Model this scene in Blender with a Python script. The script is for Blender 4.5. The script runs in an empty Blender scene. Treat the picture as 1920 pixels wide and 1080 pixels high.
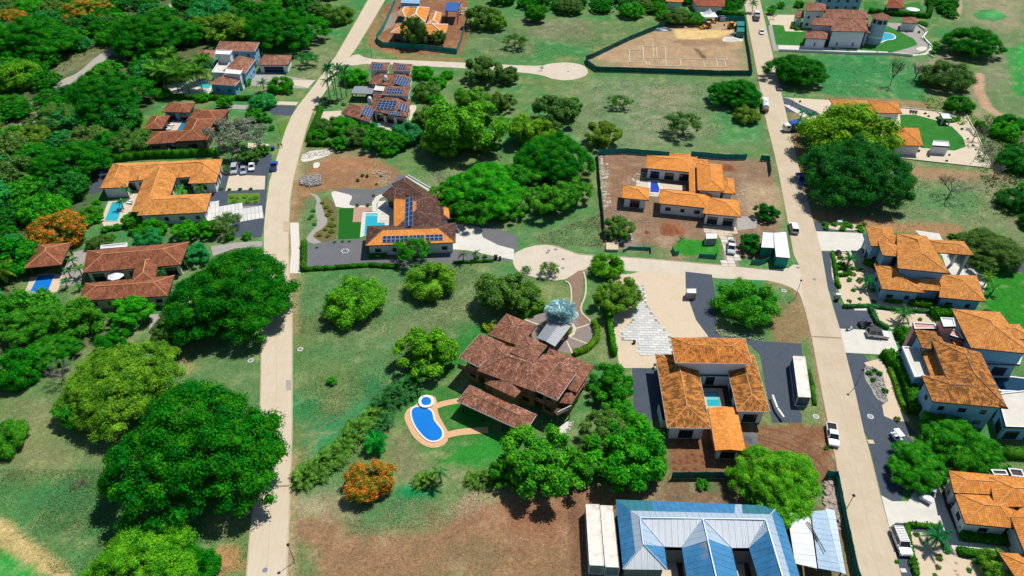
import bpy, math, random
import numpy as np
from mathutils import Vector, Matrix
from mathutils.geometry import tessellate_polygon
random.seed(7)
rng = np.random.default_rng(7)
SC = bpy.context.scene
COL = SC.collection
# ------------------------------------------------------------------ camera, sky, sun, exposure
FPX = 1290.0            # focal length in pixels of the 1920 wide photograph
PITCH = math.radians(39.5)
CAMH = 105.0
cam_d = bpy.data.cameras.new("camera")
cam_d.sensor_width = 36.0
cam_d.lens = 36.0 * FPX / 1920.0
cam_d.clip_start = 1.0
cam_d.clip_end = 9000.0
cam = bpy.data.objects.new("camera", cam_d)
COL.objects.link(cam)
cam.location = (0, 0, CAMH)
cam.rotation_euler = (math.pi / 2 - PITCH, 0, 0)
SC.camera = cam
SUN_TO = Vector((0.40, 0.36, 1.0)).normalized()
SUN_EL = math.asin(SUN_TO.z)
SUN_AZ = math.atan2(SUN_TO.x, SUN_TO.y)
world = bpy.data.worlds.new("World")
SC.world = world
world.use_nodes = True
wn = world.node_tree.nodes
bg = wn["Background"]
sky = wn.new("ShaderNodeTexSky")
sky.sky_type = 'NISHITA'
sky.sun_disc = False
sky.sun_elevation = SUN_EL
sky.sun_rotation = SUN_AZ
sky.air_density = 1.0
sky.dust_density = 0.3
sky.ozone_density = 2.0
world.node_tree.links.new(sky.outputs[0], bg.inputs[0])
bg.inputs[1].default_value = 0.075
sun_d = bpy.data.lights.new("sun", 'SUN')
sun_d.energy = 4.4
sun_d.angle = math.radians(0.5)
sun_d.color = (1.0, 0.955, 0.88)
sun = bpy.data.objects.new("sun", sun_d)
COL.objects.link(sun)
sun.rotation_euler = SUN_TO.to_track_quat('Z', 'Y').to_euler()
vs = SC.view_settings
vs.view_transform = 'Standard'
vs.look = 'None'
vs.exposure = 0.13
vs.gamma = 1.0
vs.use_curve_mapping = False
SC.cycles.max_bounces = 6
SC.cycles.diffuse_bounces = 2
SC.cycles.glossy_bounces = 2
SC.cycles.transparent_max_bounces = 4
SC.cycles.transmission_bounces = 3
# ------------------------------------------------------------------ reading the survey (photo coordinates -> metres on the ground)
CP, SP = math.cos(PITCH), math.sin(PITCH)
def ray(px, py):
 a = (px - 960.0) / FPX
 b = -(py - 540.0) / FPX
 return Vector((a, b * SP + CP, b * CP - SP))
def G(px, py, z=0.0):
 d = ray(px, py)
 t = (z - CAMH) / d.z
 return Vector((d.x * t, d.y * t, z))
def ppm(px, py, z=0.0):
 """pixels per metre (1920 wide) at that point"""
 d = ray(px, py)
 t = (z - CAMH) / d.z
 return FPX / t
ORG = {"": (0, 0, 1.0), "B": (840, 570, 4.153), "R": (1090, 900, 3.692), "L": (1600, 560, 3.856),
       "K": (1600, 400, 5.4), "J": (630, 310, 5.4), "C": (1180, 0, 6.4)}
for c_ in range(4):
 for r_ in range(4):
  ORG["%d%d" % (c_, r_)] = (480 * c_, 270 * r_, 4.0)
def PX(tile, s):
 ox, oy, k = ORG[tile]
 out = []
 for w in s.split():
  x, y = w.split(",")
  out.append((ox + float(x) / k, oy + float(y) / k))
 return out
def PW(tile, s, z=0.0):
 return [G(x, y, z) for x, y in PX(tile, s)]
# ------------------------------------------------------------------ mesh and object helpers
def mk(name, verts, faces, mats, parent=None, uvs=None, smooth=False, fmat=None, loc=None):
 me = bpy.data.meshes.new(name)
 me.from_pydata([tuple(v) for v in verts], [], faces)
 if not isinstance(mats, (list, tuple)):
  mats = [mats]
 for m in mats:
  me.materials.append(m)
 if fmat is not None:
  me.polygons.foreach_set("material_index", fmat)
 if uvs is not None:
  ul = me.uv_layers.new(name="UVMap")
  flat = np.array([uvs[i] for f in faces for i in f], dtype=np.float32).ravel()
  ul.data.foreach_set("uv", flat)
 if smooth:
  me.polygons.foreach_set("use_smooth", [True] * len(me.polygons))
 me.update()
 return link(name, me, parent, loc)
def link(name, me, parent=None, loc=None):
 o = bpy.data.objects.new(name, me)
 COL.objects.link(o)
 if parent is not None:
  o.parent = parent
 if loc is not None:
  o.location = loc
 return o
def tag(o, label=None, cat=None, group=None, kind=None):
 if label:
  o["label"] = label
 if cat:
  o["category"] = cat
 if group:
  o["group"] = group
 if kind:
  o["kind"] = kind
 return o
def empty(name, loc, label, cat, group=None, rz=0.0):
 o = bpy.data.objects.new(name, None)
 o.empty_display_size = 0.5
 COL.objects.link(o)
 o.location = loc
 o.rotation_euler = (0, 0, rz)
 return tag(o, label, cat, group)
def kids(o):
 return [c for c in KIDS.get(o.name, [])]
KIDS = {}
def reg(root, ch):
 KIDS.setdefault(root.name, []).append(ch)
 return ch
def copy_tree(o, parent=None):
 c = o.copy()
 COL.objects.link(c)
 c.parent = parent
 for ch in o.children:
  copy_tree(ch, c)
 return c
class MB:
 """collects simple solids into one mesh"""
 def __init__(s):
  s.v, s.f, s.m = [], [], []
 def quad(s, a, b, c, d, m=0):
  n = len(s.v)
  s.v += [a, b, c, d]
  s.f.append((n, n + 1, n + 2, n + 3))
  s.m.append(m)
 def tri(s, a, b, c, m=0):
  n = len(s.v)
  s.v += [a, b, c]
  s.f.append((n, n + 1, n + 2))
  s.m.append(m)
 def box(s, cx, cy, cz, sx, sy, sz, m=0, rz=0.0, taper=1.0, mtop=None):
  n = len(s.v)
  ca, sa = math.cos(rz), math.sin(rz)
  for k, (dz, t) in enumerate(((-.5, 1.0), (.5, taper))):
   for dx, dy in ((-.5, -.5), (.5, -.5), (.5, .5), (-.5, .5)):
    x, y = dx * sx * t, dy * sy * t
    s.v.append((cx + x * ca - y * sa, cy + x * sa + y * ca, cz + dz * sz))
  for f in ((0, 3, 2, 1), (4, 5, 6, 7), (0, 1, 5, 4), (1, 2, 6, 5), (2, 3, 7, 6), (3, 0, 4, 7)):
   s.f.append(tuple(n + i for i in f))
   s.m.append(m)
  if mtop is not None:
   s.m[-5] = mtop
 def bar(s, a, b, w, h=None, m=0):
  """square bar from a to b"""
  a, b = Vector(a), Vector(b)
  h = h or w
  d = (b - a)
  if d.length < 1e-6:
   return
  d.normalize()
  up = Vector((0, 0, 1)) if abs(d.z) < .95 else Vector((1, 0, 0))
  x = d.cross(up).normalized() * w * .5
  y = x.cross(d).normalized() * h * .5
  n = len(s.v)
  for p in (a, b):
   s.v += [p - x - y, p + x - y, p + x + y, p - x + y]
  for f in ((3, 2, 1, 0), (4, 5, 6, 7), (0, 1, 5, 4), (1, 2, 6, 5), (2, 3, 7, 6), (3, 0, 4, 7)):
   s.f.append(tuple(n + i for i in f))
   s.m.append(m)
 def tube(s, pts, rad, k=6, m=0, cap=True):
  n0 = len(s.v)
  pts = [Vector(p) for p in pts]
  for i, p in enumerate(pts):
   d = (pts[min(i + 1, len(pts) - 1)] - pts[max(i - 1, 0)]).normalized()
   up = Vector((0, 0, 1)) if abs(d.z) < .9 else Vector((1, 0, 0))
   x = d.cross(up).normalized()
   y = x.cross(d)
   r = rad[i] if isinstance(rad, (list, tuple)) else rad
   for j in range(k):
    a = 2 * math.pi * j / k
    s.v.append(p + x * (math.cos(a) * r) + y * (math.sin(a) * r))
  for i in range(len(pts) - 1):
   for j in range(k):
    a, b = n0 + i * k + j, n0 + i * k + (j + 1) % k
    s.f.append((a, b, b + k, a + k))
    s.m.append(m)
  if cap:
   s.f.append(tuple(n0 + j for j in range(k)))
   s.f.append(tuple(n0 + (len(pts) - 1) * k + k - 1 - j for j in range(k)))
   s.m += [m, m]
 def disc(s, cx, cy, z, rx, ry, k=20, m=0, h=0.0, rz=0.0):
  n = len(s.v)
  ca, sa = math.cos(rz), math.sin(rz)
  for j in range(k):
   a = 2 * math.pi * j / k
   x, y = rx * math.cos(a), ry * math.sin(a)
   s.v.append((cx + x * ca - y * sa, cy + x * sa + y * ca, z + h))
  s.f.append(tuple(range(n, n + k)))
  s.m.append(m)
  if h:
   for j in range(k):
    v = s.v[n + j]
    s.v.append((v[0], v[1], z))
   for j in range(k):
    s.f.append((n + j, n + k + j, n + k + (j + 1) % k, n + (j + 1) % k))
    s.m.append(m)
 def loft(s, secs, m=0, cap=True):
  """secs: list of closed loops with equal counts"""
  n0 = len(s.v)
  k = len(secs[0])
  for sec in secs:
   s.v += [tuple(p) for p in sec]
  for i in range(len(secs) - 1):
   for j in range(k):
    a, b = n0 + i * k + j, n0 + i * k + (j + 1) % k
    s.f.append((a, b, b + k, a + k))
    s.m.append(m)
  if cap:
   s.f.append(tuple(n0 + j for j in range(k)))
   s.f.append(tuple(n0 + (len(secs) - 1) * k + k - 1 - j for j in range(k)))
   s.m += [m, m]
 def build(s, name, mats, parent=None, off=None, smooth=False, loc=None):
  v = s.v
  if off is not None:
   v = [(p[0] - off[0], p[1] - off[1], p[2] - off[2]) for p in v]
  return mk(name, v, s.f, mats, parent, fmat=s.m, smooth=smooth, loc=loc)
# ------------------------------------------------------------------ materials
MATS = {}
def nodes_of(name):
 m = bpy.data.materials.new(name)
 m.use_nodes = True
 nt = m.node_tree
 return m, nt, nt.nodes, nt.links, nt.nodes["Principled BSDF"]
def plain(name, col, rough=.7, var=.12, scale=1.5, metal=0.0, spec=.3, bump=0.0, bscale=8.0, coord='Object', dirt=None, dscale=.4, damt=.5):
 """a base colour with broad and fine variation, optional dirt of its own shape, optional relief"""
 if name in MATS:
  return MATS[name]
 m, nt, N, L, b = nodes_of(name)
 tc = N.new("ShaderNodeTexCoord")
 geo = N.new("ShaderNodeNewGeometry")
 src = geo.outputs['Position'] if coord == 'World' else tc.outputs[coord]
 n1 = N.new("ShaderNodeTexNoise")
 n1.inputs['Scale'].default_value = scale
 n1.inputs['Detail'].default_value = 6
 n1.inputs['Roughness'].default_value = .65
 L.new(src, n1.inputs['Vector'])
 mr = N.new("ShaderNodeMapRange")
 mr.inputs[1].default_value = .25
 mr.inputs[2].default_value = .75
 mr.inputs[3].default_value = 1 - var
 mr.inputs[4].default_value = 1 + var
 L.new(n1.outputs[0], mr.inputs[0])
 mul = N.new("ShaderNodeVectorMath")
 mul.operation = 'SCALE'
 mul.inputs[0].default_value = col[:3]
 L.new(mr.outputs[0], mul.inputs['Scale'])
 out = mul.outputs[0]
 if dirt is not None:
  n2 = N.new("ShaderNodeTexNoise")
  n2.inputs['Scale'].default_value = dscale
  n2.inputs['Detail'].default_value = 8
  n2.inputs['Roughness'].default_value = .7
  L.new(src, n2.inputs['Vector'])
  m2 = N.new("ShaderNodeMapRange")
  m2.inputs[1].default_value = .48
  m2.inputs[2].default_value = .68
  m2.inputs[3].default_value = 0
  m2.inputs[4].default_value = damt
  L.new(n2.outputs[0], m2.inputs[0])
  mx = N.new("ShaderNodeMix")
  mx.data_type = 'RGBA'
  mx.inputs[7].default_value = (*dirt, 1)
  L.new(m2.outputs[0], mx.inputs[0])
  L.new(out, mx.inputs[6])
  out = mx.outputs[2]
 L.new(out, b.inputs['Base Color'])
 b.inputs['Roughness'].default_value = rough
 b.inputs['Metallic'].default_value = metal
 b.inputs['Specular IOR Level'].default_value = spec
 if bump:
  n3 = N.new("ShaderNodeTexNoise")
  n3.inputs['Scale'].default_value = bscale
  n3.inputs['Detail'].default_value = 4
  L.new(src, n3.inputs['Vector'])
  bp = N.new("ShaderNodeBump")
  bp.inputs['Strength'].default_value = bump
  bp.inputs['Distance'].default_value = .1
  L.new(n3.outputs[0], bp.inputs['Height'])
  L.new(bp.outputs[0], b.inputs['Normal'])
 MATS[name] = m
 return m
def tile_mat(name, c1, c2, c3, moss=None, mossamt=.0, mscale=.25, contrast=1.0, w=.28, h=.42, speck=0):
 """fired clay tiles: every tile has its own tone, with weather stains over many tiles"""
 if name in MATS:
  return MATS[name]
 m, nt, N, L, b = nodes_of(name)
 uv = N.new("ShaderNodeUVMap")
 br = N.new("ShaderNodeTexBrick")
 br.offset = 0.0
 br.inputs['Scale'].default_value = 1.0
 br.inputs['Brick Width'].default_value = w
 br.inputs['Row Height'].default_value = h
 br.inputs['Mortar Size'].default_value = .012
 br.inputs['Color1'].default_value = (0, 0, 0, 1)
 br.inputs['Color2'].default_value = (1, 1, 1, 1)
 br.inputs['Mortar'].default_value = (.15, .15, .15, 1)
 L.new(uv.outputs[0], br.inputs['Vector'])
 rp = N.new("ShaderNodeValToRGB")
 e = rp.color_ramp.elements
 e[0].position, e[0].color = 0.0, (*c1, 1)
 e[1].position, e[1].color = 1.0, (*c3, 1)
 k = e.new(.5)
 k.color = (*c2, 1)
 L.new(br.outputs[0], rp.inputs[0])
 geo = N.new("ShaderNodeNewGeometry")
 n1 = N.new("ShaderNodeTexNoise")
 n1.inputs['Scale'].default_value = .35
 n1.inputs['Detail'].default_value = 7
 n1.inputs['Roughness'].default_value = .75
 L.new(geo.outputs['Position'], n1.inputs['Vector'])
 mr = N.new("ShaderNodeMapRange")
 mr.inputs[1].default_value = .3
 mr.inputs[2].default_value = .7
 mr.inputs[3].default_value = .78
 mr.inputs[4].default_value = 1.2
 L.new(n1.outputs[0], mr.inputs[0])
 sc = N.new("ShaderNodeVectorMath")
 sc.operation = 'SCALE'
 L.new(rp.outputs[0], sc.inputs[0])
 L.new(mr.outputs[0], sc.inputs['Scale'])
 out = sc.outputs[0]
 if moss is not None:
  n2 = N.new("ShaderNodeTexNoise")
  n2.inputs['Scale'].default_value = mscale
  n2.inputs['Detail'].default_value = 10
  n2.inputs['Roughness'].default_value = .78
  mp = N.new("ShaderNodeMapping")
  mp.inputs['Scale'].default_value = (1.0, .45, 1)
  L.new(uv.outputs[0], mp.inputs[0])
  L.new(mp.outputs[0], n2.inputs['Vector'])
  # snap the stain to whole tiles by adding the tile tone
  ad = N.new("ShaderNodeMath")
  ad.operation = 'MULTIPLY_ADD'
  L.new(br.outputs[0], ad.inputs[0])
  ad.inputs[1].default_value = .11
  L.new(n2.outputs[0], ad.inputs[2])
  m2 = N.new("ShaderNodeMapRange")
  m2.inputs[1].default_value = .615 - mossamt * .085
  m2.inputs[2].default_value = .655 - mossamt * .085
  L.new(ad.outputs[0], m2.inputs[0])
  m3 = N.new("ShaderNodeMath")
  m3.operation = 'MULTIPLY'
  m3.inputs[1].default_value = .85
  L.new(m2.outputs[0], m3.inputs[0])
  mx = N.new("ShaderNodeMix")
  mx.data_type = 'RGBA'
  mx.inputs[7].default_value = (*moss, 1)
  L.new(m3.outputs[0], mx.inputs[0])
  L.new(out, mx.inputs[6])
  out = mx.outputs[2]
 if speck:
  n4 = N.new("ShaderNodeTexNoise")
  n4.inputs['Scale'].default_value = 1.6
  n4.inputs['Detail'].default_value = 7
  n4.inputs['Roughness'].default_value = .8
  mp4 = N.new("ShaderNodeMapping")
  mp4.inputs['Scale'].default_value = (1.6, .7, 1)
  L.new(uv.outputs[0], mp4.inputs[0])
  L.new(mp4.outputs[0], n4.inputs['Vector'])
  m4 = N.new("ShaderNodeMapRange")
  m4.inputs[1].default_value = .575
  m4.inputs[2].default_value = .64
  m4.inputs[4].default_value = speck
  L.new(n4.outputs[0], m4.inputs[0])
  mx = N.new("ShaderNodeMix")
  mx.data_type = 'RGBA'
  mx.inputs[7].default_value = (.58, .47, .40, 1)
  L.new(m4.outputs[0], mx.inputs[0])
  L.new(out, mx.inputs[6])
  out = mx.outputs[2]
 L.new(out, b.inputs['Base Color'])
 b.inputs['Roughness'].default_value = .85
 b.inputs['Specular IOR Level'].default_value = .15
 bp = N.new("ShaderNodeBump")
 bp.inputs['Strength'].default_value = .6
 bp.inputs['Distance'].default_value = .05
 L.new(br.outputs[1], bp.inputs['Height'])
 L.new(bp.outputs[0], b.inputs['Normal'])
 MATS[name] = m
 return m
def leaf_mat(name, flower=None, transl=.28):
 """foliage: takes the plant's own colour from the object, every leaf a little different"""
 if name in MATS:
  return MATS[name]
 m, nt, N, L, b = nodes_of(name)
 oi = N.new("ShaderNodeObjectInfo")
 geo = N.new("ShaderNodeNewGeometry")
 tc = N.new("ShaderNodeTexCoord")
 n1 = N.new("ShaderNodeTexNoise")
 n1.inputs['Scale'].default_value = 4.5
 n1.inputs['Detail'].default_value = 3
 L.new(tc.outputs['Object'], n1.inputs['Vector'])
 mr = N.new("ShaderNodeMapRange")
 mr.inputs[1].default_value = .3
 mr.inputs[2].default_value = .7
 mr.inputs[3].default_value = .62
 mr.inputs[4].default_value = 1.35
 L.new(n1.outputs[0], mr.inputs[0])
 mi = N.new("ShaderNodeMapRange")
 mi.inputs[3].default_value = .55
 mi.inputs[4].default_value = 1.5
 L.new(geo.outputs['Random Per Island'], mi.inputs[0])
 mu = N.new("ShaderNodeMath")
 mu.operation = 'MULTIPLY'
 L.new(mr.outputs[0], mu.inputs[0])
 L.new(mi.outputs[0], mu.inputs[1])
 sc = N.new("ShaderNodeVectorMath")
 sc.operation = 'SCALE'
 if flower is None:
  L.new(oi.outputs['Color'], sc.inputs[0])
 else:
  sc.inputs[0].default_value = flower
 L.new(mu.outputs[0], sc.inputs['Scale'])
 # some sprays lean to yellow
 hs = N.new("ShaderNodeHueSaturation")
 mh = N.new("ShaderNodeMapRange")
 mh.inputs[1].default_value = .3
 mh.inputs[2].default_value = .75
 mh.inputs[3].default_value = .52
 mh.inputs[4].default_value = .478
 L.new(n1.outputs[0], mh.inputs[0])
 L.new(mh.outputs[0], hs.inputs['Hue'])
 L.new(sc.outputs[0], hs.inputs['Color'])
 L.new(hs.outputs[0], b.inputs['Base Color'])
 b.inputs['Roughness'].default_value = .7
 b.inputs['Specular IOR Level'].default_value = .12
 tr = N.new("ShaderNodeBsdfTranslucent")
 L.new(hs.outputs[0], tr.inputs[0])
 ms = N.new("ShaderNodeMixShader")
 ms.inputs[0].default_value = transl
 L.new(b.outputs[0], ms.inputs[1])
 L.new(tr.outputs[0], ms.inputs[2])
 L.new(ms.outputs[0], N["Material Output"].inputs[0])
 MATS[name] = m
 return m
def water_mat(name, col, deep):
 if name in MATS:
  return MATS[name]
 m, nt, N, L, b = nodes_of(name)
 geo = N.new("ShaderNodeNewGeometry")
 n1 = N.new("ShaderNodeTexNoise")
 n1.inputs['Scale'].default_value = .5
 n1.inputs['Detail'].default_value = 3
 L.new(geo.outputs['Position'], n1.inputs['Vector'])
 mx = N.new("ShaderNodeMix")
 mx.data_type = 'RGBA'
 mx.inputs[6].default_value = (*col, 1)
 mx.inputs[7].default_value = (*deep, 1)
 L.new(n1.outputs[0], mx.inputs[0])
 L.new(mx.outputs[2], b.inputs['Base Color'])
 b.inputs['Roughness'].default_value = .06
 b.inputs['Specular IOR Level'].default_value = .5
 n2 = N.new("ShaderNodeTexNoise")
 n2.inputs['Scale'].default_value = 2.2
 L.new(geo.outputs['Position'], n2.inputs['Vector'])
 bp = N.new("ShaderNodeBump")
 bp.inputs['Strength'].default_value = .15
 bp.inputs['Distance'].default_value = .05
 L.new(n2.outputs[0], bp.inputs['Height'])
 L.new(bp.outputs[0], b.inputs['Normal'])
 MATS[name] = m
 return m
T_ORANGE = tile_mat("clay_orange", (.50, .19, .045), (.63, .265, .065), (.75, .37, .12), (.22, .08, .02), .05, .5)
T_ORANGE2 = tile_mat("clay_orange_new", (.54, .195, .04), (.66, .26, .055), (.76, .34, .09))
T_MOSSY = tile_mat("clay_mossy", (.48, .17, .035), (.62, .25, .055), (.72, .36, .11), (.10, .05, .02), 1.0, 1.25)
T_MOSSY2 = tile_mat("clay_part_mossy", (.50, .16, .03), (.64, .23, .045), (.74, .31, .08), (.12, .055, .02), .55, 1.2)
T_BROWN = tile_mat("clay_brown", (.17, .068, .04), (.32, .135, .078), (.50, .26, .17), (.055, .03, .024), .45, .8, speck=.75)
T_BROWN2 = tile_mat("clay_red_brown", (.19, .065, .034), (.29, .10, .05), (.38, .16, .085), (.09, .045, .03), .3, .6)
T_PINK = tile_mat("clay_pink_brown", (.24, .09, .05), (.36, .16, .10), (.52, .30, .21), (.12, .06, .045), .3, .8, speck=.6)
T_DARK = tile_mat("clay_dark_brown", (.065, .03, .022), (.105, .05, .038), (.17, .09, .07), (.25, .17, .13), -.2, 1.1, speck=.45)
T_NEW = tile_mat("clay_bright_orange", (.66, .23, .045), (.74, .29, .06), (.82, .37, .10))
T_RED = tile_mat("clay_red", (.25, .06, .03), (.36, .10, .05), (.42, .16, .09))
WHITE = plain("white_plaster", (.74, .75, .76), .8, .04, .7, bump=.05, dirt=(.5, .48, .44), dscale=.5, damt=.25)
CREAMW = plain("cream_plaster", (.62, .58, .48), .8, .05, .7, dirt=(.4, .36, .28), damt=.3)
YELLOWW = plain("yellow_plaster", (.32, .20, .05), .8, .06, .8, dirt=(.25, .17, .06), damt=.35)
PINKW = plain("pink_plaster", (.55, .30, .27), .8, .05)
BLUESHADEW = plain("blue_shade_plaster", (.20, .40, .58), .8, .05)  # blue plaster; on the right-hand villas it paints in their blue shade
TRIMW = plain("white_trim", (.72, .73, .74), .6, .04)
TRIMB = plain("brown_trim", (.05, .03, .022), .6, .1)
TRIMO = plain("orange_trim", (.32, .12, .035), .7, .1)
CAPO = plain("pale_orange_mortar", (.66, .33, .13), .9, .15, 2.0)
CAPB = plain("pale_brown_mortar", (.26, .15, .10), .9, .3, 2.0)
BRONZE = plain("dark_frame", (.07, .075, .08), .5, .05)
GLASS = plain("dark_glass", (.015, .022, .03), .06, .1, spec=.6)
POSTM = plain("post_white", (.6, .6, .58), .7, .05)
WOOD = plain("dark_wood", (.07, .04, .025), .7, .2)
METAL_G = plain("grey_metal", (.30, .32, .34), .4, .1, metal=.3)
BLACK = plain("black_rubber", (.015, .015, .016), .8, .1)
STEEL = plain("steel", (.45, .46, .47), .35, .1, metal=.6)
BARK = plain("bark", (.12, .085, .06), .9, .25, 4.0)
BARKG = plain("grey_bark", (.21, .19, .17), .9, .2, 4.0)
LEAF = leaf_mat("foliage")
LEAF_OR = leaf_mat("orange_blossom", flower=(.68, .21, .018), transl=.2)
LEAF_YE = leaf_mat("yellow_blossom", flower=(.62, .42, .02), transl=.2)
WATER_C = water_mat("water_turquoise", (.03, .42, .50), (.02, .34, .46))
WATER_B = water_mat("water_blue", (.012, .21, .64), (.008, .15, .55))
WATER_L = water_mat("water_pale", (.20, .55, .60), (.14, .48, .56))
WATER_D = water_mat("water_dark", (.01, .05, .09), (.008, .04, .08))
# ------------------------------------------------------------------ surfaces laid on the ground
def chaikin(pts, n=2):
 for _ in range(n):
  q = []
  for i in range(len(pts)):
   a, b = pts[i], pts[(i + 1) % len(pts)]
   q += [(a[0] * .75 + b[0] * .25, a[1] * .75 + b[1] * .25), (a[0] * .25 + b[0] * .75, a[1] * .25 + b[1] * .75)]
  pts = q
 return pts
NS = [0]
def lev(lvl):
 NS[0] += 1
 return lvl * .012 + (NS[0] % 53) * .0002
def sheet(name, mat, tile, s, lvl, smooth=0, h=0.0, world=None, parent=None):
 """flat surface at level lvl (4 mm steps); h gives it a real edge"""
 pts = world if world is not None else [(p.x, p.y) for p in PW(tile, s)]
 if smooth:
  pts = chaikin(pts, smooth)
 z = lev(lvl) + h
 tris = tessellate_polygon([[Vector((p[0], p[1], 0)) for p in pts]])
 v = [(p[0], p[1], z) for p in pts]
 f = []
 for t in tris:
  a, b, c = (Vector(v[i]) for i in t)
  f.append(tuple(t) if (b - a).cross(c - a).z > 0 else (t[0], t[2], t[1]))
 if h > 0:
  n = len(v)
  v += [(p[0], p[1], -.02) for p in pts]
  area = sum(pts[i][0] * pts[(i + 1) % n][1] - pts[(i + 1) % n][0] * pts[i][1] for i in range(n))
  for i in range(n):
   j = (i + 1) % n
   f.append((i, n + i, n + j, j) if area > 0 else (j, n + j, n + i, i))
 o = mk(name, v, f, mat, parent)
 if parent is None:
  tag(o, kind='structure')
 return o
def ribbon(name, mat, pts, w, lvl, h=0.0, parent=None):
 """strip along a line of ground points"""
 L_, R_ = [], []
 for i, p in enumerate(pts):
  a, b = pts[max(i - 1, 0)], pts[min(i + 1, len(pts) - 1)]
  d = Vector((b[0] - a[0], b[1] - a[1]))
  d.normalize()
  n = Vector((-d.y, d.x)) * w * .5
  L_.append((p[0] + n.x, p[1] + n.y))
  R_.append((p[0] - n.x, p[1] - n.y))
 z = lev(lvl) + h
 v = [(x, y, z) for x, y in L_] + [(x, y, z) for x, y in R_]
 k = len(pts)
 f = [(i, k + i, k + i + 1, i + 1) for i in range(k - 1)]
 if h > 0:
  n0 = len(v)
  v += [(x, y, -.02) for x, y in L_] + [(x, y, -.02) for x, y in R_]
  for i in range(k - 1):
   f.append((i, i + 1, n0 + i + 1, n0 + i))
   f.append((k + i + 1, k + i, n0 + k + i, n0 + k + i + 1))
  f.append((0, n0, n0 + k, k))
  f.append((k - 1, 2 * k - 1, n0 + 2 * k - 1, n0 + k - 1))
 o = mk(name, v, f, mat, parent)
 if parent is None:
  tag(o, kind='structure')
 return o
def line(tile, s):
 return [(p.x, p.y) for p in PW(tile, s)]
def smoothline(pts, n=2):
 for _ in range(n):
  q = [pts[0]]
  for i in range(len(pts) - 1):
   a, b = pts[i], pts[i + 1]
   q += [(a[0] * .75 + b[0] * .25, a[1] * .75 + b[1] * .25), (a[0] * .25 + b[0] * .75, a[1] * .25 + b[1] * .75)]
  q.append(pts[-1])
  pts = q
 return pts
def inside(poly, x, y):
 c = False
 n = len(poly)
 for i in range(n):
  x1, y1 = poly[i][0], poly[i][1]
  x2, y2 = poly[(i + 1) % n][0], poly[(i + 1) % n][1]
  if (y1 > y) != (y2 > y) and x < (x2 - x1) * (y - y1) / (y2 - y1) + x1:
   c = not c
 return c
# ------------------------------------------------------------------ roofs
def face_frame(pts, udir=None):
 """u along the eave (pts[0]->pts[1]), v up the slope, n outward (up)"""
 p0, p1 = pts[0], pts[1]
 u = (p1 - p0).normalized()
 c = sum(pts, Vector()) / len(pts)
 n = u.cross(c - p0).normalized()
 if udir is not None:
  u = (udir - n * udir.dot(n)).normalized()
 if n.z < 0:
  n = -n
 v = n.cross(u)
 if v.dot(c - p0) < 0:
  v = -v
 return p0, u, v, n
def rib_mesh(pts, period=.3, depth=.055, u_from=None, u_to=None, lift=0.0, udir=None):
 p0, u, v, n = face_frame(pts, udir)
 q = [((p - p0).dot(u), (p - p0).dot(v)) for p in pts]
 umin, umax = min(a for a, b in q), max(a for a, b in q)
 a0 = umin if u_from is None else max(umin, u_from)
 a1 = umax if u_to is None else min(umax, u_to)
 if a1 - a0 < .02:
  return None
 hp = period / 2
 us = set([a0, a1])
 us |= {a for a, b in q if a0 < a < a1}
 k = math.ceil(a0 / hp)
 while k * hp < a1:
  us.add(k * hp)
  k += 1
 us = sorted(us)
 verts, uvs, faces = [], [], []
 def span(x):
  lo, hi = 1e9, -1e9
  for i in range(len(q)):
   (x1, y1), (x2, y2) = q[i], q[(i + 1) % len(q)]
   if min(x1, x2) - 1e-6 <= x <= max(x1, x2) + 1e-6:
    if abs(x2 - x1) < 1e-6:
     ys = (y1, y2)
    else:
     ys = (y1 + (y2 - y1) * (x - x1) / (x2 - x1),)
    for yy in ys:
     lo, hi = min(lo, yy), max(hi, yy)
  return lo, hi
 for x in us:
  lo, hi = span(x)
  t = (x / hp) % 2
  hgt = (t if t < 1 else 2 - t) * depth + lift
  for yy in (lo, hi):
   verts.append(p0 + u * x + v * yy + n * hgt)
   uvs.append((x, yy))
 for i in range(len(us) - 1):
  a = 2 * i
  faces.append((a, a + 2, a + 3, a + 1))
 # make normals point up
 if faces:
  A, B, C_ = verts[0], verts[2], verts[3]
  if (B - A).cross(C_ - A).dot(n) < 0:
   faces = [f[::-1] for f in faces]
 return verts, faces, uvs
def slope(root, base, pts, mat, name='roof_slope', period=.3, depth=.055, sheets=None, udir=None):
 if sheets:
  p0, u, v, n = face_frame(pts, udir)
  us = [(p - p0).dot(u) for p in pts]
  a, e = min(us), max(us)
  k = 0
  par = None
  while a < e - .05:
   r = rib_mesh(pts, period, depth, a, min(a + sheets - .03, e), (k % 2) * .012, udir)
   if r:
    vv, ff, uu = r
    mk('metal_sheet', [x - base for x in vv], ff, mat, root, uu)
   a += sheets
   k += 1
  # closed deck under the sheets
  vv = [x - base - n * .05 for x in pts]
  mk('roof_deck', vv, [tuple(range(len(vv)))], METAL_G, root)
  return
 r = rib_mesh(pts, period, depth, udir=udir)
 if r:
  vv, ff, uu = r
  mk(name, [x - base for x in vv], ff, mat, root, uu)
def cap(root, base, a, b, mat, r=.1):
 mb = MB()
 mb.tube([a + Vector((0, 0, .05)) - base, b + Vector((0, 0, .05)) - base], r, 6)
 mb.build('ridge_cap', mat, root)
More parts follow.
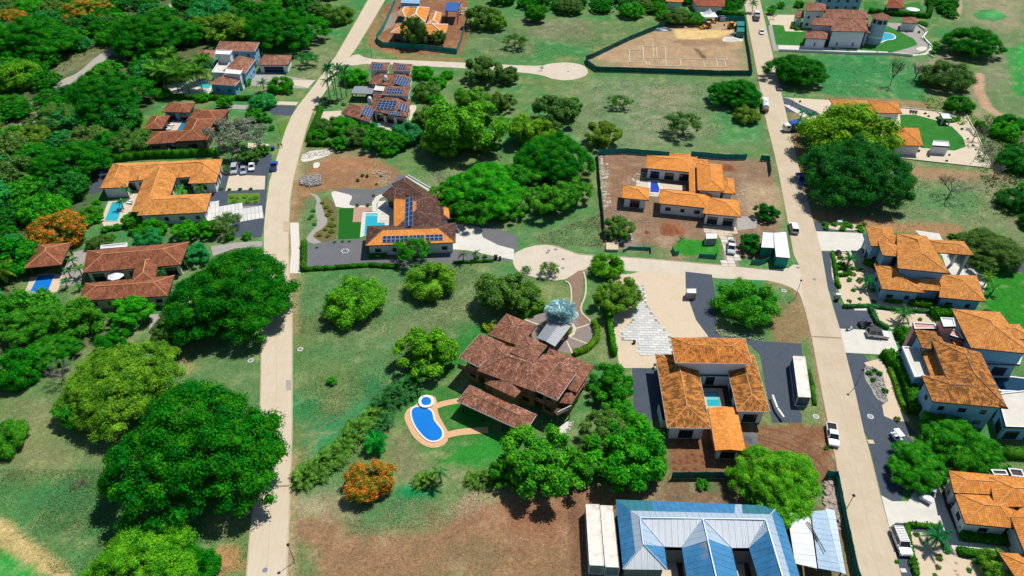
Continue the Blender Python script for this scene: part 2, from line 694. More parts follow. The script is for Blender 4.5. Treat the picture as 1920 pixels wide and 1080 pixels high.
def inset(c, o):
 """move every edge of a quad inward by o (o may be a list per edge)"""
 n = len(c)
 if not isinstance(o, (list, tuple)):
  o = [o] * n
 cen = sum(c, Vector()) / n
 L_ = []
 for i in range(n):
  a, b = c[i], c[(i + 1) % n]
  d = (b - a).normalized()
  nn = Vector((-d.y, d.x, 0))
  if nn.dot(cen - a) < 0:
   nn = -nn
  L_.append((a + nn * o[i], d))
 out = []
 for i in range(n):
  (p, d), (q, e) = L_[i - 1], L_[i]
  den = d.x * e.y - d.y * e.x
  t = ((q.x - p.x) * e.y - (q.y - p.y) * e.x) / den if abs(den) > 1e-6 else 0
  r = p + d * t
  out.append(Vector((r.x, r.y, c[i].z)))
 return out
WIN_CACHE = {}
def window_mesh(w, h, kind, fm):
 k = (round(w, 1), round(h, 1), kind, fm.name)
 if k not in WIN_CACHE:
  mb = MB()
  t = .09
  for cx, cz, sx, sz in ((0, h - t / 2, w, t), (0, t / 2, w, t), (-w / 2 + t / 2, h / 2, t, h - 2 * t), (w / 2 - t / 2, h / 2, t, h - 2 * t)):
   mb.box(cx, 0, cz, sx, .12, sz)
  nm = int(w / 1.1) if kind != 'door' else 0
  for i in range(1, nm + 1):
   mb.box(-w / 2 + w * i / (nm + 1), 0, h / 2, .06, .08, h - 2 * t)
  o1 = mb.build('window', fm)
  me = o1.data
  bpy.data.objects.remove(o1)
  mb2 = MB()
  mb2.box(0, 0, h / 2, w - 2 * t, .03, h - 2 * t)
  o2 = mb2.build('pane', GLASS)
  m2 = o2.data
  bpy.data.objects.remove(o2)
  WIN_CACHE[k] = (me, m2)
 return WIN_CACHE[k]
def wall_side(mb, a, b, z0, z1, opens, base):
 """wall face from a to b (outward on the side of the viewer turning clockwise), with real recesses"""
 d = Vector((b.x - a.x, b.y - a.y, 0))
 L_ = d.length
 d.normalize()
 n = Vector((d.y, -d.x, 0))     # outward for a counter-clockwise footprint
 us = sorted({0, L_} | {o[0] for o in opens} | {o[1] for o in opens})
 zs = sorted({z0, z1} | {o[2] for o in opens} | {o[3] for o in opens})
 def P(u_, z_, r=0.0):
  return Vector((a.x + d.x * u_ - n.x * r, a.y + d.y * u_ - n.y * r, z_)) - base
 for i in range(len(us) - 1):
  for j in range(len(zs) - 1):
   uc, zc = (us[i] + us[i + 1]) / 2, (zs[j] + zs[j + 1]) / 2
   if any(o[0] < uc < o[1] and o[2] < zc < o[3] for o in opens):
    continue
   mb.quad(P(us[i], zs[j]), P(us[i + 1], zs[j]), P(us[i + 1], zs[j + 1]), P(us[i], zs[j + 1]))
 r = .16
 for u0, u1, v0, v1, kd in opens:
  mb.quad(P(u0, v0), P(u1, v0), P(u1, v0, r), P(u0, v0, r))
  mb.quad(P(u0, v1, r), P(u1, v1, r), P(u1, v1), P(u0, v1))
  mb.quad(P(u0, v0, r), P(u0, v1, r), P(u0, v1), P(u0, v0))
  mb.quad(P(u1, v0), P(u1, v1), P(u1, v1, r), P(u1, v0, r))
  mb.quad(P(u0, v0, r), P(u1, v0, r), P(u1, v1, r), P(u0, v1, r))
 return d, n
def side_openings(L_, z0, top, style):
 """openings along a wall of length L_"""
 o = []
 if style == 'none' or L_ < 1.6:
  return o
 if style == 'glass':
  n = max(1, int(L_ / 3.6))
  w = min(2.7, L_ / n - .7)
  for i in range(n):
   c = L_ * (i + .5) / n
   o.append((c - w / 2, c + w / 2, z0 + .06, z0 + min(2.5, top - z0 - .4), 'glass'))
 elif style == 'slot':
  n = max(1, int(L_ / 5))
  for i in range(n):
   c = L_ * (i + .5) / n
   o.append((c - .35, c + .35, z0 + .8, z0 + 2.3, 'win'))
 elif style == 'garage':
  w = min(7.5, L_ - 1.6)
  o.append((L_ / 2 - w / 2, L_ / 2 + w / 2, z0 + .03, z0 + 2.4, 'door'))
 else:
  lv = 1 if top - z0 < 5 else 2
  for k in range(lv):
   zz = z0 + k * 3.0
   n = max(1, int(L_ / 3.6))
   for i in range(n):
    c = L_ * (i + .5) / n
    w = 1.5 if (i + k) % 2 == 0 else 1.1
    if top - zz - .5 > 2.1:
     o.append((c - w / 2, c + w / 2, zz + .95, zz + 2.15, 'win'))
 return o
NW = [0]
def wing_geom(spec):
 tile, s, h = spec['tile'], spec['pts'], spec['h']
 NW[0] += 1
 h = h + (NW[0] % 7) * .007
 c = PW(tile, s, h)
 if len(c) == 3:
  c.append(c[0] + c[2] - c[1])
 for p in c:
  p.z = h
 return c, h
def house(name, label, cat, roofm, wallm, wings, group=None, capm=None, fasc=None, framem=None):
 geoms = [wing_geom(w) for w in wings]
 allp = [p for g in geoms for p in g[0]]
 base = Vector((sum(p.x for p in allp) / len(allp), sum(p.y for p in allp) / len(allp), 0))
 root = empty(name, base, label, cat, group)
 feet = []
 for (c, h), w in zip(geoms, wings):
  oh = w.get('oh', .75)
  feet.append(inset(c, oh))
 for gi, ((c, h), w) in enumerate(zip(geoms, wings)):
  kind = w.get('kind', 'hip')
  pitch = w.get('pitch', .36)
  rm = w.get('mat', roofm)
  wm = w.get('wall', wallm)
  fm = w.get('fascia', fasc or TRIMB)
  cm = w.get('cap', capm or CAPO)
  sl = w.get('slopes', {})
  rib = w.get('rib', (.3, .055))
  z0 = w.get('z0', 0.0)
  e = [(c[(i + 1) % 4] - c[i]) for i in range(4)]
  la, lb = (e[0].length + e[2].length) / 2, (e[1].length + e[3].length) / 2
  frames = {}
  if kind in ('hip', 'gable', 'pyramid'):
   if w.get('ridge') is not None:
    la, lb = (2, 1) if w['ridge'] == 0 else (1, 2)
    la, lb = (la * 1e6, e[1].length) if w['ridge'] == 0 else (e[0].length, lb * 1e6)
   if la >= lb:
    m0, m1 = (c[3] + c[0]) / 2, (c[1] + c[2]) / 2
    short = lb
   else:
    m0, m1 = (c[0] + c[1]) / 2, (c[2] + c[3]) / 2
    short = la
   d = (m1 - m0)
   ln = d.length
   d.normalize()
   ins = 0 if kind == 'gable' else min(short / 2, ln / 2 - .02)
   if kind == 'pyramid':
    ins = ln / 2 - .02
   rh = short / 2 * pitch
   R0 = m0 + d * ins + Vector((0, 0, rh))
   R1 = m1 - d * ins + Vector((0, 0, rh))
   if la >= lb:
    fs = {0: [c[0], c[1], R1, R0], 2: [c[2], c[3], R0, R1], 1: [c[1], c[2], R1], 3: [c[3], c[0], R0]}
    hips = [(c[0], R0), (c[3], R0), (c[1], R1), (c[2], R1)]
    ends = (1, 3)
   else:
    fs = {0: [c[0], c[1], R0], 1: [c[1], c[2], R1, R0], 2: [c[2], c[3], R1], 3: [c[3], c[0], R0, R1]}
    hips = [(c[0], R0), (c[1], R0), (c[2], R1), (c[3], R1)]
    ends = (0, 2)
   gm = MB()
   for k, pts in fs.items():
    if kind == 'gable' and k in ends:
     ip = inset(c, [oh0 for oh0 in [w.get('oh', .75) * .6] * 4])
     p = [x.copy() for x in pts]
     cc = (c[0] + c[2]) / 2
     dirn = ((p[0] + p[1]) / 2 - Vector((cc.x, cc.y, p[0].z)))
     dirn.z = 0
     dirn.normalize()
     p = [x - dirn * w.get('oh', .75) - Vector((0, 0, .08)) - base for x in p]
     gm.tri(p[0], p[1], p[2])
     gm.tri(p[1], p[0], p[2])
     continue
    slope(root, base, pts, sl.get(k, rm), period=rib[0], depth=rib[1], sheets=w.get('sheets'))
    frames[k] = face_frame(pts)
   if gm.f:
    gm.build('gable_wall', wm, root)
   if not w.get('nocap'):
    if (R1 - R0).length > .3:
     cap(root, base, R0, R1, cm, w.get('capr', .1))
    if kind != 'gable':
     for a, b in hips:
      cap(root, base, a, b, cm, w.get('capr', .09))
  elif kind == 'flat':
   tk = w.get('par', .25)
   mb = MB()
   q = inset(c, .22)
   up, dn = Vector((0, 0, tk)), Vector((0, 0, 0))
   for i in range(4):
    j = (i + 1) % 4
    a, b, qa, qb = c[i] - base, c[j] - base, q[i] - base, q[j] - base
    mb.quad(a + up, b + up, qb + up, qa + up)
    mb.quad(qa + up, qb + up, qb, qa)
   n0 = [x - base for x in q]
   mb.build('parapet', w.get('fascia', TRIMW), root)
   mb = MB()
   mb.quad(*[x for x in n0[::-1]])
   mb.build('flat_roof', rm, root)
  elif kind == 'shed':
   k = w.get('high', 0)
   rise = w.get('rise', .8)
   p = [x.copy() for x in c]
   p[k].z += rise
   p[(k + 1) % 4].z += rise
   lo = (k + 2) % 4
   pts = [p[lo], p[(lo + 1) % 4], p[(lo + 2) % 4], p[(lo + 3) % 4]]
   slope(root, base, pts, rm, period=rib[0], depth=rib[1], sheets=w.get('sheets'))
   frames[0] = face_frame(pts)
  # boards round the eaves and the soffit below
  mb = MB()
  th = w.get('th', .22)
  q = inset(c, -.05)
  ztop = w.get('par', .25) if kind == 'flat' else .02
  rise_at = [0, 0, 0, 0]
  if kind == 'shed':
   k = w.get('high', 0)
   rise_at[k] = rise_at[(k + 1) % 4] = w.get('rise', .8)
  for i in range(4):
   j = (i + 1) % 4
   a, b = q[i] - base, q[j] - base
   ri, rj = Vector((0, 0, rise_at[i])), Vector((0, 0, rise_at[j]))
   mb.quad(a + ri + Vector((0, 0, ztop)), a + ri - Vector((0, 0, th)), b + rj - Vector((0, 0, th)), b + rj + Vector((0, 0, ztop)))
   c_a, c_b = c[i] - base, c[j] - base
   mb.quad(a + ri + Vector((0, 0, ztop)), b + rj + Vector((0, 0, ztop)), c_b + rj + Vector((0, 0, ztop)), c_a + ri + Vector((0, 0, ztop)))
  mb.quad(*[x - base + Vector((0, 0, rise_at[i] - th)) for i, x in enumerate(q)])
  mb.build('fascia', fm, root)
  # walls
  ft = feet[gi]
  area = sum(ft[i].x * ft[(i + 1) % 4].y - ft[(i + 1) % 4].x * ft[i].y for i in range(4))
  ring = ft if area > 0 else ft[::-1]
  if w.get('open'):
   pm = w.get('post', POSTM)
   pw = w.get('pw', .3)
   for i in range(4):
    a, b = ring[i], ring[(i + 1) % 4]
    n = max(1, int((b - a).length / 4.5))
    for k in range(n):
     p = a.lerp(b, k / n) - base
     m2 = MB()
     m2.box(p.x, p.y, (h - .2 + z0) / 2, pw, pw, h - .2 - z0)
     m2.build('post', pm, root)
  elif not w.get('nowall'):
   mb = MB()
   wins = []
   for i in range(4):
    a, b = ring[i], ring[(i + 1) % 4]
    L_ = (b - a).length
    d = (b - a).normalized()
    n = Vector((d.y, -d.x, 0))
    mid = (a + b) / 2
    st = w.get('win', 'auto')
    # sides: index in the caller's order
    idx = i if area > 0 else (2 - i) % 4
    if isinstance(st, dict):
     st = st.get(idx, 'none')
    toward = (Vector((0, 0, 0)) - Vector((mid.x, mid.y, 0))).normalized().dot(n)
    ops = []
    if toward > -.15:
     top = h + w.get('topz', 0) - .25
     for o in side_openings(L_, z0, top, st):
      cm_ = a + d * ((o[0] + o[1]) / 2) + n * .25
      hit = False
      for gj in range(len(wings)):
       if gj != gi and inside(feet[gj], cm_.x, cm_.y) and geoms[gj][1] > o[3] and not wings[gj].get('open') and not wings[gj].get('nowall'):
        hit = True
      if not hit and o[3] < top:
       ops.append(o)
    wall_side(mb, a, b, z0, h - .16, ops, base)
    for o in ops:
     wins.append((a + d * ((o[0] + o[1]) / 2) - n * .1, o, math.atan2(d.y, d.x)))
   mb.build('wall', wm, root)
   for p, o, rz in wins:
    ww, hh = o[1] - o[0], o[3] - o[2]
    fmm = framem or BRONZE
    if o[4] == 'door':
     m2 = MB()
     for k in range(5):
      m2.box(0, 0, hh * (k + .5) / 5, ww - .02, .05, hh / 5 - .03)
     g = m2.build('garage_door', w.get('doorm', WOOD), root)
     g.location = (p.x - base.x, p.y - base.y, o[2])
     g.rotation_euler = (0, 0, rz)
     continue
    f_, pn = window_mesh(ww, hh, o[4], fmm)
    wo = link('window', f_, root, (p.x - base.x, p.y - base.y, o[2]))
    wo.rotation_euler = (0, 0, rz)
    link('pane', pn, wo)
  # solar panels lying on a slope
  for (k, t_, s_, nc, nr) in w.get('solar', []):
   p0, u, v, n = frames[k]
   qs = []
   for x, y in PX(t_, s_):
    dd = ray(x, y)
    org = Vector((0, 0, CAMH))
    tt = (p0 + n * .14 - org).dot(n) / dd.dot(n)
    qs.append(org + dd * tt)
   tl, tr, br_, bl = qs
   U = ((tr - tl) + (br_ - bl)) / 2
   V = ((bl - tl) + (br_ - tr)) / 2
   pw_, ph_ = U.length / nc, V.length / nr
   Un, Vn = U.normalized(), V.normalized()
   if U.length > V.length:
    Vn = (Vn - Un * Vn.dot(Un)).normalized()
   else:
    Un = (Un - Vn * Un.dot(Vn)).normalized()
   me = solar_mesh(pw_ - .05, ph_ - .05)
   cen = (tl + tr + br_ + bl) / 4
   nn = Un.cross(Vn)
   if nn.z < 0:
    nn = -nn
   M = Matrix((Un, nn.cross(Un), nn)).transposed()
   for i in range(nc):
    for j in range(nr):
     p = cen + Un * ((i + .5 - nc / 2) * pw_) + Vn * ((j + .5 - nr / 2) * ph_) - base
     o = link('solar_panel', me, root)
     o.matrix_local = Matrix.Translation(p) @ M.to_4x4()
 return root, base
def solar_mesh(w, h):
 mb = MB()
 t = .045
 mb.box(0, 0, 0, w, h, .05, 0)
 for cx, cy, sx, sy in ((0, h / 2 - t / 2, w, t), (0, -h / 2 + t / 2, w, t), (-w / 2 + t / 2, 0, t, h - 2 * t), (w / 2 - t / 2, 0, t, h - 2 * t)):
  mb.box(cx, cy, .032, sx, sy, .02, 1)
 o = mb.build('solar_panel', [SOLAR, SFRAME])
 me = o.data
 bpy.data.objects.remove(o)
 return me
SFRAME = plain("panel_frame", (.42, .50, .60), .4, .05)
SOLAR = plain("solar_glass", (.012, .035, .11), .18, .15, 1.0, spec=.6)
def W(tile, pts, h, **k):
 k.update(tile=tile, pts=pts, h=h)
 return k
# ------------------------------------------------------------------ pools, fences, posts
def pool(label, tile, s, water, rimm, smooth=0, rim=.45, z=.10, steps=None, name='swimming_pool', group=None):
 pts = line(tile, s)
 if smooth:
  pts = chaikin(pts, smooth)
 cx, cy = sum(p[0] for p in pts) / len(pts), sum(p[1] for p in pts) / len(pts)
 base = Vector((cx, cy, 0))
 root = empty(name, base, label, 'pool', group)
 n = len(pts)
 area = sum(pts[i][0] * pts[(i + 1) % n][1] - pts[(i + 1) % n][0] * pts[i][1] for i in range(n))
 if area < 0:
  pts = pts[::-1]
 out = []
 for i in range(n):
  a, b, c = pts[i - 1], pts[i], pts[(i + 1) % n]
  d1 = Vector((b[0] - a[0], b[1] - a[1])).normalized()
  d2 = Vector((c[0] - b[0], c[1] - b[1])).normalized()
  n1, n2 = Vector((d1.y, -d1.x)), Vector((d2.y, -d2.x))
  m = (n1 + n2)
  m = m / max(.35, m.length_squared / 2)
  out.append((b[0] + m.x * rim, b[1] + m.y * rim))
 v = [(x - cx, y - cy, z) for x, y in pts] + [(x - cx, y - cy, z) for x, y in out] + [(x - cx, y - cy, -.3) for x, y in pts] + [(x - cx, y - cy, -.02) for x, y in out]
 f = []
 for i in range(n):
  j = (i + 1) % n
  f.append((i, n + i, n + j, j))
  f.append((j, 2 * n + j, 2 * n + i, i))
  f.append((n + i, 3 * n + i, 3 * n + j, n + j))
 mk('coping', v, f, rimm, root)
 tris = tessellate_polygon([[Vector((p[0], p[1], 0)) for p in pts]])
 vv = [(x - cx, y - cy, z - .05) for x, y in pts]
 ff = []
 for t in tris:
  a, b, c = (Vector(vv[i]) for i in t)
  ff.append(tuple(t) if (b - a).cross(c - a).z > 0 else (t[0], t[2], t[1]))
 mk('water', vv, ff, water, root)
 return root
MESHG = plain("green_mesh_cloth", (.012, .24, .20), .85, .25, .6, bump=.5, bscale=1.2)
MESHD = plain("dark_green_mesh_cloth", (.010, .115, .10), .85, .25, .6, bump=.5, bscale=1.2)
def fence(label, pts, h=2.0, mat=None, span=3.0, name='mesh_fence', cat='fence', postm=None):
 mat = mat or MESHG
 base = Vector((pts[0][0], pts[0][1], 0))
 root = empty(name, base, label, cat)
 for i in range(len(pts) - 1):
  a, b = Vector((*pts[i], 0)) - base, Vector((*pts[i + 1], 0)) - base
  L_ = (b - a).length
  n = max(1, round(L_ / span))
  d = (b - a) / n
  nn = Vector((-d.y, d.x, 0)).normalized()
  for k in range(n):
   p, q = a + d * k, a + d * (k + 1)
   mb = MB()
   mid = (p + q) / 2 + nn * random.uniform(-.12, .12)
   for s0, s1 in ((p, mid), (mid, q)):
    h0 = h + random.uniform(-.08, .05)
    mb.quad(s0 + Vector((0, 0, .05)), s1 + Vector((0, 0, .05)), s1 + Vector((0, 0, h0)), s0 + Vector((0, 0, h)))
    mb.quad(s0 + nn * .04 + Vector((0, 0, h)), s1 + nn * .04 + Vector((0, 0, h0)), s1 + nn * .04 + Vector((0, 0, .05)), s0 + nn * .04 + Vector((0, 0, .05)))
    mb.quad(s0 + Vector((0, 0, h)), s1 + Vector((0, 0, h0)), s1 + nn * .04 + Vector((0, 0, h0)), s0 + nn * .04 + Vector((0, 0, h)))
   mb.build('mesh_panel', mat, root)
   m2 = MB()
   m2.box(p.x, p.y, (h + .15) / 2, .09, .09, h + .15)
   m2.build('fence_post', postm or WOOD, root)
 return root
# ------------------------------------------------------------------ plants
def cards(P, Nn, size, jit=.5, aspect=.6, r=None):
 """diamond shaped sprays of leaves: quads at points P, roughly facing Nn"""
 r = r or rng
 n = len(P)
 nv = Nn + r.normal(0, jit, (n, 3))
 nv /= np.linalg.norm(nv, axis=1)[:, None] + 1e-9
 t = np.cross(nv, r.normal(0, 1, (n, 3)))
 t /= np.linalg.norm(t, axis=1)[:, None] + 1e-9
 b = np.cross(nv, t)
 s = (size * r.uniform(.6, 1.35, n))[:, None] if np.isscalar(size) else size[:, None]
 q = np.empty((n, 4, 3))
 k = r.uniform(-.25, .25, (n, 1)) * s
 q[:, 0] = P + t * s
 q[:, 1] = P + b * s * aspect + nv * k
 q[:, 2] = P - t * s * .8
 q[:, 3] = P - b * s * aspect + nv * k
 return q.reshape(-1, 3)
def quads_mesh(name, V, mats, midx=None, extra=None):
 n = len(V) // 4
 me = bpy.data.meshes.new(name)
 ev, ef = (extra if extra else (np.zeros((0, 3)), []))
 ev = np.array(ev, dtype=float).reshape(-1, 3)
 allv = np.vstack([V, ev])
 me.vertices.add(len(allv))
 me.vertices.foreach_set("co", allv.astype(np.float32).ravel())
 nl = n * 4 + sum(len(f) for f in ef)
 me.loops.add(nl)
 li = np.arange(n * 4, dtype=np.int32)
 if ef:
  li = np.concatenate([li, np.array([i + n * 4 for f in ef for i in f], dtype=np.int32)])
 me.loops.foreach_set("vertex_index", li)
 me.polygons.add(n + len(ef))
 st = list(range(0, n * 4, 4))
 k = n * 4
 for f in ef:
  st.append(k)
  k += len(f)
 me.polygons.foreach_set("loop_start", np.array(st, dtype=np.int32))
 if midx is not None:
  me.polygons.foreach_set("material_index", np.concatenate([midx, np.zeros(len(ef))]).astype(np.int32))
 for m in (mats if isinstance(mats, (list, tuple)) else [mats]):
  me.materials.append(m)
 me.update(calc_edges=True)
 return me
def crown_mesh(kind, seed, leaves, flower=None, big=False):
 r = np.random.default_rng(seed)
 C_, R_ = [], []
 if kind == 'umb':
  nl, lr, ch, z0 = (290, .105, .64, .13) if big else (190, .125, .58, .15)
  for i in range(nl):
   rad = math.sqrt(r.uniform(0, 1)) * .93
   a = r.uniform(0, 2 * math.pi)
   rr = rad * (1 + .10 * math.sin(3 * a + seed) + .07 * math.sin(5 * a + 2 * seed))
   z = z0 + ch * (1 - rad ** 2.2) ** .7 * (.9 + .10 * math.sin(7 * rr + a * 2)) - .06 * r.uniform(0, 1)
   C_.append((rr * math.cos(a), rr * math.sin(a), z))
   s = lr * r.uniform(.65, 1.25)
   R_.append((s, s, s * .62))
 elif kind == 'rnd':
  nl, lr, ch, z0 = 95, .21, .92, .02
  for i in range(nl):
   u, a = r.uniform(-.75, 1), r.uniform(0, 2 * math.pi)
   rad = math.sqrt(max(0, 1 - u * u)) * r.uniform(.70, .93)
   C_.append((rad * math.cos(a), rad * math.sin(a), z0 + ch * .42 + u * ch * .45))
   s = lr * r.uniform(.6, 1.2)
   R_.append((s, s, s * .8))
 elif kind == 'loo':
  nl, z0 = 84, .1
  subs = [(r.uniform(.1, .5) * math.cos(q * 1.05), r.uniform(.1, .5) * math.sin(q * 1.05), r.uniform(.3, .62), r.uniform(.36, .52)) for q in range(6)]
  for i in range(nl):
   sx, sy, sz, sr = subs[i % 6]
   u, a = r.uniform(-.5, 1), r.uniform(0, 2 * math.pi)
   rad = math.sqrt(max(0, 1 - u * u)) * sr
   C_.append((sx + rad * math.cos(a), sy + rad * math.sin(a), sz + u * sr * .8))
   s = .155 * r.uniform(.6, 1.3)
   R_.append((s, s, s * .75))
 elif kind == 'fea':   # thin, feathery
  nl = 60
  for i in range(nl):
   u, a = r.uniform(-.4, 1), r.uniform(0, 2 * math.pi)
   rad = math.sqrt(max(0, 1 - u * u)) * r.uniform(.35, .95)
   C_.append((rad * math.cos(a), rad * math.sin(a), .55 + u * .4))
   s = .17 * r.uniform(.6, 1.4)
   R_.append((s, s, s * .6))
 elif kind == 'bush':
  nl = 16
  for i in range(nl):
   u, a = r.uniform(-.1, 1), r.uniform(0, 2 * math.pi)
   rad = math.sqrt(max(0, 1 - u * u)) * r.uniform(.4, .75)
   C_.append((rad * math.cos(a), rad * math.sin(a), .3 + u * .55))
   s = .33 * r.uniform(.7, 1.2)
   R_.append((s, s, s * .8))
 C_, R_ = np.array(C_), np.array(R_)
 if kind in ('umb', 'rnd', 'loo'):
  C_[:, 2] += r.normal(0, .035, len(C_))
  g = np.sin(C_[:, 0] * 7.3 + seed) * np.sin(C_[:, 1] * 6.7 + seed * 2) + r.normal(0, .25, len(C_))
  C_, R_ = C_[(g > -.62) | big], R_[(g > -.62) | big]
 w = R_[:, 0] ** 2
 idx = r.choice(len(C_), leaves, p=w / w.sum())
 d = r.normal(0, 1, (leaves, 3))
 d[:, 2] = np.abs(d[:, 2]) * np.where(r.uniform(0, 1, leaves) < .82, 1, -1)
 d /= np.linalg.norm(d, axis=1)[:, None]
 rad = (r.uniform(.62, 1.12, leaves) + r.exponential(.07, leaves))[:, None] if kind != 'fea' else r.uniform(.2, 1.1, leaves)[:, None]
 P = C_[idx] + d * R_[idx] * rad
 size = {'umb': .0175, 'rnd': .031, 'loo': .031, 'fea': .030, 'bush': .085}[kind] * (.8 if big else 1.6 if leaves < 5000 and kind in ('umb', 'rnd', 'loo') else 1)
 Nn = d * np.array([1, 1, 1.0]) + np.array([0, 0, .45])
 V = cards(P, Nn, size, .38, .62, r)
 # dim inner masses so that the crown is not see-through: coarse blobs inside the clumps
 ev, ef = [], []
 if kind != 'fea':
  for (cx, cy, cz), (rx, ry, rz) in zip(C_, R_):
   n0 = len(ev)
   k = .72
   for zz, q in ((-.9, .3), (-.2, .95), (.55, .75)):
    for j in range(6):
     a = j * math.pi / 3 + cx * 9
     ev.append((cx + rx * k * q * math.cos(a), cy + ry * k * q * math.sin(a), cz + rz * k * zz))
   ev.append((cx, cy, cz + rz * k))
   for i in range(2):
    for j in range(6):
     a, b = n0 + i * 6 + j, n0 + i * 6 + (j + 1) % 6
     ef.append((a, b, b + 6, a + 6))
   for j in range(6):
    ef.append((n0 + 12 + j, n0 + 12 + (j + 1) % 6, n0 + 18))
   ef.append(tuple(n0 + 5 - j for j in range(6)))
 if kind in ('umb', 'rnd', 'loo'):
  n0, ra, zt = len(ev), {'umb': .66, 'rnd': .50, 'loo': .40}[kind], {'umb': .32, 'rnd': .38, 'loo': .36}[kind]
  for i in range(5):
   t = i / 5
   for j in range(12):
    a = j * math.pi / 6
    ev.append((ra * (1 - t) ** .6 * math.cos(a), ra * (1 - t) ** .6 * math.sin(a), .2 + (zt - .2) * t))
  ev.append((0, 0, zt))
  for i in range(4):
   for j in range(12):
    a, b = n0 + i * 12 + j, n0 + i * 12 + (j + 1) % 12
    ef.append((a, b, b + 12, a + 12))
  for j in range(12):
   ef.append((n0 + 48 + j, n0 + 48 + (j + 1) % 12, n0 + 60))
 mats = [LEAF]
 midx = None
 if flower:
  mats = [LEAF, flower]
  # blossom sits in patches on the outside
  ph = np.sin(P[:, 0] * 23 + seed) + np.sin(P[:, 1] * 21 + 2) + np.sin(P[:, 2] * 27)
  midx = ((ph + r.normal(0, .8, leaves)) > .1).astype(np.int32)
 return quads_mesh('crown', V, mats, midx, (ev, ef) if ev else None)
def trunk_mesh(kind, seed, mat=None):
 r = random.Random(seed)
 mb = MB()
 th = {'umb': .3, 'rnd': .25, 'loo': .25, 'fea': .35, 'bush': .2}[kind]
 mb.tube([(0, 0, -.02), (.01, .01, th * .5), (0, 0, th)], [.05, .04, .033], 7)
 for i in range(7):
  a = i * 2 * math.pi / 7 + r.uniform(-.3, .3)
  q = r.uniform(.25, .42)
  mb.tube([(0, 0, th * .75), (q * .45 * math.cos(a), q * .45 * math.sin(a), th + .02), (q * math.cos(a), q * math.sin(a), th + .06)], [.026, .017, .008], 5)
 o = mb.build('trunk', mat or BARK)
 me = o.data
 bpy.data.objects.remove(o)
 return me
PROTO = {}
def proto(kind, var):
 k = (kind, var)
 if k not in PROTO:
  leaves = {'umb': 34000, 'rnd': 15000, 'loo': 15000, 'fea': 6500, 'bush': 900, 'flame': 16000, 'far': 4800, 'yel': 700}[kind]
  if kind == 'umb' and var == 3:
   PROTO[k] = (crown_mesh('umb', 77, 62000, None, True), trunk_mesh(kind, var))
  elif kind == 'flame':
   PROTO[k] = (crown_mesh('rnd' if var % 2 else 'umb', 50 + var, leaves, LEAF_OR), trunk_mesh('rnd', var))
  elif kind == 'yel':
   PROTO[k] = (crown_mesh('bush', 50 + var, leaves, LEAF_YE), trunk_mesh('bush', var))
  elif kind == 'far':
   PROTO[k] = (crown_mesh('rnd' if var % 2 else 'umb', 90 + var, leaves), trunk_mesh('umb', var))
  else:
   PROTO[k] = (crown_mesh(kind, 10 + var * 7, leaves), trunk_mesh(kind, var))
 return PROTO[k]
ZC = {'umb': .42, 'rnd': .46, 'loo': .5, 'fea': .5, 'bush': .45, 'flame': .55, 'far': .55, 'yel': .45}
NT = [0]
GREEN = {
 'deep': (.013, .222, .002), 'dark': (.012, .185, .010), 'mid': (.04, .30, .008), 'vivid': (.045, .365, .006),
 'yel': (.155, .43, .012), 'lime': (.12, .42, .012), 'oliv': (.14, .33, .02), 'teal': (.03, .28, .05),
 'grey': (.23, .29, .19), 'blue': (.03, .33, .07), 'fire': (.16, .26, .02), 'fresh': (.062, .33, .012), 'moss': (.10, .24, .035),
}
def tree(kind, px, py, r, color, label, var=None, cat='tree', group=None, name=None, zs=1.0):
 NT[0] += 1
 var = NT[0] % 3 if var is None else var
 z = 3.0
 for _ in range(2):
  p = G(px, py, z)
  R_ = r / ppm(px, py, z) * (1.13 if kind == 'loo' else 1.0)
  z = ZC[kind] * R_ * zs
 p = G(px, py, z)
 return tree_at(kind, p.x, p.y, R_, color, label, var, cat, group, name, zs)
def tree_at(kind, x, y, R_, color, label, var=0, cat='tree', group=None, name=None, zs=1.0):
 cm, tm = proto(kind, var)
 nm = name or {'umb': 'spreading_tree', 'rnd': 'round_tree', 'loo': 'loose_tree', 'fea': 'feathery_tree', 'bush': 'bush', 'flame': 'flame_tree', 'far': 'wood_tree', 'yel': 'flowering_bush'}[kind]
 root = empty(nm, (x, y, 0), label, cat, group, random.uniform(0, 6.28))
 k = random.uniform(.93, 1.07)
 c = link('crown', cm, root)
 c.scale = (R_ * k, R_ / k, R_ * zs)
 col = GREEN[color] if isinstance(color, str) else color
 j = [random.uniform(.88, 1.14) for _ in range(3)]
 c.color = (col[0] * j[0], col[1] * j[1], col[2] * j[2], 1)
 t = link('trunk', tm, root)
 t.scale = (R_, R_, R_ * zs)
 return root
BARE = {}
def bare_mesh(seed, mat):
 if seed in BARE:
  return BARE[seed]
 r = random.Random(seed)
 mb = MB()
 def grow(p, d, L_, rad, dep):
  q = p + d * L_
  mb.tube([p, (p + q) / 2 + Vector((r.uniform(-1, 1), r.uniform(-1, 1), 0)) * L_ * .06, q], [rad, rad * .8, rad * .6], 4 if dep > 2 else 3, cap=False)
  if dep == 0:
   return
  n = 3 if dep > 1 else 4
  for i in range(n):
   dd = (d + Vector((r.uniform(-1, 1), r.uniform(-1, 1), r.uniform(-.35, .6))) * .75).normalized()
   grow(p.lerp(q, r.uniform(.5, 1)), dd, L_ * r.uniform(.5, .78), max(rad * .55, .0028), dep - 1)
 grow(Vector((0, 0, 0)), Vector((0, 0, 1)), .32, .035, 0)
 for i in range(8):
  a = i * .785 + r.uniform(-.3, .3)
  grow(Vector((0, 0, .28)), Vector((math.cos(a), math.sin(a), r.uniform(.4, 1.6))).normalized(), .36, .02, 4)
 o = mb.build('branches', mat)
 me = o.data
 bpy.data.objects.remove(o)
 BARE[seed] = me
 return me
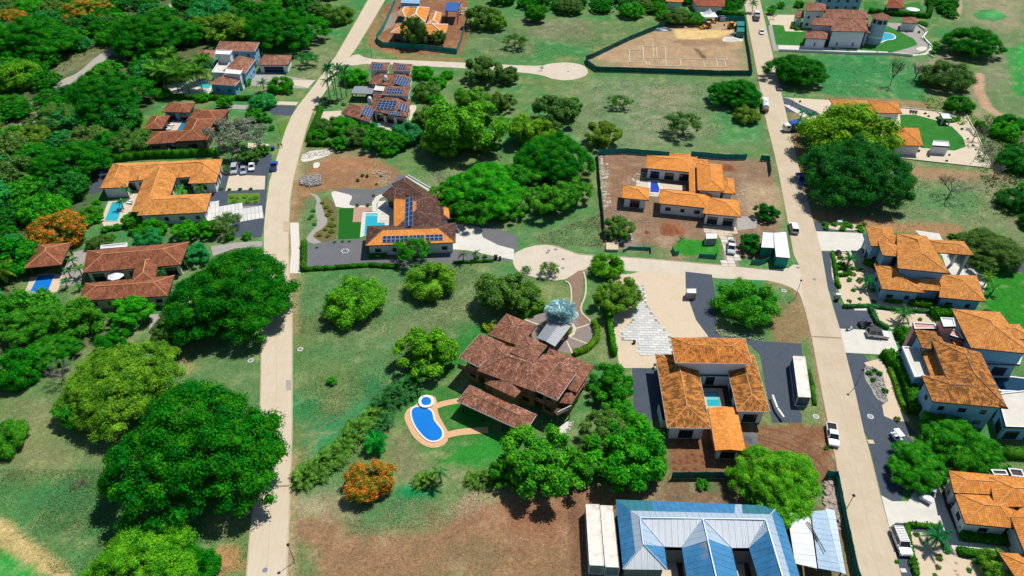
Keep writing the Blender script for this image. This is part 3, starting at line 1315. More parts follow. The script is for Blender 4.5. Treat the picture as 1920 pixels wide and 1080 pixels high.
def bare(px, py, r, label, seed=1, mat=None, zs=1.0, leaf=None):
 p = G(px, py, 3)
 R_ = r / ppm(px, py, 3)
 p = G(px, py, R_ * .5 * zs)
 root = empty('bare_tree', (p.x, p.y, 0), label, 'tree', None, random.uniform(0, 6))
 o = link('branches', bare_mesh(seed, mat or BARKG), root)
 o.scale = (R_, R_, R_ * zs)
 if leaf:
  c = link('crown', proto('fea', seed % 3)[0], root)
  c.scale = (R_ * .9, R_ * .9, R_ * zs * .9)
  c.color = (*GREEN[leaf], 1)
 return root
# palms
def frond_mesh(seed, droop=.5, wid=.2, nleaf=26, fan=False):
 r = random.Random(seed)
 mb = MB()
 pts = []
 for i in range(nleaf + 1):
  t = i / nleaf
  x = t * (1 - .12 * t * droop)
  z = .38 * t - (.55 + droop * .5) * t * t
  pts.append(Vector((x, 0, z)))
 for i in range(nleaf):
  mb.quad(pts[i] + Vector((0, .012, 0)), pts[i] - Vector((0, .012, 0)), pts[i + 1] - Vector((0, .008, 0)), pts[i + 1] + Vector((0, .008, 0)))
 for i in range(2, nleaf + 1):
  t = i / nleaf
  L_ = wid * (math.sin(math.pi * min(1, t * .95 + .08)) ** .6 + .12)
  for s in (-1, 1):
   p = pts[i]
   tip = p + Vector((L_ * .45, s * L_, -L_ * (.35 + r.uniform(0, .3))))
   w = .028
   mb.tri(p - Vector((w, 0, 0)), p + Vector((w, 0, .004)), tip)
 o = mb.build('frond', LEAF)
 me = o.data
 bpy.data.objects.remove(o)
 return me
FR = {}
def palm(px, py, h, R_, label, color=(.05, .20, .02), n=15, group=None, trunk=True, name='palm_tree', cat='palm', at=None, wid=.2, droop=.5):
 """px,py = foot of the trunk"""
 p = G(px, py, 0) if at is None else Vector((at[0], at[1], 0))
 root = empty(name, p, label, cat, group, random.uniform(0, 6))
 k = (round(wid, 2), round(droop, 1))
 if k not in FR:
  FR[k] = [frond_mesh(3 + i, droop * (.6 + .4 * i), wid) for i in range(3)]
 lean = Vector((random.uniform(-.06, .06) * h, random.uniform(-.06, .06) * h, 0))
 if trunk:
  mb = MB()
  mb.tube([(0, 0, -.05), Vector((0, 0, h * .5)) + lean * .3, Vector((0, 0, h)) + lean], [.2, .14, .12], 7)
  mb.build('trunk', BARKG, root)
 top = Vector((0, 0, h)) + lean
 for i in range(n):
  f = link('frond', FR[k][i % 3], root, top)
  ring = i % 3
  f.rotation_euler = (random.uniform(-.15, .15), (-.75, -.3, .12)[ring] + random.uniform(-.1, .1), i * 2.4 + random.uniform(-.2, .2))
  s = R_ * random.uniform(.85, 1.1)
  f.scale = (s, s, s)
  j = random.uniform(.75, 1.3)
  f.color = (color[0] * j, color[1] * j, color[2] * j, 1)
 return root
def palm_clump_mesh(seed):
 r = random.Random(seed)
 mb = MB()
 for i in range(56):
  a = r.uniform(0, 6.28)
  lean = r.uniform(.1, 1.0)
  L_ = r.uniform(.7, 1.15)
  bx, by = r.uniform(-.22, .22), r.uniform(-.22, .22)
  pts = []
  for k in range(13):
   t = k / 12
   out = lean * t * t * .9 + .1 * t
   z = L_ * (1.35 * t - .62 * t * t * (.7 + lean))
   pts.append(Vector((bx + out * math.cos(a), by + out * math.sin(a), z)))
  sd = Vector((-math.sin(a), math.cos(a), 0))
  for k in range(3, 13):
   t = k / 12
   w = .24 * math.sin(math.pi * min(1, t * .9 + .08)) ** .6 + .03
   fw = (pts[k] - pts[k - 1]).normalized()
   for s in (-1, 1):
    tip = pts[k] + sd * s * w + fw * w * .5 - Vector((0, 0, w * .35))
    mb.tri(pts[k] - fw * .05, pts[k] + fw * .045, tip)
  for k in range(12):
   mb.quad(pts[k] + sd * .008, pts[k] - sd * .008, pts[k + 1] - sd * .006, pts[k + 1] + sd * .006)
 o = mb.build('fronds', LEAF)
 me = o.data
 bpy.data.objects.remove(o)
 return me
CLUMP = []
def clump(x, y, R_, label, color=(.07, .17, .03), group=None, name='clump_palm', cat='palm', zs=1.0):
 if not CLUMP:
  CLUMP.extend(palm_clump_mesh(i) for i in range(3))
 root = link(name, random.choice(CLUMP), None, (x, y, 0))
 root.rotation_euler = (0, 0, random.uniform(0, 6))
 root.scale = (R_, R_, R_ * zs)
 j = random.uniform(.8, 1.2)
 root.color = (color[0] * j, color[1] * j, color[2] * j, 1)
 tag(root, label, cat, group)
 return root
def hedge(label, pts, w=1.2, h=1.3, color='mid', dens=34, group=None, leaf=.17, name='hedge', cat='hedge', wob=.12):
 """clipped or loose hedge along a line of ground points"""
 V = []
 ev, ef = [], []
 base = np.array([pts[0][0], pts[0][1], 0.0])
 P, Nn = [], []
 for i in range(len(pts) - 1):
  a = np.array([*pts[i], 0.0])
  b = np.array([*pts[i + 1], 0.0])
  L_ = np.linalg.norm(b - a)
  if L_ < .05:
   continue
  d = (b - a) / L_
  n = np.array([-d[1], d[0], 0])
  cnt = int(L_ * dens * (w + 2 * h) / 3)
  for _ in range(cnt):
   t = rng.uniform(-.1, L_ + .1)
   side = rng.uniform(0, w + 2 * h)
   k = math.sin(t * 1.7 + i) * wob + rng.normal(0, .05)
   if side < w:
    off, z, nn = side - w / 2, h + k, np.array([0, 0, 1.0])
   elif side < w + h:
    off, z, nn = -w / 2 - k, side - w, -n
   else:
    off, z, nn = w / 2 + k, side - w - h, n
   P.append(a + d * t + n * off + np.array([0, 0, z]) - base)
   Nn.append(nn)
  n0 = len(ev)
  for t in (0, L_):
   for off, z in ((-w / 2, 0), (-w / 2, h * .9), (w / 2, h * .9), (w / 2, 0)):
    ev.append(a + d * t + n * off * .9 + np.array([0, 0, z]) - base)
  for f in ((0, 1, 5, 4), (1, 2, 6, 5), (2, 3, 7, 6), (0, 3, 2, 1), (4, 5, 6, 7)):
   ef.append(tuple(n0 + x for x in f))
 V = cards(np.array(P), np.array(Nn), leaf, .6, .7)
 me = quads_mesh(name, V, LEAF, None, (ev, ef))
 o = link(name, me, None, tuple(base))
 col = GREEN[color] if isinstance(color, str) else color
 o.color = (col[0] * .62 + .008, col[1] * .58, col[2] * .62, 1)
 tag(o, label, cat, group)
 return o
def hpts(tile, s, step=2.5):
 pts = line(tile, s)
 out = [pts[0]]
 for i in range(len(pts) - 1):
  a, b = pts[i], pts[i + 1]
  L_ = math.hypot(b[0] - a[0], b[1] - a[1])
  n = max(1, int(L_ / step))
  for k in range(1, n + 1):
   out.append((a[0] + (b[0] - a[0]) * k / n, a[1] + (b[1] - a[1]) * k / n))
 return out
def bush(px, py, r, color, label, zs=1.0, group=None, kind='bush'):
 return tree(kind, px, py, r, color, label, cat='bush', group=group, zs=zs)
NTH = 'first second third fourth fifth sixth seventh eighth ninth tenth eleventh twelfth thirteenth fourteenth fifteenth sixteenth seventeenth eighteenth nineteenth twentieth'.split()
def bushes(tile, s, color, label, group, r=(4, 6), zs=1.0):
 pts = sorted(PX(tile, s), key=lambda q: abs(q[0] - 530))
 for i, (x, y) in enumerate(pts):
  bush(x, y, random.uniform(*r), color, label if len(pts) == 1 else NTH[i] + " from the curving road, " + label, zs, group)
# ================================================================== THE GROUND
def vnoise(x, y, seed):
 r = np.random.default_rng(seed)
 tab = r.uniform(0, 1, (256, 256))
 xi, yi = np.floor(x).astype(int), np.floor(y).astype(int)
 fx, fy = x - xi, y - yi
 fx, fy = fx * fx * (3 - 2 * fx), fy * fy * (3 - 2 * fy)
 a = tab[xi % 256, yi % 256]
 b = tab[(xi + 1) % 256, yi % 256]
 c = tab[xi % 256, (yi + 1) % 256]
 d = tab[(xi + 1) % 256, (yi + 1) % 256]
 return (a * (1 - fx) + b * fx) * (1 - fy) + (c * (1 - fx) + d * fx) * fy
def fbm(x, y, s, seed, o=4):
 t, a, w = 0, 1.0, 0
 for i in range(o):
  t = t + a * vnoise(x / s * 2 ** i + 37.1 * i, y / s * 2 ** i + 11.7 * i, seed + i)
  w += a
  a *= .55
 return t / w
xs = np.arange(-336, 336.01, 1.0)
ys = np.concatenate([np.arange(38, 200, .9), np.arange(200, 470, 1.4)])
XX, YY = np.meshgrid(xs, ys)
ny, nx = XX.shape
gx, gy = XX.copy(), YY.copy()
GRASS = np.array([.062, .150, .045])
colg = np.ones((ny, nx, 3)) * GRASS
n_big = fbm(gx, gy, 22, 1)
n_mid = fbm(gx, gy, 7, 5)
n_fin = fbm(gx, gy, 2.2, 9, 3)
DRY = np.array([.19, .17, .075])
m = np.clip((n_big * .5 + n_mid * .35 + n_fin * .15 - .46) * 6.5, 0, 1)[..., None] * .42
colg = colg * (1 - m) + DRY * m
m = np.clip((.46 - n_mid * .6 - n_big * .4) * 6, 0, 1)[..., None] * .6
colg = colg * (1 - m) + np.array([.012, .16, .045]) * m
def dist_poly(pts, X, Y):
 d2 = np.full(X.shape, 1e9)
 ins = np.zeros(X.shape, bool)
 n = len(pts)
 for i in range(n):
  x1, y1 = pts[i]
  x2, y2 = pts[(i + 1) % n]
  dx, dy = x2 - x1, y2 - y1
  t = np.clip(((X - x1) * dx + (Y - y1) * dy) / (dx * dx + dy * dy + 1e-9), 0, 1)
  d2 = np.minimum(d2, (X - x1 - t * dx) ** 2 + (Y - y1 - t * dy) ** 2)
  if dy != 0:
   c = ((y1 > Y) != (y2 > Y)) & (X < dx * (Y - y1) / dy + x1)
   ins ^= c
 d = np.sqrt(d2)
 return np.where(ins, -d, d)
def dist_line(pts, X, Y):
 d2 = np.full(X.shape, 1e9)
 for i in range(len(pts) - 1):
  x1, y1 = pts[i]
  x2, y2 = pts[i + 1]
  dx, dy = x2 - x1, y2 - y1
  t = np.clip(((X - x1) * dx + (Y - y1) * dy) / (dx * dx + dy * dy + 1e-9), 0, 1)
  d2 = np.minimum(d2, (X - x1 - t * dx) ** 2 + (Y - y1 - t * dy) ** 2)
 return np.sqrt(d2)
def patch(tile, s, col, soft=1.5, amt=1.0, wob=3.0, rag=0.0, w=None):
 """an area of the ground with another cover: worn soil, dry grass, lush grass; w = half width of a worn line"""
 global colg
 pts = line(tile, s)
 x0, x1 = min(p[0] for p in pts) - 12, max(p[0] for p in pts) + 12
 y0, y1 = min(p[1] for p in pts) - 12, max(p[1] for p in pts) + 12
 ix = np.where((xs > x0) & (xs < x1))[0]
 iy = np.where((ys > y0) & (ys < y1))[0]
 if len(ix) < 2 or len(iy) < 2:
  return
 sl = (slice(iy[0], iy[-1] + 1), slice(ix[0], ix[-1] + 1))
 X, Y = gx[sl], gy[sl]
 d = dist_poly(pts, X, Y) if w is None else dist_line(pts, X, Y) - w
 soft *= .6
 d = d + (n_mid[sl] - .5) * wob * 2.2 + (n_fin[sl] - .5) * wob * 2
 k = np.clip(.5 - d / (2 * soft), 0, 1)
 if rag:
  k = k * np.clip(1 - rag + (n_fin[sl] * .6 + n_mid[sl] * .4 - .35) * 4 * rag, 0, 1)
 k = (k * amt)[..., None]
 colg[sl] = colg[sl] * (1 - k) + np.array(col) * k
SOIL = (.20, .095, .05)
SOILD = (.125, .062, .038)
SOILR = (.25, .095, .042)
TAN = (.33, .235, .14)
SAND = (.46, .36, .22)
OLIVE = (.15, .15, .065)
LUSH = (.02, .135, .022)
LUSH2 = (.03, .23, .02)
TEAL = (.008, .15, .055)
STRAW = (.28, .24, .15)
EARTHG = (.045, .05, .026)
# the wood's floor
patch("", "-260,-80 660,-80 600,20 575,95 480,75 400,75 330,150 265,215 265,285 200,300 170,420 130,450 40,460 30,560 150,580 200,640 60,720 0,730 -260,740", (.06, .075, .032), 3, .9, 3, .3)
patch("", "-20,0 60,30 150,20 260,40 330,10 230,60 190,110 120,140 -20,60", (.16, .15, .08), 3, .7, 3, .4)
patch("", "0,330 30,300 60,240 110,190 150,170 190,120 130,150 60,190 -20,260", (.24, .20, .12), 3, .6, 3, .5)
# field south-west of the curving road
patch("", "0,735 120,760 80,830 200,860 60,900 0,860", (.17, .16, .075), 3, .7, 3, .3)
patch("", "120,880 230,900 230,960 110,1000 60,940", TEAL, 4, .5, 4, .4)
patch("", "-10,985 40,1025 112,1085", (.42, .30, .13), .8, .95, .8, .25, w=1.5)
patch("", "-40,1035 20,1040 80,1085 -40,1110", (.012, .22, .03), 1, .9, 1)
patch("", "330,670 440,640 480,660 480,760 400,720", (.09, .15, .06), 3, .6, 3)
patch("", "385,1030 420,1010 448,1025 452,1065 400,1085", (.36, .17, .08), 1.5, .85, 1.5, .2)
patch("", "330,675 345,665 365,690 350,705", (.3, .2, .1), 1, .6, 1)
# big green lot in the middle
patch("", "560,530 700,510 860,500 960,520 920,600 700,700 620,640 560,580", (.085, .15, .062), 6, .6, 5, .2)
patch("", "740,610 800,580 880,555 900,580 800,640 740,640", (.17, .165, .085), 4, .6, 4, .3)
patch("", "560,830 640,760 700,730 720,760 650,810 590,870", (.006, .16, .06), 3, .75, 3, .2)
patch("", "560,740 620,740 620,800 570,850", (.01, .15, .05), 4, .5, 4, .3)
patch("", "850,615 900,610 950,640 860,700 790,770 740,760 760,700", LUSH, 2, .8, 2)
patch("", "700,780 770,740 870,720 960,800 960,850 900,870 760,850 735,820", LUSH, 2, .75, 2, .1)
patch("", "725,800 765,775 790,830 800,890 740,890", (.16, .14, .075), 3, .75, 3, .3)
patch("", "845,760 905,765 940,800 860,800 850,780", (.015, .17, .014), 1, .85, 1)
patch("", "860,830 960,800 990,830 930,870 830,870", (.02, .18, .02), 2, .8, 2)
patch("", "735,910 780,905 830,908 815,940 740,935", (.004, .17, .05), 1, .95, .8)
patch("", "735,870 850,880 930,905 740,905", (.17, .17, .09), 2, .6, 2, .3)
patch("", "560,905 740,905 740,950 660,975 560,950", (.07, .15, .055), 3, .7, 2)
# bare lot at the foot of the picture
patch("", "540,950 630,955 700,985 760,1000 860,940 950,915 1090,920 1150,960 1160,1100 530,1100", (.215, .12, .066), 3, .97, 3, .12)
patch("", "900,935 1060,940 1080,1010 960,1010 880,970", (.20, .09, .05), 4, .8, 4, .2)
patch("", "640,960 740,940 800,950 770,980 700,1000 640,1015", (.02, .15, .045), 2, .7, 3, .5)
patch("", "830,950 960,900 990,915 850,975", STRAW, 2, .7, 3, .5)
patch("", "540,930 640,925 660,970 560,980", (.3, .25, .16), 2, .7, 3, .5)
patch("", "545,1010 600,1020 590,1085 540,1085", (.04, .15, .04), 2, .7, 2, .2)
patch("", "810,1000 960,1010 900,1085 780,1085", (.13, .12, .055), 4, .5, 4, .5)
patch("", "1075,900 1090,1085", (.10, .05, .035), .6, .8, .6, .2, w=1.0)
patch("", "1090,920 1170,900 1180,1085 1095,1085", (.20, .105, .06), 2, .9, 1)
patch("", "1240,890 1400,895 1570,960 1590,1085 1160,1085 1155,960", (.14, .085, .055), 2, .9, 1.5, .1)
patch("", "1180,905 1260,910 1240,938 1160,938", (.20, .15, .08), 2, .7, 2, .3)
patch("", "1290,905 1350,905 1350,925 1290,925", (.05, .13, .04), 1.5, .7, 1)
# beside the curving road, its eastern verge
patch("", "560,270 552,420 548,520", (.30, .21, .12), 1.2, .8, 1, .2, w=1.6)
patch("", "552,850 548,930 541,1085", (.30, .22, .13), .8, .8, 1, .3, w=1.0)
patch("", "560,520 552,560 551,620", (.22, .18, .09), 1, .7, 1, .3, w=1.5)
# lot by the modern house
patch("", "565,280 650,270 700,290 765,335 740,350 640,352 565,350", (.15, .15, .075), 2, .9, 2)
patch("", "560,330 610,300 690,290 760,330 700,355 600,360 548,420 548,360", (.22, .115, .06), 2, .95, 2, .1)
patch("", "590,295 660,290 680,310 620,318", (.30, .14, .075), 3, .5, 2)
patch("", "570,370 610,370 605,420 570,480 562,440", (.09, .15, .06), 2, .8, 2)
patch("", "800,330 870,320 920,420 860,410", (.19, .17, .10), 3, .8, 3, .4)
patch("", "830,440 960,430 1120,430 1125,460 990,462 900,440", (.06, .15, .05), 3, .6, 2, .3)
patch("", "990,440 1130,400 1130,470 1010,458", (.13, .15, .07), 3, .6, 3, .4)
# fields at the top middle
patch("", "870,60 1100,40 1200,50 1100,100 960,110 880,110", (.10, .14, .065), 4, .6, 4, .2)
patch("", "960,35 1100,35 1110,70 1010,75", (.16, .15, .09), 4, .7, 4, .3)
patch("", "1000,75 1110,85 1090,105 1000,108", (.01, .17, .04), 4, .6, 4, .3)
patch("", "1120,145 1400,150 1440,270 1130,290 1060,200", (.10, .165, .075), 4, .8, 4, .1)
patch("", "1150,150 1300,160 1330,250 1180,280", (.20, .185, .12), 3, .75, 6, .75)
patch("", "1340,210 1420,200 1430,260 1350,270", (.012, .18, .04), 3, .6, 3, .3)
patch("", "1050,160 1130,150 1150,260 1080,290", (.14, .16, .08), 3, .6, 4, .5)
patch("", "560,80 600,60 640,100 600,150 545,150", (.16, .16, .085), 3, .6, 2, .3)
# building plot with the teal fence
patch("", "716,15 708,78 720,94 790,104 866,101 880,60 876,0 740,0", (.19, .08, .045), 1, .95, .8, .05)
patch("", "722,30 745,20 745,45 715,60", (.22, .20, .17), 1, .7, 1)
patch("", "700,20 700,85 760,108 860,112", (.23, .12, .06), 1, .85, 1, .1, w=2.2)
# the pegged-out plot
patch("", "1100,108 1180,75 1260,47 1310,36 1390,32 1396,100 1405,138 1130,128", (.30, .20, .12), 1, .95, 1, .05)
patch("", "1266,55 1385,57 1335,75 1268,73", (.50, .35, .15), 1.2, .95, 1, .1)
patch("", "1255,75 1350,72 1370,85 1280,86", (.19, .12, .07), 1, .8, 1, .3)
patch("", "1305,92 1320,108", (.09, .05, .035), .6, .9, .3, 0, w=.9)
patch("", "1110,110 1170,118 1150,128 1115,124", (.15, .17, .08), 1.5, .8, 1, .2)
patch("", "1370,95 1405,80 1405,135 1390,135", (.16, .17, .09), 1.5, .7, 1.5, .4)
patch("", "1398,60 1410,90 1425,160 1445,260 1460,330", (.11, .14, .06), 1.2, .8, 1, .2, w=1.6)
# orange roofed house still being built
patch("", "1120,285 1450,300 1458,395 1482,480 1440,485 1330,478 1250,488 1195,470 1128,462", (.185, .115, .075), 1.5, .97, 1.2, .06)
patch("", "1390,340 1470,350 1470,420 1400,400", (.32, .24, .15), 3, .8, 2, .3)
patch("", "1130,295 1200,300 1190,370 1145,400", (.19, .10, .06), 3, .6, 3, .2)
patch("", "1230,440 1300,430 1280,480 1240,485", (.27, .19, .13), 2, .7, 2, .2)
patch("", "1280,447 1350,450 1352,480 1262,478", (.015, .17, .014), 1, .95, 1.2)
patch("", "1200,455 1250,468 1250,490 1170,478", (.08, .14, .05), 1, .8, 1)
patch("", "1160,435 1190,440 1200,470 1150,465", (.22, .2, .18), 1.5, .7, 2, .5)
# verge strips of the straight road
patch("", "1490,250 1520,390 1535,420 1515,380", (.27, .15, .08), 1.5, .9, 1, .1)
patch("", "1490,200 1493,260 1500,300", (.25, .14, .08), 1, .8, 1, 0, w=1.4)
patch("", "1452,525 1490,540 1505,575 1530,640 1555,790 1600,960 1605,1085", (.25, .155, .09), 1, .9, .8, .1, w=1.3)
patch("", "1440,520 1495,550 1510,620 1500,650 1450,640 1440,560", (.22, .13, .07), 2, .9, 1.5, .15)
patch("", "1450,530 1485,545 1490,562 1468,572 1445,550", (.05, .15, .04), 1.5, .85, 1)
patch("", "1570,890 1600,990 1612,1085", (.10, .14, .05), .7, .7, 1, .2, w=.9)
patch("", "1240,790 1400,800 1480,790 1555,800 1585,900 1480,905 1400,890 1260,892", (.165, .078, .042), 1.2, .97, 1, .05)
patch("", "1350,775 1420,780 1420,800 1340,795", (.10, .06, .04), 1, .7, 1)
# fields on the far side
patch("", "1545,180 1735,195 1745,205 1560,192", (.24, .14, .08), 1.2, .8, 1, .1, w=2.0)
patch("", "1530,105 1740,110 1740,190 1545,180", (.015, .165, .05), 2, .75, 3, .3)
patch("", "1700,110 1790,110 1850,160 1860,260 1800,230 1750,200 1730,150", (.21, .18, .11), 3, .8, 4, .5)
patch("", "1510,300 1620,330 1700,300 1860,330 1900,420 1840,440 1640,425 1540,415", (.13, .16, .075), 2, .9, 2, .1)
patch("", "1700,312 1870,322 1890,340 1700,338", (.25, .15, .085), 1.5, .85, 1.5, .1)
patch("", "1515,385 1580,405 1680,415 1800,425 1800,450 1620,428 1530,418", (.27, .145, .075), 1.5, .9, 1.5, .1)
patch("", "1700,350 1790,345 1850,380 1820,410 1720,400", (.035, .17, .05), 3, .6, 4, .4)
patch("", "1860,230 1920,230 1920,560 1880,420 1830,330", (.17, .155, .10), 3, .8, 4, .5)
patch("", "1745,110 1800,60 1790,110 1770,160", (.20, .16, .12), 2, .7, 3, .4)
# golf course
patch("", "1800,-80 2200,-80 2200,330 1920,235 1840,200 1830,120 1790,60", (.10, .15, .065), 2, .95, 2, .1)
patch("", "1800,-20 1920,0 1920,50 1880,60 1820,40", (.21, .185, .11), 3, .8, 4, .3)
patch("", "1835,90 1900,80 1930,130 1860,170 1838,140", (.16, .165, .10), 3, .7, 3, .3)
patch("", "1822,26 1840,18 1875,20 1890,32 1865,40 1835,38", (.012, .18, .04), 1, .8, .6)
patch("", "1845,23 1870,19 1886,27 1866,35 1848,32", (.05, .24, .07), .5, .95, .3)
patch("", "1885,90 1960,75 1960,185 1905,180 1890,130", (.012, .19, .03), 2, .8, 1)
patch("", "1910,85 1960,80 1960,125 1912,122", (.012, .26, .03), 1, .9, .6)
patch("", "1838,140 1836,170 1850,200 1885,225 1925,245", (.34, .21, .14), .5, .95, .3, 0, w=1.7)
patch("", "1797,-20 1797,15 1790,35", (.30, .22, .16), .5, .9, .3, 0, w=1.7)
# green lawns round the villas
patch("", "1845,515 1870,500 1960,520 1960,650 1880,600 1840,570", (.018, .15, .012), .8, 1, .5, .1)
patch("", "1640,170 1660,170 1700,200", (.3, .2, .12), .5, .5, .5, 0, w=.5)
patch("", "265,250 275,235 310,225 300,215 275,225", (.03, .2, .02), 1, .6, 1)
k_ = np.clip((n_fin - .62) * 7, 0, 1)[..., None] * .25
colg = colg * (1 - k_) + np.array([.26, .23, .13]) * k_
fn = .80 + .42 * n_fin
colg = colg * fn[..., None] * 1.32
px_, py_ = gx.copy(), gy.copy()
px_[:, 0] = -3500
px_[:, -1] = 3500
py_[0, :] = -400
py_[-1, :] = 6000
V = np.stack([px_, py_, np.zeros_like(px_)], -1).reshape(-1, 3)
idx = np.arange(ny * nx).reshape(ny, nx)
F = np.stack([idx[:-1, :-1], idx[:-1, 1:], idx[1:, 1:], idx[1:, :-1]], -1).reshape(-1, 4)
me = bpy.data.meshes.new("ground")
me.vertices.add(len(V))
me.vertices.foreach_set("co", V.astype(np.float32).ravel())
me.loops.add(F.size)
me.loops.foreach_set("vertex_index", F.astype(np.int32).ravel())
me.polygons.add(len(F))
me.polygons.foreach_set("loop_start", (np.arange(len(F)) * 4).astype(np.int32))
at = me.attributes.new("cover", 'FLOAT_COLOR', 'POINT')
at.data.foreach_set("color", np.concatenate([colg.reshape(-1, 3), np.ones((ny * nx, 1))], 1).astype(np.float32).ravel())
me.update(calc_edges=True)
def ground_mat():
 m, nt, N, L, b = nodes_of("ground_cover")
 at = N.new("ShaderNodeAttribute")
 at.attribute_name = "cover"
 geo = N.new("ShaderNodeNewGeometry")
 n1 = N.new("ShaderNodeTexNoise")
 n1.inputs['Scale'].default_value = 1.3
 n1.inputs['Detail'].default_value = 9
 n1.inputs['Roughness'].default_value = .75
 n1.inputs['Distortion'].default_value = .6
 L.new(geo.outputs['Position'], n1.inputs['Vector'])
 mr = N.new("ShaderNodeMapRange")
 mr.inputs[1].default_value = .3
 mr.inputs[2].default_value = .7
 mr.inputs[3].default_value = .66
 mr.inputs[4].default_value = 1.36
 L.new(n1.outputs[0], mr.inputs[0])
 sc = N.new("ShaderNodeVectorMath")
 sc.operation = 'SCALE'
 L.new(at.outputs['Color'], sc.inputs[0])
 n5 = N.new("ShaderNodeTexNoise")
 n5.inputs['Scale'].default_value = 4.5
 n5.inputs['Detail'].default_value = 3
 n5.inputs['Distortion'].default_value = 1.0
 L.new(geo.outputs['Position'], n5.inputs['Vector'])
 m5 = N.new("ShaderNodeMapRange")
 m5.inputs[1].default_value = .3
 m5.inputs[2].default_value = .7
 m5.inputs[3].default_value = .62
 m5.inputs[4].default_value = 1.36
 L.new(n5.outputs[0], m5.inputs[0])
 mu = N.new("ShaderNodeMath")
 mu.operation = 'MULTIPLY'
 L.new(mr.outputs[0], mu.inputs[0])
 L.new(m5.outputs[0], mu.inputs[1])
 L.new(mu.outputs[0], sc.inputs['Scale'])
 # flecks of dead grass and small stones
 n2 = N.new("ShaderNodeTexNoise")
 n2.inputs['Scale'].default_value = 1.0
 n2.inputs['Detail'].default_value = 8
 n2.inputs['Roughness'].default_value = .8
 mp = N.new("ShaderNodeMapping")
 mp.inputs['Scale'].default_value = (1.3, .5, 1)
 mp.inputs['Rotation'].default_value = (0, 0, .5)
 L.new(geo.outputs['Position'], mp.inputs[0])
 L.new(mp.outputs[0], n2.inputs['Vector'])
 m2 = N.new("ShaderNodeMapRange")
 m2.inputs[1].default_value = .60
 m2.inputs[2].default_value = .74
 m2.inputs[4].default_value = .5
 L.new(n2.outputs[0], m2.inputs[0])
 mx = N.new("ShaderNodeMix")
 mx.data_type = 'RGBA'
 mx.inputs[7].default_value = (.36, .33, .23, 1)
 L.new(m2.outputs[0], mx.inputs[0])
 L.new(sc.outputs[0], mx.inputs[6])
 L.new(mx.outputs[2], b.inputs['Base Color'])
 b.inputs['Roughness'].default_value = .95
 b.inputs['Specular IOR Level'].default_value = .05
 bp = N.new("ShaderNodeBump")
 bp.inputs['Strength'].default_value = .8
 bp.inputs['Distance'].default_value = .25
 L.new(n1.outputs[0], bp.inputs['Height'])
 L.new(bp.outputs[0], b.inputs['Normal'])
 return m
me.materials.append(ground_mat())
ground = bpy.data.objects.new("ground", me)
COL.objects.link(ground)
tag(ground, kind='structure')
# ------------------------------------------------------------------ surfaces
def road_mat(name, col, dirt, sx=2.4, sy=.12, rot=0.0):
 m, nt, N, L, b = nodes_of(name)
 geo = N.new("ShaderNodeNewGeometry")
 mp = N.new("ShaderNodeMapping")
 mp.inputs['Rotation'].default_value = (0, 0, rot)
 mp.inputs['Scale'].default_value = (sx, sy, 1)
 L.new(geo.outputs['Position'], mp.inputs[0])
 n1 = N.new("ShaderNodeTexNoise")
 n1.inputs['Scale'].default_value = 1.0
 n1.inputs['Detail'].default_value = 5
 L.new(mp.outputs[0], n1.inputs['Vector'])
 n2 = N.new("ShaderNodeTexNoise")
 n2.inputs['Scale'].default_value = .22
 n2.inputs['Detail'].default_value = 9
 n2.inputs['Roughness'].default_value = .72
 L.new(geo.outputs['Position'], n2.inputs['Vector'])
 mr = N.new("ShaderNodeMapRange")
 mr.inputs[1].default_value = .3
 mr.inputs[2].default_value = .7
 mr.inputs[3].default_value = .95
 mr.inputs[4].default_value = 1.04
 L.new(n1.outputs[0], mr.inputs[0])
 sc = N.new("ShaderNodeVectorMath")
 sc.operation = 'SCALE'
 sc.inputs[0].default_value = col
 L.new(mr.outputs[0], sc.inputs['Scale'])
 n6 = N.new("ShaderNodeTexNoise")
 n6.inputs['Scale'].default_value = .8
 n6.inputs['Detail'].default_value = 6
 n6.inputs['Roughness'].default_value = .7
 L.new(geo.outputs['Position'], n6.inputs['Vector'])
 m6 = N.new("ShaderNodeMapRange")
 m6.inputs[1].default_value = .60
 m6.inputs[2].default_value = .74
 m6.inputs[3].default_value = 1.0
 m6.inputs[4].default_value = .72
 L.new(n6.outputs[0], m6.inputs[0])
 m7 = N.new("ShaderNodeMath")
 m7.operation = 'MULTIPLY'
 L.new(mr.outputs[0], m7.inputs[0])
 L.new(m6.outputs[0], m7.inputs[1])
 L.new(m7.outputs[0], sc.inputs['Scale'])
 m2 = N.new("ShaderNodeMapRange")
 m2.inputs[1].default_value = .42
 m2.inputs[2].default_value = .66
 m2.inputs[4].default_value = .6
 L.new(n2.outputs[0], m2.inputs[0])
 mx = N.new("ShaderNodeMix")
 mx.data_type = 'RGBA'
 mx.inputs[7].default_value = (*dirt, 1)
 L.new(m2.outputs[0], mx.inputs[0])
 L.new(sc.outputs[0], mx.inputs[6])
 L.new(mx.outputs[2], b.inputs['Base Color'])
 b.inputs['Roughness'].default_value = .9
 b.inputs['Specular IOR Level'].default_value = .1
 return m
ROAD = road_mat("road_concrete", (.56, .48, .365), (.51, .41, .28))
ROAD2 = road_mat("road_concrete_dusty", (.53, .445, .33), (.45, .345, .225), rot=.22)
ROADP = road_mat("road_concrete_pale", (.57, .505, .41), (.49, .405, .30))
KERB = plain("kerb_concrete", (.46, .36, .24), .9, .2, .6)
CONC = plain("white_concrete", (.60, .58, .52), .85, .08, .5, dirt=(.45, .42, .36), damt=.4, coord='World')
CONCC = plain("cream_concrete", (.58, .49, .37), .9, .08, .5, dirt=(.48, .38, .27), damt=.4, coord='World')
CONCD = plain("grey_concrete", (.34, .32, .29), .9, .12, .5, dirt=(.24, .21, .18), damt=.4, coord='World')
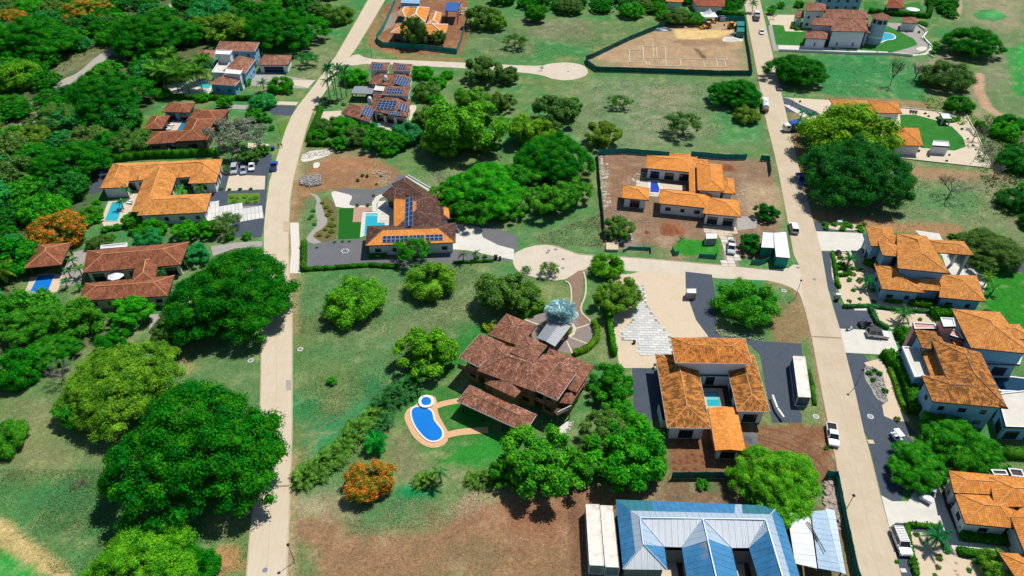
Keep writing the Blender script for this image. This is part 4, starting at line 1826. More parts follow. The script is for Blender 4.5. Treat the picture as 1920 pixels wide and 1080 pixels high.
ASPH = plain("dark_asphalt", (.055, .072, .10), .85, .2, 1.5, dirt=(.075, .085, .10), dscale=.3, damt=.7, coord='World', bump=.3)
GRAV = plain("grey_gravel", (.13, .135, .145), .95, .35, 6, dirt=(.18, .175, .165), dscale=.3, damt=.5, coord='World', bump=.5, bscale=5)
GRAVL = plain("pale_gravel", (.32, .30, .27), .95, .4, 5, coord='World', bump=.5, bscale=5)
SANDM = plain("cream_sand", (.58, .47, .34), .95, .08, 2, dirt=(.48, .38, .25), damt=.35, coord='World')
WSTONE = plain("white_stones", (.62, .58, .52), .9, .3, 4, coord='World', bump=.5, bscale=3)
BRICKP = plain("pink_paving", (.42, .25, .19), .9, .15, 3, coord='World')
BROWNP = plain("brown_drive", (.25, .16, .115), .9, .18, 2, dirt=(.17, .12, .10), damt=.5, coord='World')
GREYP = plain("grey_brown_paving", (.24, .20, .18), .9, .15, 2, dirt=(.17, .14, .13), damt=.5, coord='World')
TURF = plain("artificial_turf", (.006, .11, .005), .95, .15, 3, coord='World')
LAWN = plain("lawn", (.016, .15, .012), .95, .35, 1.2, dirt=(.05, .22, .015), dscale=.2, damt=.6, coord='World', bump=.4)
LAWNO = plain("olive_lawn", (.085, .19, .02), .95, .25, 1.2, dirt=(.16, .2, .04), dscale=.15, damt=.6, coord='World', bump=.4)
TERRA = plain("terracotta_deck", (.60, .37, .20), .9, .15, 2, coord='World')
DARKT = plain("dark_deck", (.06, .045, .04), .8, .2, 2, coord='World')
SLATE = plain("grey_slabs", (.42, .42, .40), .85, .15, 1.2)
RED_E = plain("red_soil", (.27, .10, .045), .95, .3, 1.5, bump=.6, bscale=2)
ORANGE_E = plain("brown_soil", (.20, .075, .035), .95, .3, 1.5, bump=.6, bscale=2)
curving_road = "725,-60 722,0 695,46 667,92 645,120 625,150 611,170 601,185 587,207 575,240 567,270 556,312 547,350 543,380 542,410 541,450 542,505 548,560 548,700 548,810 545,900 542,980 537,1100 461,1100 468,1010 476,935 483,850 489,750 490,650 493,560 494,500 495,425 499,385 505,342 516,305 527,270 536,242 547,217 560,197 575,178 595,152 612,128 630,105 660,53 690,0 715,-60"
sheet("road", ROAD, "", curving_road, 3)
sheet("road", ROADP, "", "640,118 668,99 687,110 730,112 772,113 862,117 960,122 1015,124 1030,119 1065,116.5 1095,122 1104,134 1097,144 1065,151.5 1035,148 1018,141 980,136 857,127 810,125 740,121 690,119 655,124", 2, smooth=1)
straight_road = "1389,-60 1395,0 1403,50 1414,105 1422,147 1437,230 1448,270 1462,332 1477,415 1489,480 1500,500 1506,560 1522,630 1540,730 1552,790 1564,842 1575,910 1595,1000 1617,1100 1696,1100 1690,1080 1667,990 1650,927 1634,860 1620,810 1600,720 1585,660 1575,617 1563,580 1552,540 1540,470 1525,415 1515,377 1497,310 1487,270 1477,225 1468,187 1455,130 1441,70 1425,0 1416,-60"
sheet("road", ROAD2, "", straight_road, 3)
sheet("road", ROADP, "", "1500,497 1487,496 1478,503 1435,506 1400,502 1360,498 1272,490 1172,482 1107,479 1085,477 1066,470 1047,462 1025,459 1005,460 985,465 966,474 962,484 962,493 967,505 980,514 1005,521 1035,527 1060,524 1080,512 1100,504 1152,506 1285,516 1350,522 1440,526 1465,532 1485,540 1499,550 1508,575 1530,560", 2)
for nm, s in (("kerb", "722,0 695,46 667,92"), ("kerb", "601,187 587,207 575,240 567,270 556,312 547,350 542,410 541,450 542,505 548,560 548,700 548,810 545,900 542,980 537,1100"),
              ("kerb", "461,1100 468,1010 476,935 483,850 489,750 490,650"), ("kerb", "690,0 660,53 630,105"),
              ("kerb", "1395,0 1403,50 1414,105 1422,147 1437,230 1448,270 1462,332 1477,415 1489,480"),
              ("kerb", "1508,575 1522,630 1540,730 1552,790 1564,842 1575,910 1595,1000 1617,1100"),
              ("kerb", "962,493 967,505 980,514 1005,521 1035,527 1060,524"),
              ("kerb", "1040,461 1066,470 1085,477 1172,482 1272,490 1350,497")):
 ribbon(nm, KERB, smoothline(line("", s), 1), .22, 0, h=.09)
# joints cut in the concrete, darker repairs
JOINT = plain("dark_joint", (.27, .215, .15), .9, .2)
for s in ("1523,631 1577,634", "475,914 543,911", ):
 ribbon("road_joint", JOINT, line("", s), .35, 5)
for s, m_ in (("536,713 546,713 546,732 537,732", CONCD), ("531,415 543,415 543,434 531,434", KERB), ("1499,372 1512,370 1515,378 1502,381", CONCD)):
 sheet("road_patch", m_, "", s, 5)
# faint slab joints along both roads
rl, rr = smoothline(line("", "690,0 660,53 630,105 612,128 575,178 547,217 527,270 505,342 495,425 494,520 491,640 489,730 483,850 476,935 462,1085"), 1), None
FAINT = plain("faint_joint", (.47, .40, .30), .9, .2)
ribbon("road_joint", FAINT, smoothline(line("", "705,3 678,50 649,100 590,180 557,230 546,270 525,345 519,420 518,520 519,640 518,740 514,860 509,940 500,1085"), 1), .1, 4)
ribbon("road_joint", FAINT, smoothline(line("", "1409,0 1420,60 1440,147 1468,270 1496,400 1521,500 1549,630 1578,760 1607,880 1650,1085"), 1), .1, 4)
# track through the wood
ribbon("track", plain("track_gravel", (.36, .33, .28), .95, .25, 2, coord='World'), smoothline(line("", "-60,360 0,325 24,303 60,250 85,205 120,152 155,140 190,108 215,90 260,60 300,40 322,17 350,-30")), 5.0, 1)
# ---- villa with the orange U-shaped roof, and its forecourt
sheet("driveway", ASPH, "01", "1640,200 1760,130 1940,130 1990,60 2040,80 2000,320 1990,550 1960,700 1740,700 1740,560 1560,560 1560,350 1620,340", 1)
sheet("driveway", CONCC, "01", "1720,230 1990,240 1985,340 1690,352", 2)
sheet("planting_bed", LAWNO, "01", "1712,372 1950,366 1945,440 1705,446", 2)
sheet("patio", ASPH, "01", "720,200 850,170 800,340 700,380 660,360", 1)
sheet("pool_deck", CONCC, "01", "815,425 960,410 1010,350 1060,360 1010,480 960,610 780,620 755,565", 1)
sheet("driveway", CONCD, "", "395,462 440,455 492,452 492,462 440,466 400,480", 2)
sheet("driveway", CONCD, "", "280,590 345,585 345,620 280,625", 1)
# villa top left
sheet("pool_deck", CONC, "00", "1215,640 1480,600 1590,660 1570,700 1260,715", 1)
sheet("driveway", CONCD, "10", "-60,550 140,548 280,580 440,605 380,665 100,650 -60,640", 1)
sheet("driveway", ROADP, "10", "240,600 445,602 390,660 340,650 240,630", 2)
sheet("driveway", ASPH, "10", "150,790 300,792 270,868 130,860 90,830", 1)
sheet("driveway", CONCC, "10", "160,760 320,765 300,790 150,785", 2)
sheet("driveway", CONCC, "11", "-60,-10 100,0 80,60 -60,40", 1)
sheet("driveway", CONCD, "00", "1650,780 1860,790 1840,820 1700,815", 1)
sheet("lawn", LAWNO, "00", "980,950 1130,870 1170,840 1240,845 1120,985 1090,1080 970,1080", 1)
sheet("courtyard", DARKT, "00", "1240,900 1410,880 1360,1060 1180,1040", 1)
sheet("pool_deck", CONCC, "00", "1290,905 1372,905 1318,992 1235,990", 2)
sheet("lawn", LAWNO, "10", "180,905 250,905 210,1010 150,1000", 1)
sheet("pavement", ASPH, "11", "20,130 110,130 80,290 10,260", 1)
# villa bottom left
sheet("courtyard", GRAVL, "01", "545,815 660,785 640,1000 600,1060 430,1060 470,960", 1)
sheet("pool_deck", SANDM, "01", "230,995 475,975 435,1100 350,1160 170,1160", 1)
# solar house
sheet("patio", CONCC, "10", "870,915 1090,925 1060,1010 830,1000", 1)
sheet("path", CONCC, "10", "1150,790 1200,785 1205,810 1180,860 1160,905 1140,900 1160,850", 1, 1)
sheet("patio", CONCC, "10", "440,840 640,830 640,870 560,880 500,1000 430,1060", 1)
# modern house with the turf square
sheet("gravel_yard", GRAV, "11", "570,350 700,330 860,345 1010,310 1060,235 1120,232 1130,250 1040,340 900,450 740,470 600,470", 1, 1)
sheet("gravel_yard", GRAV, "11", "385,760 600,715 790,715 830,760 830,860 1000,820 1500,800 1790,850 1900,860 1900,880 1500,890 1050,915 385,925", 1)
sheet("gravel_yard", GRAV, "11", "1480,620 1700,600 1960,690 1960,800 1820,770 1690,700 1500,690", 1)
sheet("driveway", CONC, "11", "1490,600 1540,600 1680,625 1700,700 1820,760 1935,790 1935,870 1780,840 1600,800 1480,790", 2)
sheet("path", WSTONE, "11", "560,365 590,352 640,365 720,385 720,410 700,440 705,465 800,462 870,462 870,480 600,480 590,440", 2, 1)
sheet("artificial_lawn", TURF, "11", "625,484 735,481 725,588 787,588 778,708 615,714", 3)
sheet("patio", BRICKP, "11", "735,475 880,472 875,500 800,512 790,586 725,586", 3)
sheet("pool_deck", CONC, "11", "800,512 1040,506 1035,620 830,640 830,690 780,700 790,586", 4)
sheet("path", CONC, "11", "940,375 900,395 870,440 873,508 905,508 905,450 930,410 985,380", 5)
sheet("patio", CONC, "11", "915,430 1035,420 1040,510 905,508", 3)
sheet("path", CONC, "11", "1115,240 1140,240 1400,385 1370,400", 3)
sheet("dry_bed", plain("dry_planting", (.16, .12, .05), .95, .4, 4, dirt=(.07, .12, .02), dscale=1.0, damt=.8, coord='World', bump=.7, bscale=4), "11", "490,410 560,410 610,480 610,700 590,720 500,740 430,700 430,680 520,620 545,560 500,500", 2, 1)
sheet("stone_bed", GRAVL, "11", "380,360 480,385 500,500 540,560 520,620 420,680 500,740 480,760 370,730 400,670 470,600 440,500 460,410", 1, 1)
sheet("stone_bed", WSTONE, "11", "255,590 320,590 335,970 250,970 265,800", 2)
sheet("stone_bed", WSTONE, "11", "350,60 570,35 575,75 440,120 330,140", 1, 1)
sheet("stone_bed", WSTONE, "11", "430,140 480,135 475,175 430,185", 1, 1)
# brown house in the middle
sheet("forecourt", GREYP, "B", "590,130 700,80 810,50 1010,60 1105,150 1140,200 1140,270 1110,330 1040,370 980,390 870,370 700,330", 1, 1)
ribbon("paving_band", CONCC, line("B", "598,122 755,178"), .35, 3)
ribbon("paving_band", CONCC, line("B", "1000,190 1115,155"), .35, 3)
ribbon("paving_band", CONCC, line("B", "950,258 1118,322"), .35, 3)
ribbon("paving_band", CONCC, line("B", "925,290 970,388"), .35, 3)
sheet("driveway", BROWNP, "", "1062,525 1084,508 1101,506 1094,520 1091,545 1087,570 1090,585 1110,600 1090,612 1072,590 1076,560 1072,535", 3)
ribbon("kerb", CONCC, smoothline(line("", "1094,510 1098,522 1099,545 1096,560 1089,575 1090,588 1108,602 1114,622 1112,640")), .35, 2, h=.12)
ribbon("kerb", CONCC, smoothline(line("", "1060,527 1070,533 1072,560 1069,580 1055,590 1040,578")), .35, 2, h=.12)
sheet("path", CONCC, "B", "935,140 975,150 1000,190 985,240 950,262 935,250 965,225 975,190 960,160 935,155", 4)
sheet("planting_bed", LAWNO, "B", "930,190 965,180 970,215 945,245 930,240", 3)
sheet("pool_deck", TERRA, "", "792,742 815,741 820,755 821,775 829,790 842,812 838,832 815,841 795,836 775,820 762,795 757,780 765,765 780,760", 1, 1)
ribbon("path", TERRA, smoothline(line("", "818,761 838,755 862,751")), 1.4, 2)
ribbon("path", TERRA, smoothline(line("", "836,816 862,810 890,808 915,806")), 1.5, 2)
sheet("path", CONC, "", "1042,810 1060,790 1075,792 1052,822", 2)
# courtyard house
sheet("driveway", SANDM, "22", "760,-100 890,-105 985,-130 1300,-130 1305,0 1330,100 1380,230 1480,365 1200,380 1080,500 1080,600 840,600 800,560 780,400 750,300 760,200", 1)
sheet("gravel_yard", ASPH, "22", "1300,-122 1500,-100 1530,100 1530,330 1600,380 1500,400 1380,240 1330,100 1303,0", 2)
sheet("gravel_yard", ASPH, "22", "900,600 1100,605 1160,1010 1100,990 950,1010 915,930", 1)
sheet("gravel_yard", ASPH, "32", "-180,390 250,418 260,520 190,520 180,840 255,950 250,1010 30,1010 -60,500", 1)
sheet("courtyard", DARKT, "22", "1395,600 1620,620 1700,900 1420,900", 1)
# fence side of the white shed
sheet("patio", CONCD, "21", "1690,540 1850,550 1830,630 1690,650", 1)
# right hand villas
sheet("driveway", CONC, "31", "355,655 705,668 745,800 740,830 700,808 385,800", 2)
sheet("driveway", ASPH, "31", "335,580 400,585 440,640 690,660 750,700 790,800 720,800 705,668 350,655", 1)
sheet("gravel_yard", ASPH, "31", "385,800 470,815 480,1000 520,1120 455,1100", 1)
sheet("sand_garden", SANDM, "31", "465,810 700,812 760,890 830,1000 830,1100 920,1150 1240,1230 1180,1300 580,1220 530,1100 480,1000", 1)
sheet("sand_garden", SANDM, "31", "410,595 700,600 700,650 450,640", 2, 1)
sheet("path", CONC, "", "1602,575 1650,577 1750,584 1765,592 1700,590 1640,583 1602,582", 3)
sheet("driveway", ASPH, "32", "455,-20 520,90 560,150 760,150 790,200 830,270 820,305 540,305", 1)
sheet("sand_garden", SANDM, "32", "795,150 1250,210 1250,290 930,310 840,260 800,190", 2)
sheet("driveway", CONC, "32", "540,305 925,325 990,500 950,505 580,485", 2)
sheet("gravel_yard", ASPH, "32", "585,485 720,500 760,560 730,700 860,860 870,960 1040,1010 1120,1100 720,1100", 1)
sheet("sand_garden", SANDM, "32", "720,560 840,530 900,620 950,740 1000,860 1060,1000 960,1000 870,960 855,880 900,850 880,720 830,650 760,610", 2)
sheet("gravel_bed", GRAVL, "32", "725,580 790,590 860,640 885,740 900,850 870,865 800,820 770,740 720,680", 3, 1)
sheet("gravel_yard", ASPH, "33", "735,0 1000,-10 1080,60 1000,520 920,520 850,470", 1)
sheet("driveway", CONC, "33", "848,475 930,520 1050,520 1100,440 1270,390 1350,560 1430,820 1800,860 1800,910 1390,885 1300,700 1050,685 960,680 910,715", 2)
sheet("gravel_yard", ASPH, "33", "905,715 960,685 1050,685 1310,705 1370,880 1420,920 1600,940 1720,1000 1640,1080 1600,1200 1100,1200 1000,1085", 1)
sheet("sand_garden", SANDM, "33", "1040,745 1240,760 1330,900 1450,950 1600,980 1630,1020 1600,1200 1100,1200 1080,1000 1050,850", 3)
sheet("patio", DARKT, "33", "1290,400 1340,400 1480,720 1400,725 1330,560", 3)
sheet("terrace", CONC, "32", "1750,770 2060,750 2100,1100 1760,1040", 1)
sheet("terrace", CONC, "K", "620,170 870,205 900,265 1220,420 1290,540 1350,720 1320,800 1230,640 960,620 900,430", 1)
sheet("courtyard", ASPH, "", "1885,475 1960,470 1960,530 1900,505", 1)
# paved garden of the villa by the golf course
sheet("terrace", CONCC, "30", "110,730 450,750 1000,810 1250,835 1480,850 1560,1000 1590,1080 1680,1265 1000,1190 900,1080", 1)
sheet("lawn", LAWN, "30", "990,860 1100,860 1250,900 1380,950 1460,1030 1485,1100 1400,1130 1150,1110 1000,1000", 2)
sheet("lawn", LAWN, "30", "1260,880 1300,865 1430,880 1440,910 1350,925 1270,910", 2, 1)
sheet("driveway", ASPH, "30", "105,730 160,740 250,790 350,830 400,860 300,900 250,850 140,840 150,920 280,920 120,1000", 1)
sheet("path", CONC, "30", "110,780 160,790 300,860 400,880 400,930 330,910 250,870 150,810", 2)
# white villa with the tower
sheet("driveway", CONCC, "30", "-10,110 200,112 185,200 270,240 270,260 100,240 20,190", 2)
sheet("lawn", LAWN, "30", "30,185 115,190 130,235 300,240 260,340 60,335", 3)
sheet("path", CONC, "30", "75,338 290,345 700,378 930,390 1130,408 1180,395 1215,360 1200,320 1150,280 1180,240 1150,200 1100,170 1160,190 1195,240 1175,280 1225,330 1225,370 1190,410 1080,420 640,405 80,380", 3)
sheet("gravel_yard", GRAVL, "30", "900,170 1100,180 1170,240 1140,290 1200,330 1190,380 1120,400 940,395 1120,340 1100,300 960,220 890,200", 2)
sheet("lawn", LAWN, "30", "880,200 900,195 960,225 1090,290 1120,330 1060,350 950,385 700,375 700,300", 3)
sheet("stone_bed", WSTONE, "30", "1100,365 1160,345 1205,360 1150,390", 4, 1)
sheet("gravel_bed", GRAVL, "30", "0,190 30,190 75,380 40,380", 1)
sheet("lawn", LAWN, "30", "715,15 820,10 835,90 720,80", 1)
sheet("lawn", LAWN, "30", "1000,40 1130,10 1170,90 1000,100", 1)
# foundation lines of the pegged-out plot
fd = empty("foundation", PW("C", "430,700")[0], "pegged foundation outline of pale strips on the brown fenced plot", "foundation")
b0 = Vector(fd.location)
for s in ("0,600 160,605", "0,635 160,635", "160,555 430,565", "160,555 175,740", "280,530 290,690", "320,560 335,695", "430,565 440,800", "0,690 160,695", "160,695 1180,720",
          "0,745 175,745", "200,740 205,780", "235,740 240,790", "240,790 1160,808", "610,710 615,785", "890,730 900,800", "1040,690 1170,690", "1040,690 1060,800", "1170,690 1170,730",
          "1140,720 1160,810", "1060,725 1170,730", "0,600 0,745"):
 a, b = PW("C", s)
 mb = MB()
 mb.bar(a - b0 + Vector((0, 0, .05)), b - b0 + Vector((0, 0, .05)), .32, .2)
 mb.build("footing", plain("chalk_white", (.55, .49, .40), .9, .2, 3), fd)
# ================================================================== HOUSES
# villa with the orange U-shaped roof
house("villa", "low villa with a bright orange U-shaped tiled roof, turquoise pool beside it", "house", T_ORANGE, WHITE, [
 W("01", "845,148 1668,112 1645,232 780,290", 3.6, win='glass'),
 W("01", "845,148 1010,142 955,325 748,332", 3.55, win='none'),
 W("01", "1468,121 1668,112 1620,292 1412,297", 3.58, win='auto'),
 W("01", "1120,150 1360,142 1240,500 985,510", 3.65, win='glass'),
 W("01", "1080,395 1587,370 1545,512 1030,538", 3.5, win='auto'),
], fasc=TRIMB)
house("villa", "red-brown tiled villa of four roofs round a narrow pool with a beige deck", "house", T_BROWN2, plain("dark_plaster", (.16, .13, .11), .8, .1), [
 W("00", "1270,768 1467,770 1420,845 1212,838", 3.2, win='glass', wall=BLUESHADEW),
 W("00", "1140,868 1275,870 1215,968 1078,965", 3.2, open=True, post=WOOD),
 W("00", "1465,818 1720,824 1640,925 1400,900", 3.6, win='none'),
 W("00", "1415,880 1620,890 1530,1050 1320,1060", 3.9, win='glass'),
 W("00", "1140,988 1610,960 1555,1052 1080,1085", 3.4, win='glass'),
 W("00", "1665,835 1718,838 1690,880 1640,880", 3.0, win='none'),
])
# villa bottom left, brown
house("pavilion", "square brown tiled pool pavilion with open sides above a blue pool", "pavilion", T_BROWN2, CREAMW, [
 W("01", "265,752 535,740 460,905 185,932", 3.3, open=True, post=WOOD, pitch=.4)])
house("villa", "long red-brown tiled villa with two parallel roofs joined by a stem, palms in its courtyards", "house", T_BROWN2, CREAMW, [
 W("01", "655,800 1420,735 1355,905 620,965", 3.6, win='glass'),
 W("01", "1030,850 1190,845 1165,1030 985,1040", 3.8, win='none'),
 W("01", "640,1045 1310,985 1255,1140 590,1175", 3.4, win='auto'),
 W("01", "1110,905 1175,905 1170,1010 1080,1015", 3.3, kind='gable', win='none'),
 W("01", "760,765 955,745 950,775 755,790", 2.6, kind='flat', mat=CONC, fascia=TRIMW, win='none'),
])
# villa top left, modern and white
house("villa", "white and blue modern villa with stepped pinkish-brown roofs and white box towers near coconut palms", "house", T_PINK, BLUESHADEW, [
 W("00", "1650,308 1945,318 1910,385 1615,375", 6.6),
 W("00", "1490,372 1618,376 1598,446 1462,441", 3.2, win='none'),
 W("00", "1790,418 1915,445 1840,548 1672,530", 5.6, win='auto'),
 W("00", "1680,560 1800,602 1760,642 1555,628", 4.0, win='auto', wall=plain("bright_blue_plaster", (.12, .33, .55), .8, .05)),
 W("00", "1622,378 1742,382 1722,412 1617,408", 7.0, kind='flat', mat=WHITE, wall=WHITE, win='none', oh=.3),
 W("00", "1700,513 1824,518 1800,560 1685,552", 6.0, kind='flat', mat=WHITE, wall=WHITE, win='none', oh=.3),
 W("00", "1660,450 1745,450 1680,560 1590,556", 3.4, kind='flat', mat=CONC, wall=WHITE, win='none', oh=.1, par=.8),
], capm=CAPB, fasc=TRIMW)
house("garage", "brown tiled garage with a wide dark blue door beside the white and blue villa", "garage", T_PINK, WHITE, [
 W("10", "60,412 272,415 240,488 5,487", 3.3, win={2: 'garage'}, doorm=plain("navy_door", (.01, .025, .07), .5, .1))], capm=CAPB)
# solar panel house
house("villa", "villa of stepped brown roofs thickly covered in blue solar panels, royal palms beside it", "house", T_BROWN, WHITE, [
 W("10", "870,465 1007,470 985,522 838,516", 6.6, solar=[(2, "10", "880,478 955,480 945,515 860,512", 4, 2)], pitch=.25, fascia=TRIMW),
 W("10", "1032,470 1174,482 1155,532 1010,525", 6.6, solar=[(2, "10", "1065,485 1120,488 1118,520 1045,518", 4, 2)], pitch=.25, fascia=TRIMW),
 W("10", "900,545 1165,560 1150,655 845,628", 4.6, solar=[(1, "10", "1070,570 1150,590 1130,645 1030,635", 5, 4)], win='none'),
 W("10", "905,630 1012,635 982,690 882,680", 4.2, kind='flat', mat=CONC, win='none', oh=.1),
 W("10", "970,645 1166,655 1138,716 945,708", 6.4, solar=[(2, "10", "985,665 1090,668 1110,705 975,700", 6, 2)], pitch=.25, fascia=TRIMW, win='auto'),
 W("10", "700,780 905,795 842,915 640,850", 3.6, solar=[(1, "10", "830,785 882,825 850,892 798,850", 4, 5)], win='none'),
 W("10", "880,700 1165,745 1130,878 870,832", 3.8, win='glass', solar=[(2, "10", "920,752 1050,756 1045,830 905,815", 5, 4), (1, "10", "1085,768 1140,800 1120,848 1072,815", 3, 5), (2, "10", "1000,838 1085,842 1082,870 992,862", 5, 2)]),
 W("10", "955,820 1150,810 1128,880 955,862", 3.2, open=True, pitch=.2),
], fasc=TRIMB, capm=CAPB)
house("carport", "grey metal canopy on dark posts between the royal palms and the solar panelled villa", "canopy", METAL_G, WHITE, [
 W("10", "740,652 888,656 886,705 712,700", 3.0, kind='shed', rise=.3, open=True, post=WOOD, rib=(.4, .03), oh=.3)])
# roof under construction, top
house("unfinished_house", "unfinished house with bare orange roof and white ridges inside the teal mesh fence", "house", T_NEW, plain("raw_block", (.12, .13, .15), .9, .2), [
 W("10", "1150,55 1302,60 1270,168 1108,160", 4.4, win='glass', capr=.3),
 W("10", "1060,178 1440,185 1418,264 1010,246", 3.9, win='glass', capr=.3),
 W("10", "1322,85 1392,100 1368,186 1282,180", 4.0, win='none', capr=.3),
 W("10", "1085,60 1160,55 1120,130 1060,105", 3.4, win='none', capr=.3),
], capm=TRIMW, fasc=TRIMW)
house("watch_shelter", "small tower shelter with a flat blue roof on bare posts behind the unfinished house", "shelter", plain("blue_sheet_roof", (.02, .10, .34), .5, .1), WHITE, [
 W("10", "1430,20 1532,22 1510,85 1418,80", 5.5, kind='shed', rise=.2, open=True, post=WOOD, oh=.2, rib=(.5, .03))])
house("shed", "pale blue flat shed behind the unfinished house at the picture's upper edge", "shed", plain("pale_blue_roof", (.25, .40, .55), .5, .1), BLUESHADEW, [
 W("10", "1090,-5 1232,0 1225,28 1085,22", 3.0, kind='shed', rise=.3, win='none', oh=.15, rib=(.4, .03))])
# white villa with tower
house("villa", "tall white villa with pinkish clay roofs joined to a round tower", "house", T_PINK, plain("lilac_white_plaster", (.62, .66, .74), .8, .05), [
 W("30", "285,25 432,28 436,82 270,80", 7.6, wall=WHITE),
 W("30", "215,78 270,82 268,134 205,130", 4.4, win='none'),
 W("30", "432,70 740,84 752,142 424,128", 6.2, win='none'),
 W("30", "345,135 560,138 545,195 322,188", 7.2, win='slot'),
 W("30", "490,140 757,150 742,238 470,232", 7.0, win='slot'),
 W("30", "285,235 457,240 450,293 273,287", 4.2, win='slot'),
 W("30", "700,165 757,170 765,252 725,240", 5.8, win='none'),
], capm=CAPB)
def tower(label, tile, cx, cy, h, r, roofr, roofh, wallm, roofm):
 p = PW(tile, "%g,%g" % (cx, cy), h)[0]
 root = empty("round_tower", (p.x, p.y, 0), label, "tower")
 mb = MB()
 k = 16
 for (z0, z1, rr, m) in ((0, 2.6, r, 0), (2.6, 3.3, r * 1.02, 1), (3.3, h - 2.2, r, 0), (h - .5, h, r, 0)):
  secs = [[(rr * math.cos(2 * math.pi * j / k), rr * math.sin(2 * math.pi * j / k), z) for j in range(k)] for z in (z0, z1)]
  mb.loft(secs, m)
 mb.build("wall", [wallm, TRIMW], root)
 for j in range(8):
  a = j * math.pi / 4
  m2 = MB()
  m2.box(r * .93 * math.cos(a), r * .93 * math.sin(a), h - 1.35, .35, .35, 1.7)
  m2.build("pillar", wallm, root)
 m2 = MB()
 m2.disc(0, 0, h - 2.2, r * .8, r * .8, 16, 0, 1.7)
 m2.build("window_band", GLASS, root)
 base = Vector((p.x, p.y, 0))
 k = 8
 for j in range(k):
  a, b = 2 * math.pi * j / k, 2 * math.pi * (j + 1) / k
  P1 = base + Vector((roofr * math.cos(a), roofr * math.sin(a), h))
  P2 = base + Vector((roofr * math.cos(b), roofr * math.sin(b), h))
  slope(root, base, [P1, P2, base + Vector((0, 0, h + roofh))], roofm)
  cap(root, base, P1, base + Vector((0, 0, h + roofh)), CAPB)
tower("round blue-white tower with an eight-sided clay roof standing by the curved pool", "30", 848, 128, 10.5, 3.1, 4.1, 1.8, plain("tower_blue_plaster", (.30, .50, .62), .8, .05), T_PINK)
house("garden_hut", "little white hut with a clay roof on the gravel behind the round tower", "hut", T_PINK, WHITE, [
 W("30", "1012,130 1112,133 1122,176 1000,170", 3.4, oh=.3, win='none')], capm=CAPB)
house("villa", "tall plain blue-grey house behind the white villa, cut by the picture's top edge", "house", T_PINK, BLUESHADEW, [
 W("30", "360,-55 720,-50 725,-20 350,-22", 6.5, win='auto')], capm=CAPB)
house("gazebo", "red tiled gazebo standing on the clipped lawn behind the round tower", "gazebo", T_RED, WHITE, [
 W("30", "915,-20 1005,-15 1022,62 882,58", 3.2, open=True, pitch=.5)], capm=CAPB)
house("villa", "house with a long reddish roof behind the white tent and green hedge", "house", T_RED, WHITE, [
 W("20", "1340,-20 1600,-10 1592,52 1382,42", 3.6, win='none')], capm=CAPB)
house("villa", "low orange roof partly hidden behind the row of trees by the fenced brown plot", "house", T_ORANGE, WHITE, [
 W("20", "1160,-20 1290,-15 1280,18 1150,10", 3.4, win='none')])
# villa behind the big golden topped tree
house("villa", "orange tiled villa half hidden by the huge yellow-green tree beside an olive lawn", "house", T_ORANGE2, WHITE, [
 W("30", "460,743 760,756 862,940 590,925", 3.9, win='none'),
 W("30", "752,755 970,766 1006,850 820,848", 4.3, win='glass'),
 W("30", "855,950 1130,962 1163,1095 925,1088", 3.5, win='none'),
])
house("garden_store", "white cube-shaped store with a flat roof on the pale paving by the olive lawn", "store", WHITE, WHITE, [
 W("31", "1240,-22 1352,-16 1360,22 1228,14", 2.8, kind='flat', oh=.1, win={3: 'slot'})])
house("garden_shelter", "small white flat canopy on a hedge island in the paved garden", "shelter", WHITE, WHITE, [
 W("30", "1292,850 1355,853 1378,892 1312,890", 2.3, kind='flat', open=True, oh=.2, par=.12)])
# building site with new orange roofs
house("unfinished_house", "new bright orange-roofed house round a small blue pool on the building site", "house", T_NEW, WHITE, [
 W("21", "1012,85 1390,98 1372,215 1003,180", 3.7, win='glass', capp=1),
 W("21", "1182,68 1340,76 1345,118 1178,105", 4.0, win='none'),
 W("21", "1330,110 1468,118 1470,160 1335,150", 3.75, win='none'),
 W("21", "1325,150 1395,150 1390,385 1330,370", 3.8, win='glass'),
 W("21", "1385,146 1575,152 1592,358 1392,346", 5.2, win='none'),
 W("21", "1560,250 1662,258 1676,374 1570,366", 3.9, win='none'),
 W("21", "1110,340 1500,372 1470,482 1102,444", 3.6, win='auto'),
 W("21", "1480,400 1703,424 1716,548 1428,520", 3.7, win={2: 'glass', 3: 'slot'}),
], fasc=TRIMB)
house("pavilion", "small square pavilion with a bright orange hipped roof on the bare building site", "pavilion", T_NEW, WHITE, [
 W("21", "835,308 1030,332 1026,422 825,404", 3.3, win='glass')])
# modern dark and orange roof with solar panels
house("villa", "modern villa with dark brown and orange roof slopes and strips of solar panels", "house", T_DARK, WHITE, [
 W("11", "1020,298 1120,250 1372,412 1290,500", 3.9, slopes={}, win='none', kind='hip', pitch=.3),
 W("11", "945,380 1020,318 1200,345 1038,440", 3.6, win='glass', pitch=.4),
 W("11", "1035,405 1370,370 1395,640 1033,640", 3.8, ridge=1, slopes={3: T_NEW}, win='glass', pitch=.34,
      solar=[(3, "11", "1122,405 1178,400 1172,612 1118,620", 2, 6)]),
 W("11", "835,616 1498,592 1495,738 820,762", 3.7, slopes={2: T_NEW}, win='auto', solar=[(2, "11", "950,690 1140,685 1140,735 948,740", 6, 2), (2, "11", "1272,680 1402,675 1402,722 1272,726", 4, 2), (2, "11", "1148,684 1262,681 1262,728 1148,732", 4, 2)]),
 W("11", "1365,470 1447,462 1452,565 1368,570", 3.5, win='none', slopes={1: T_NEW}),
], capm=CAPB, fasc=TRIMB)
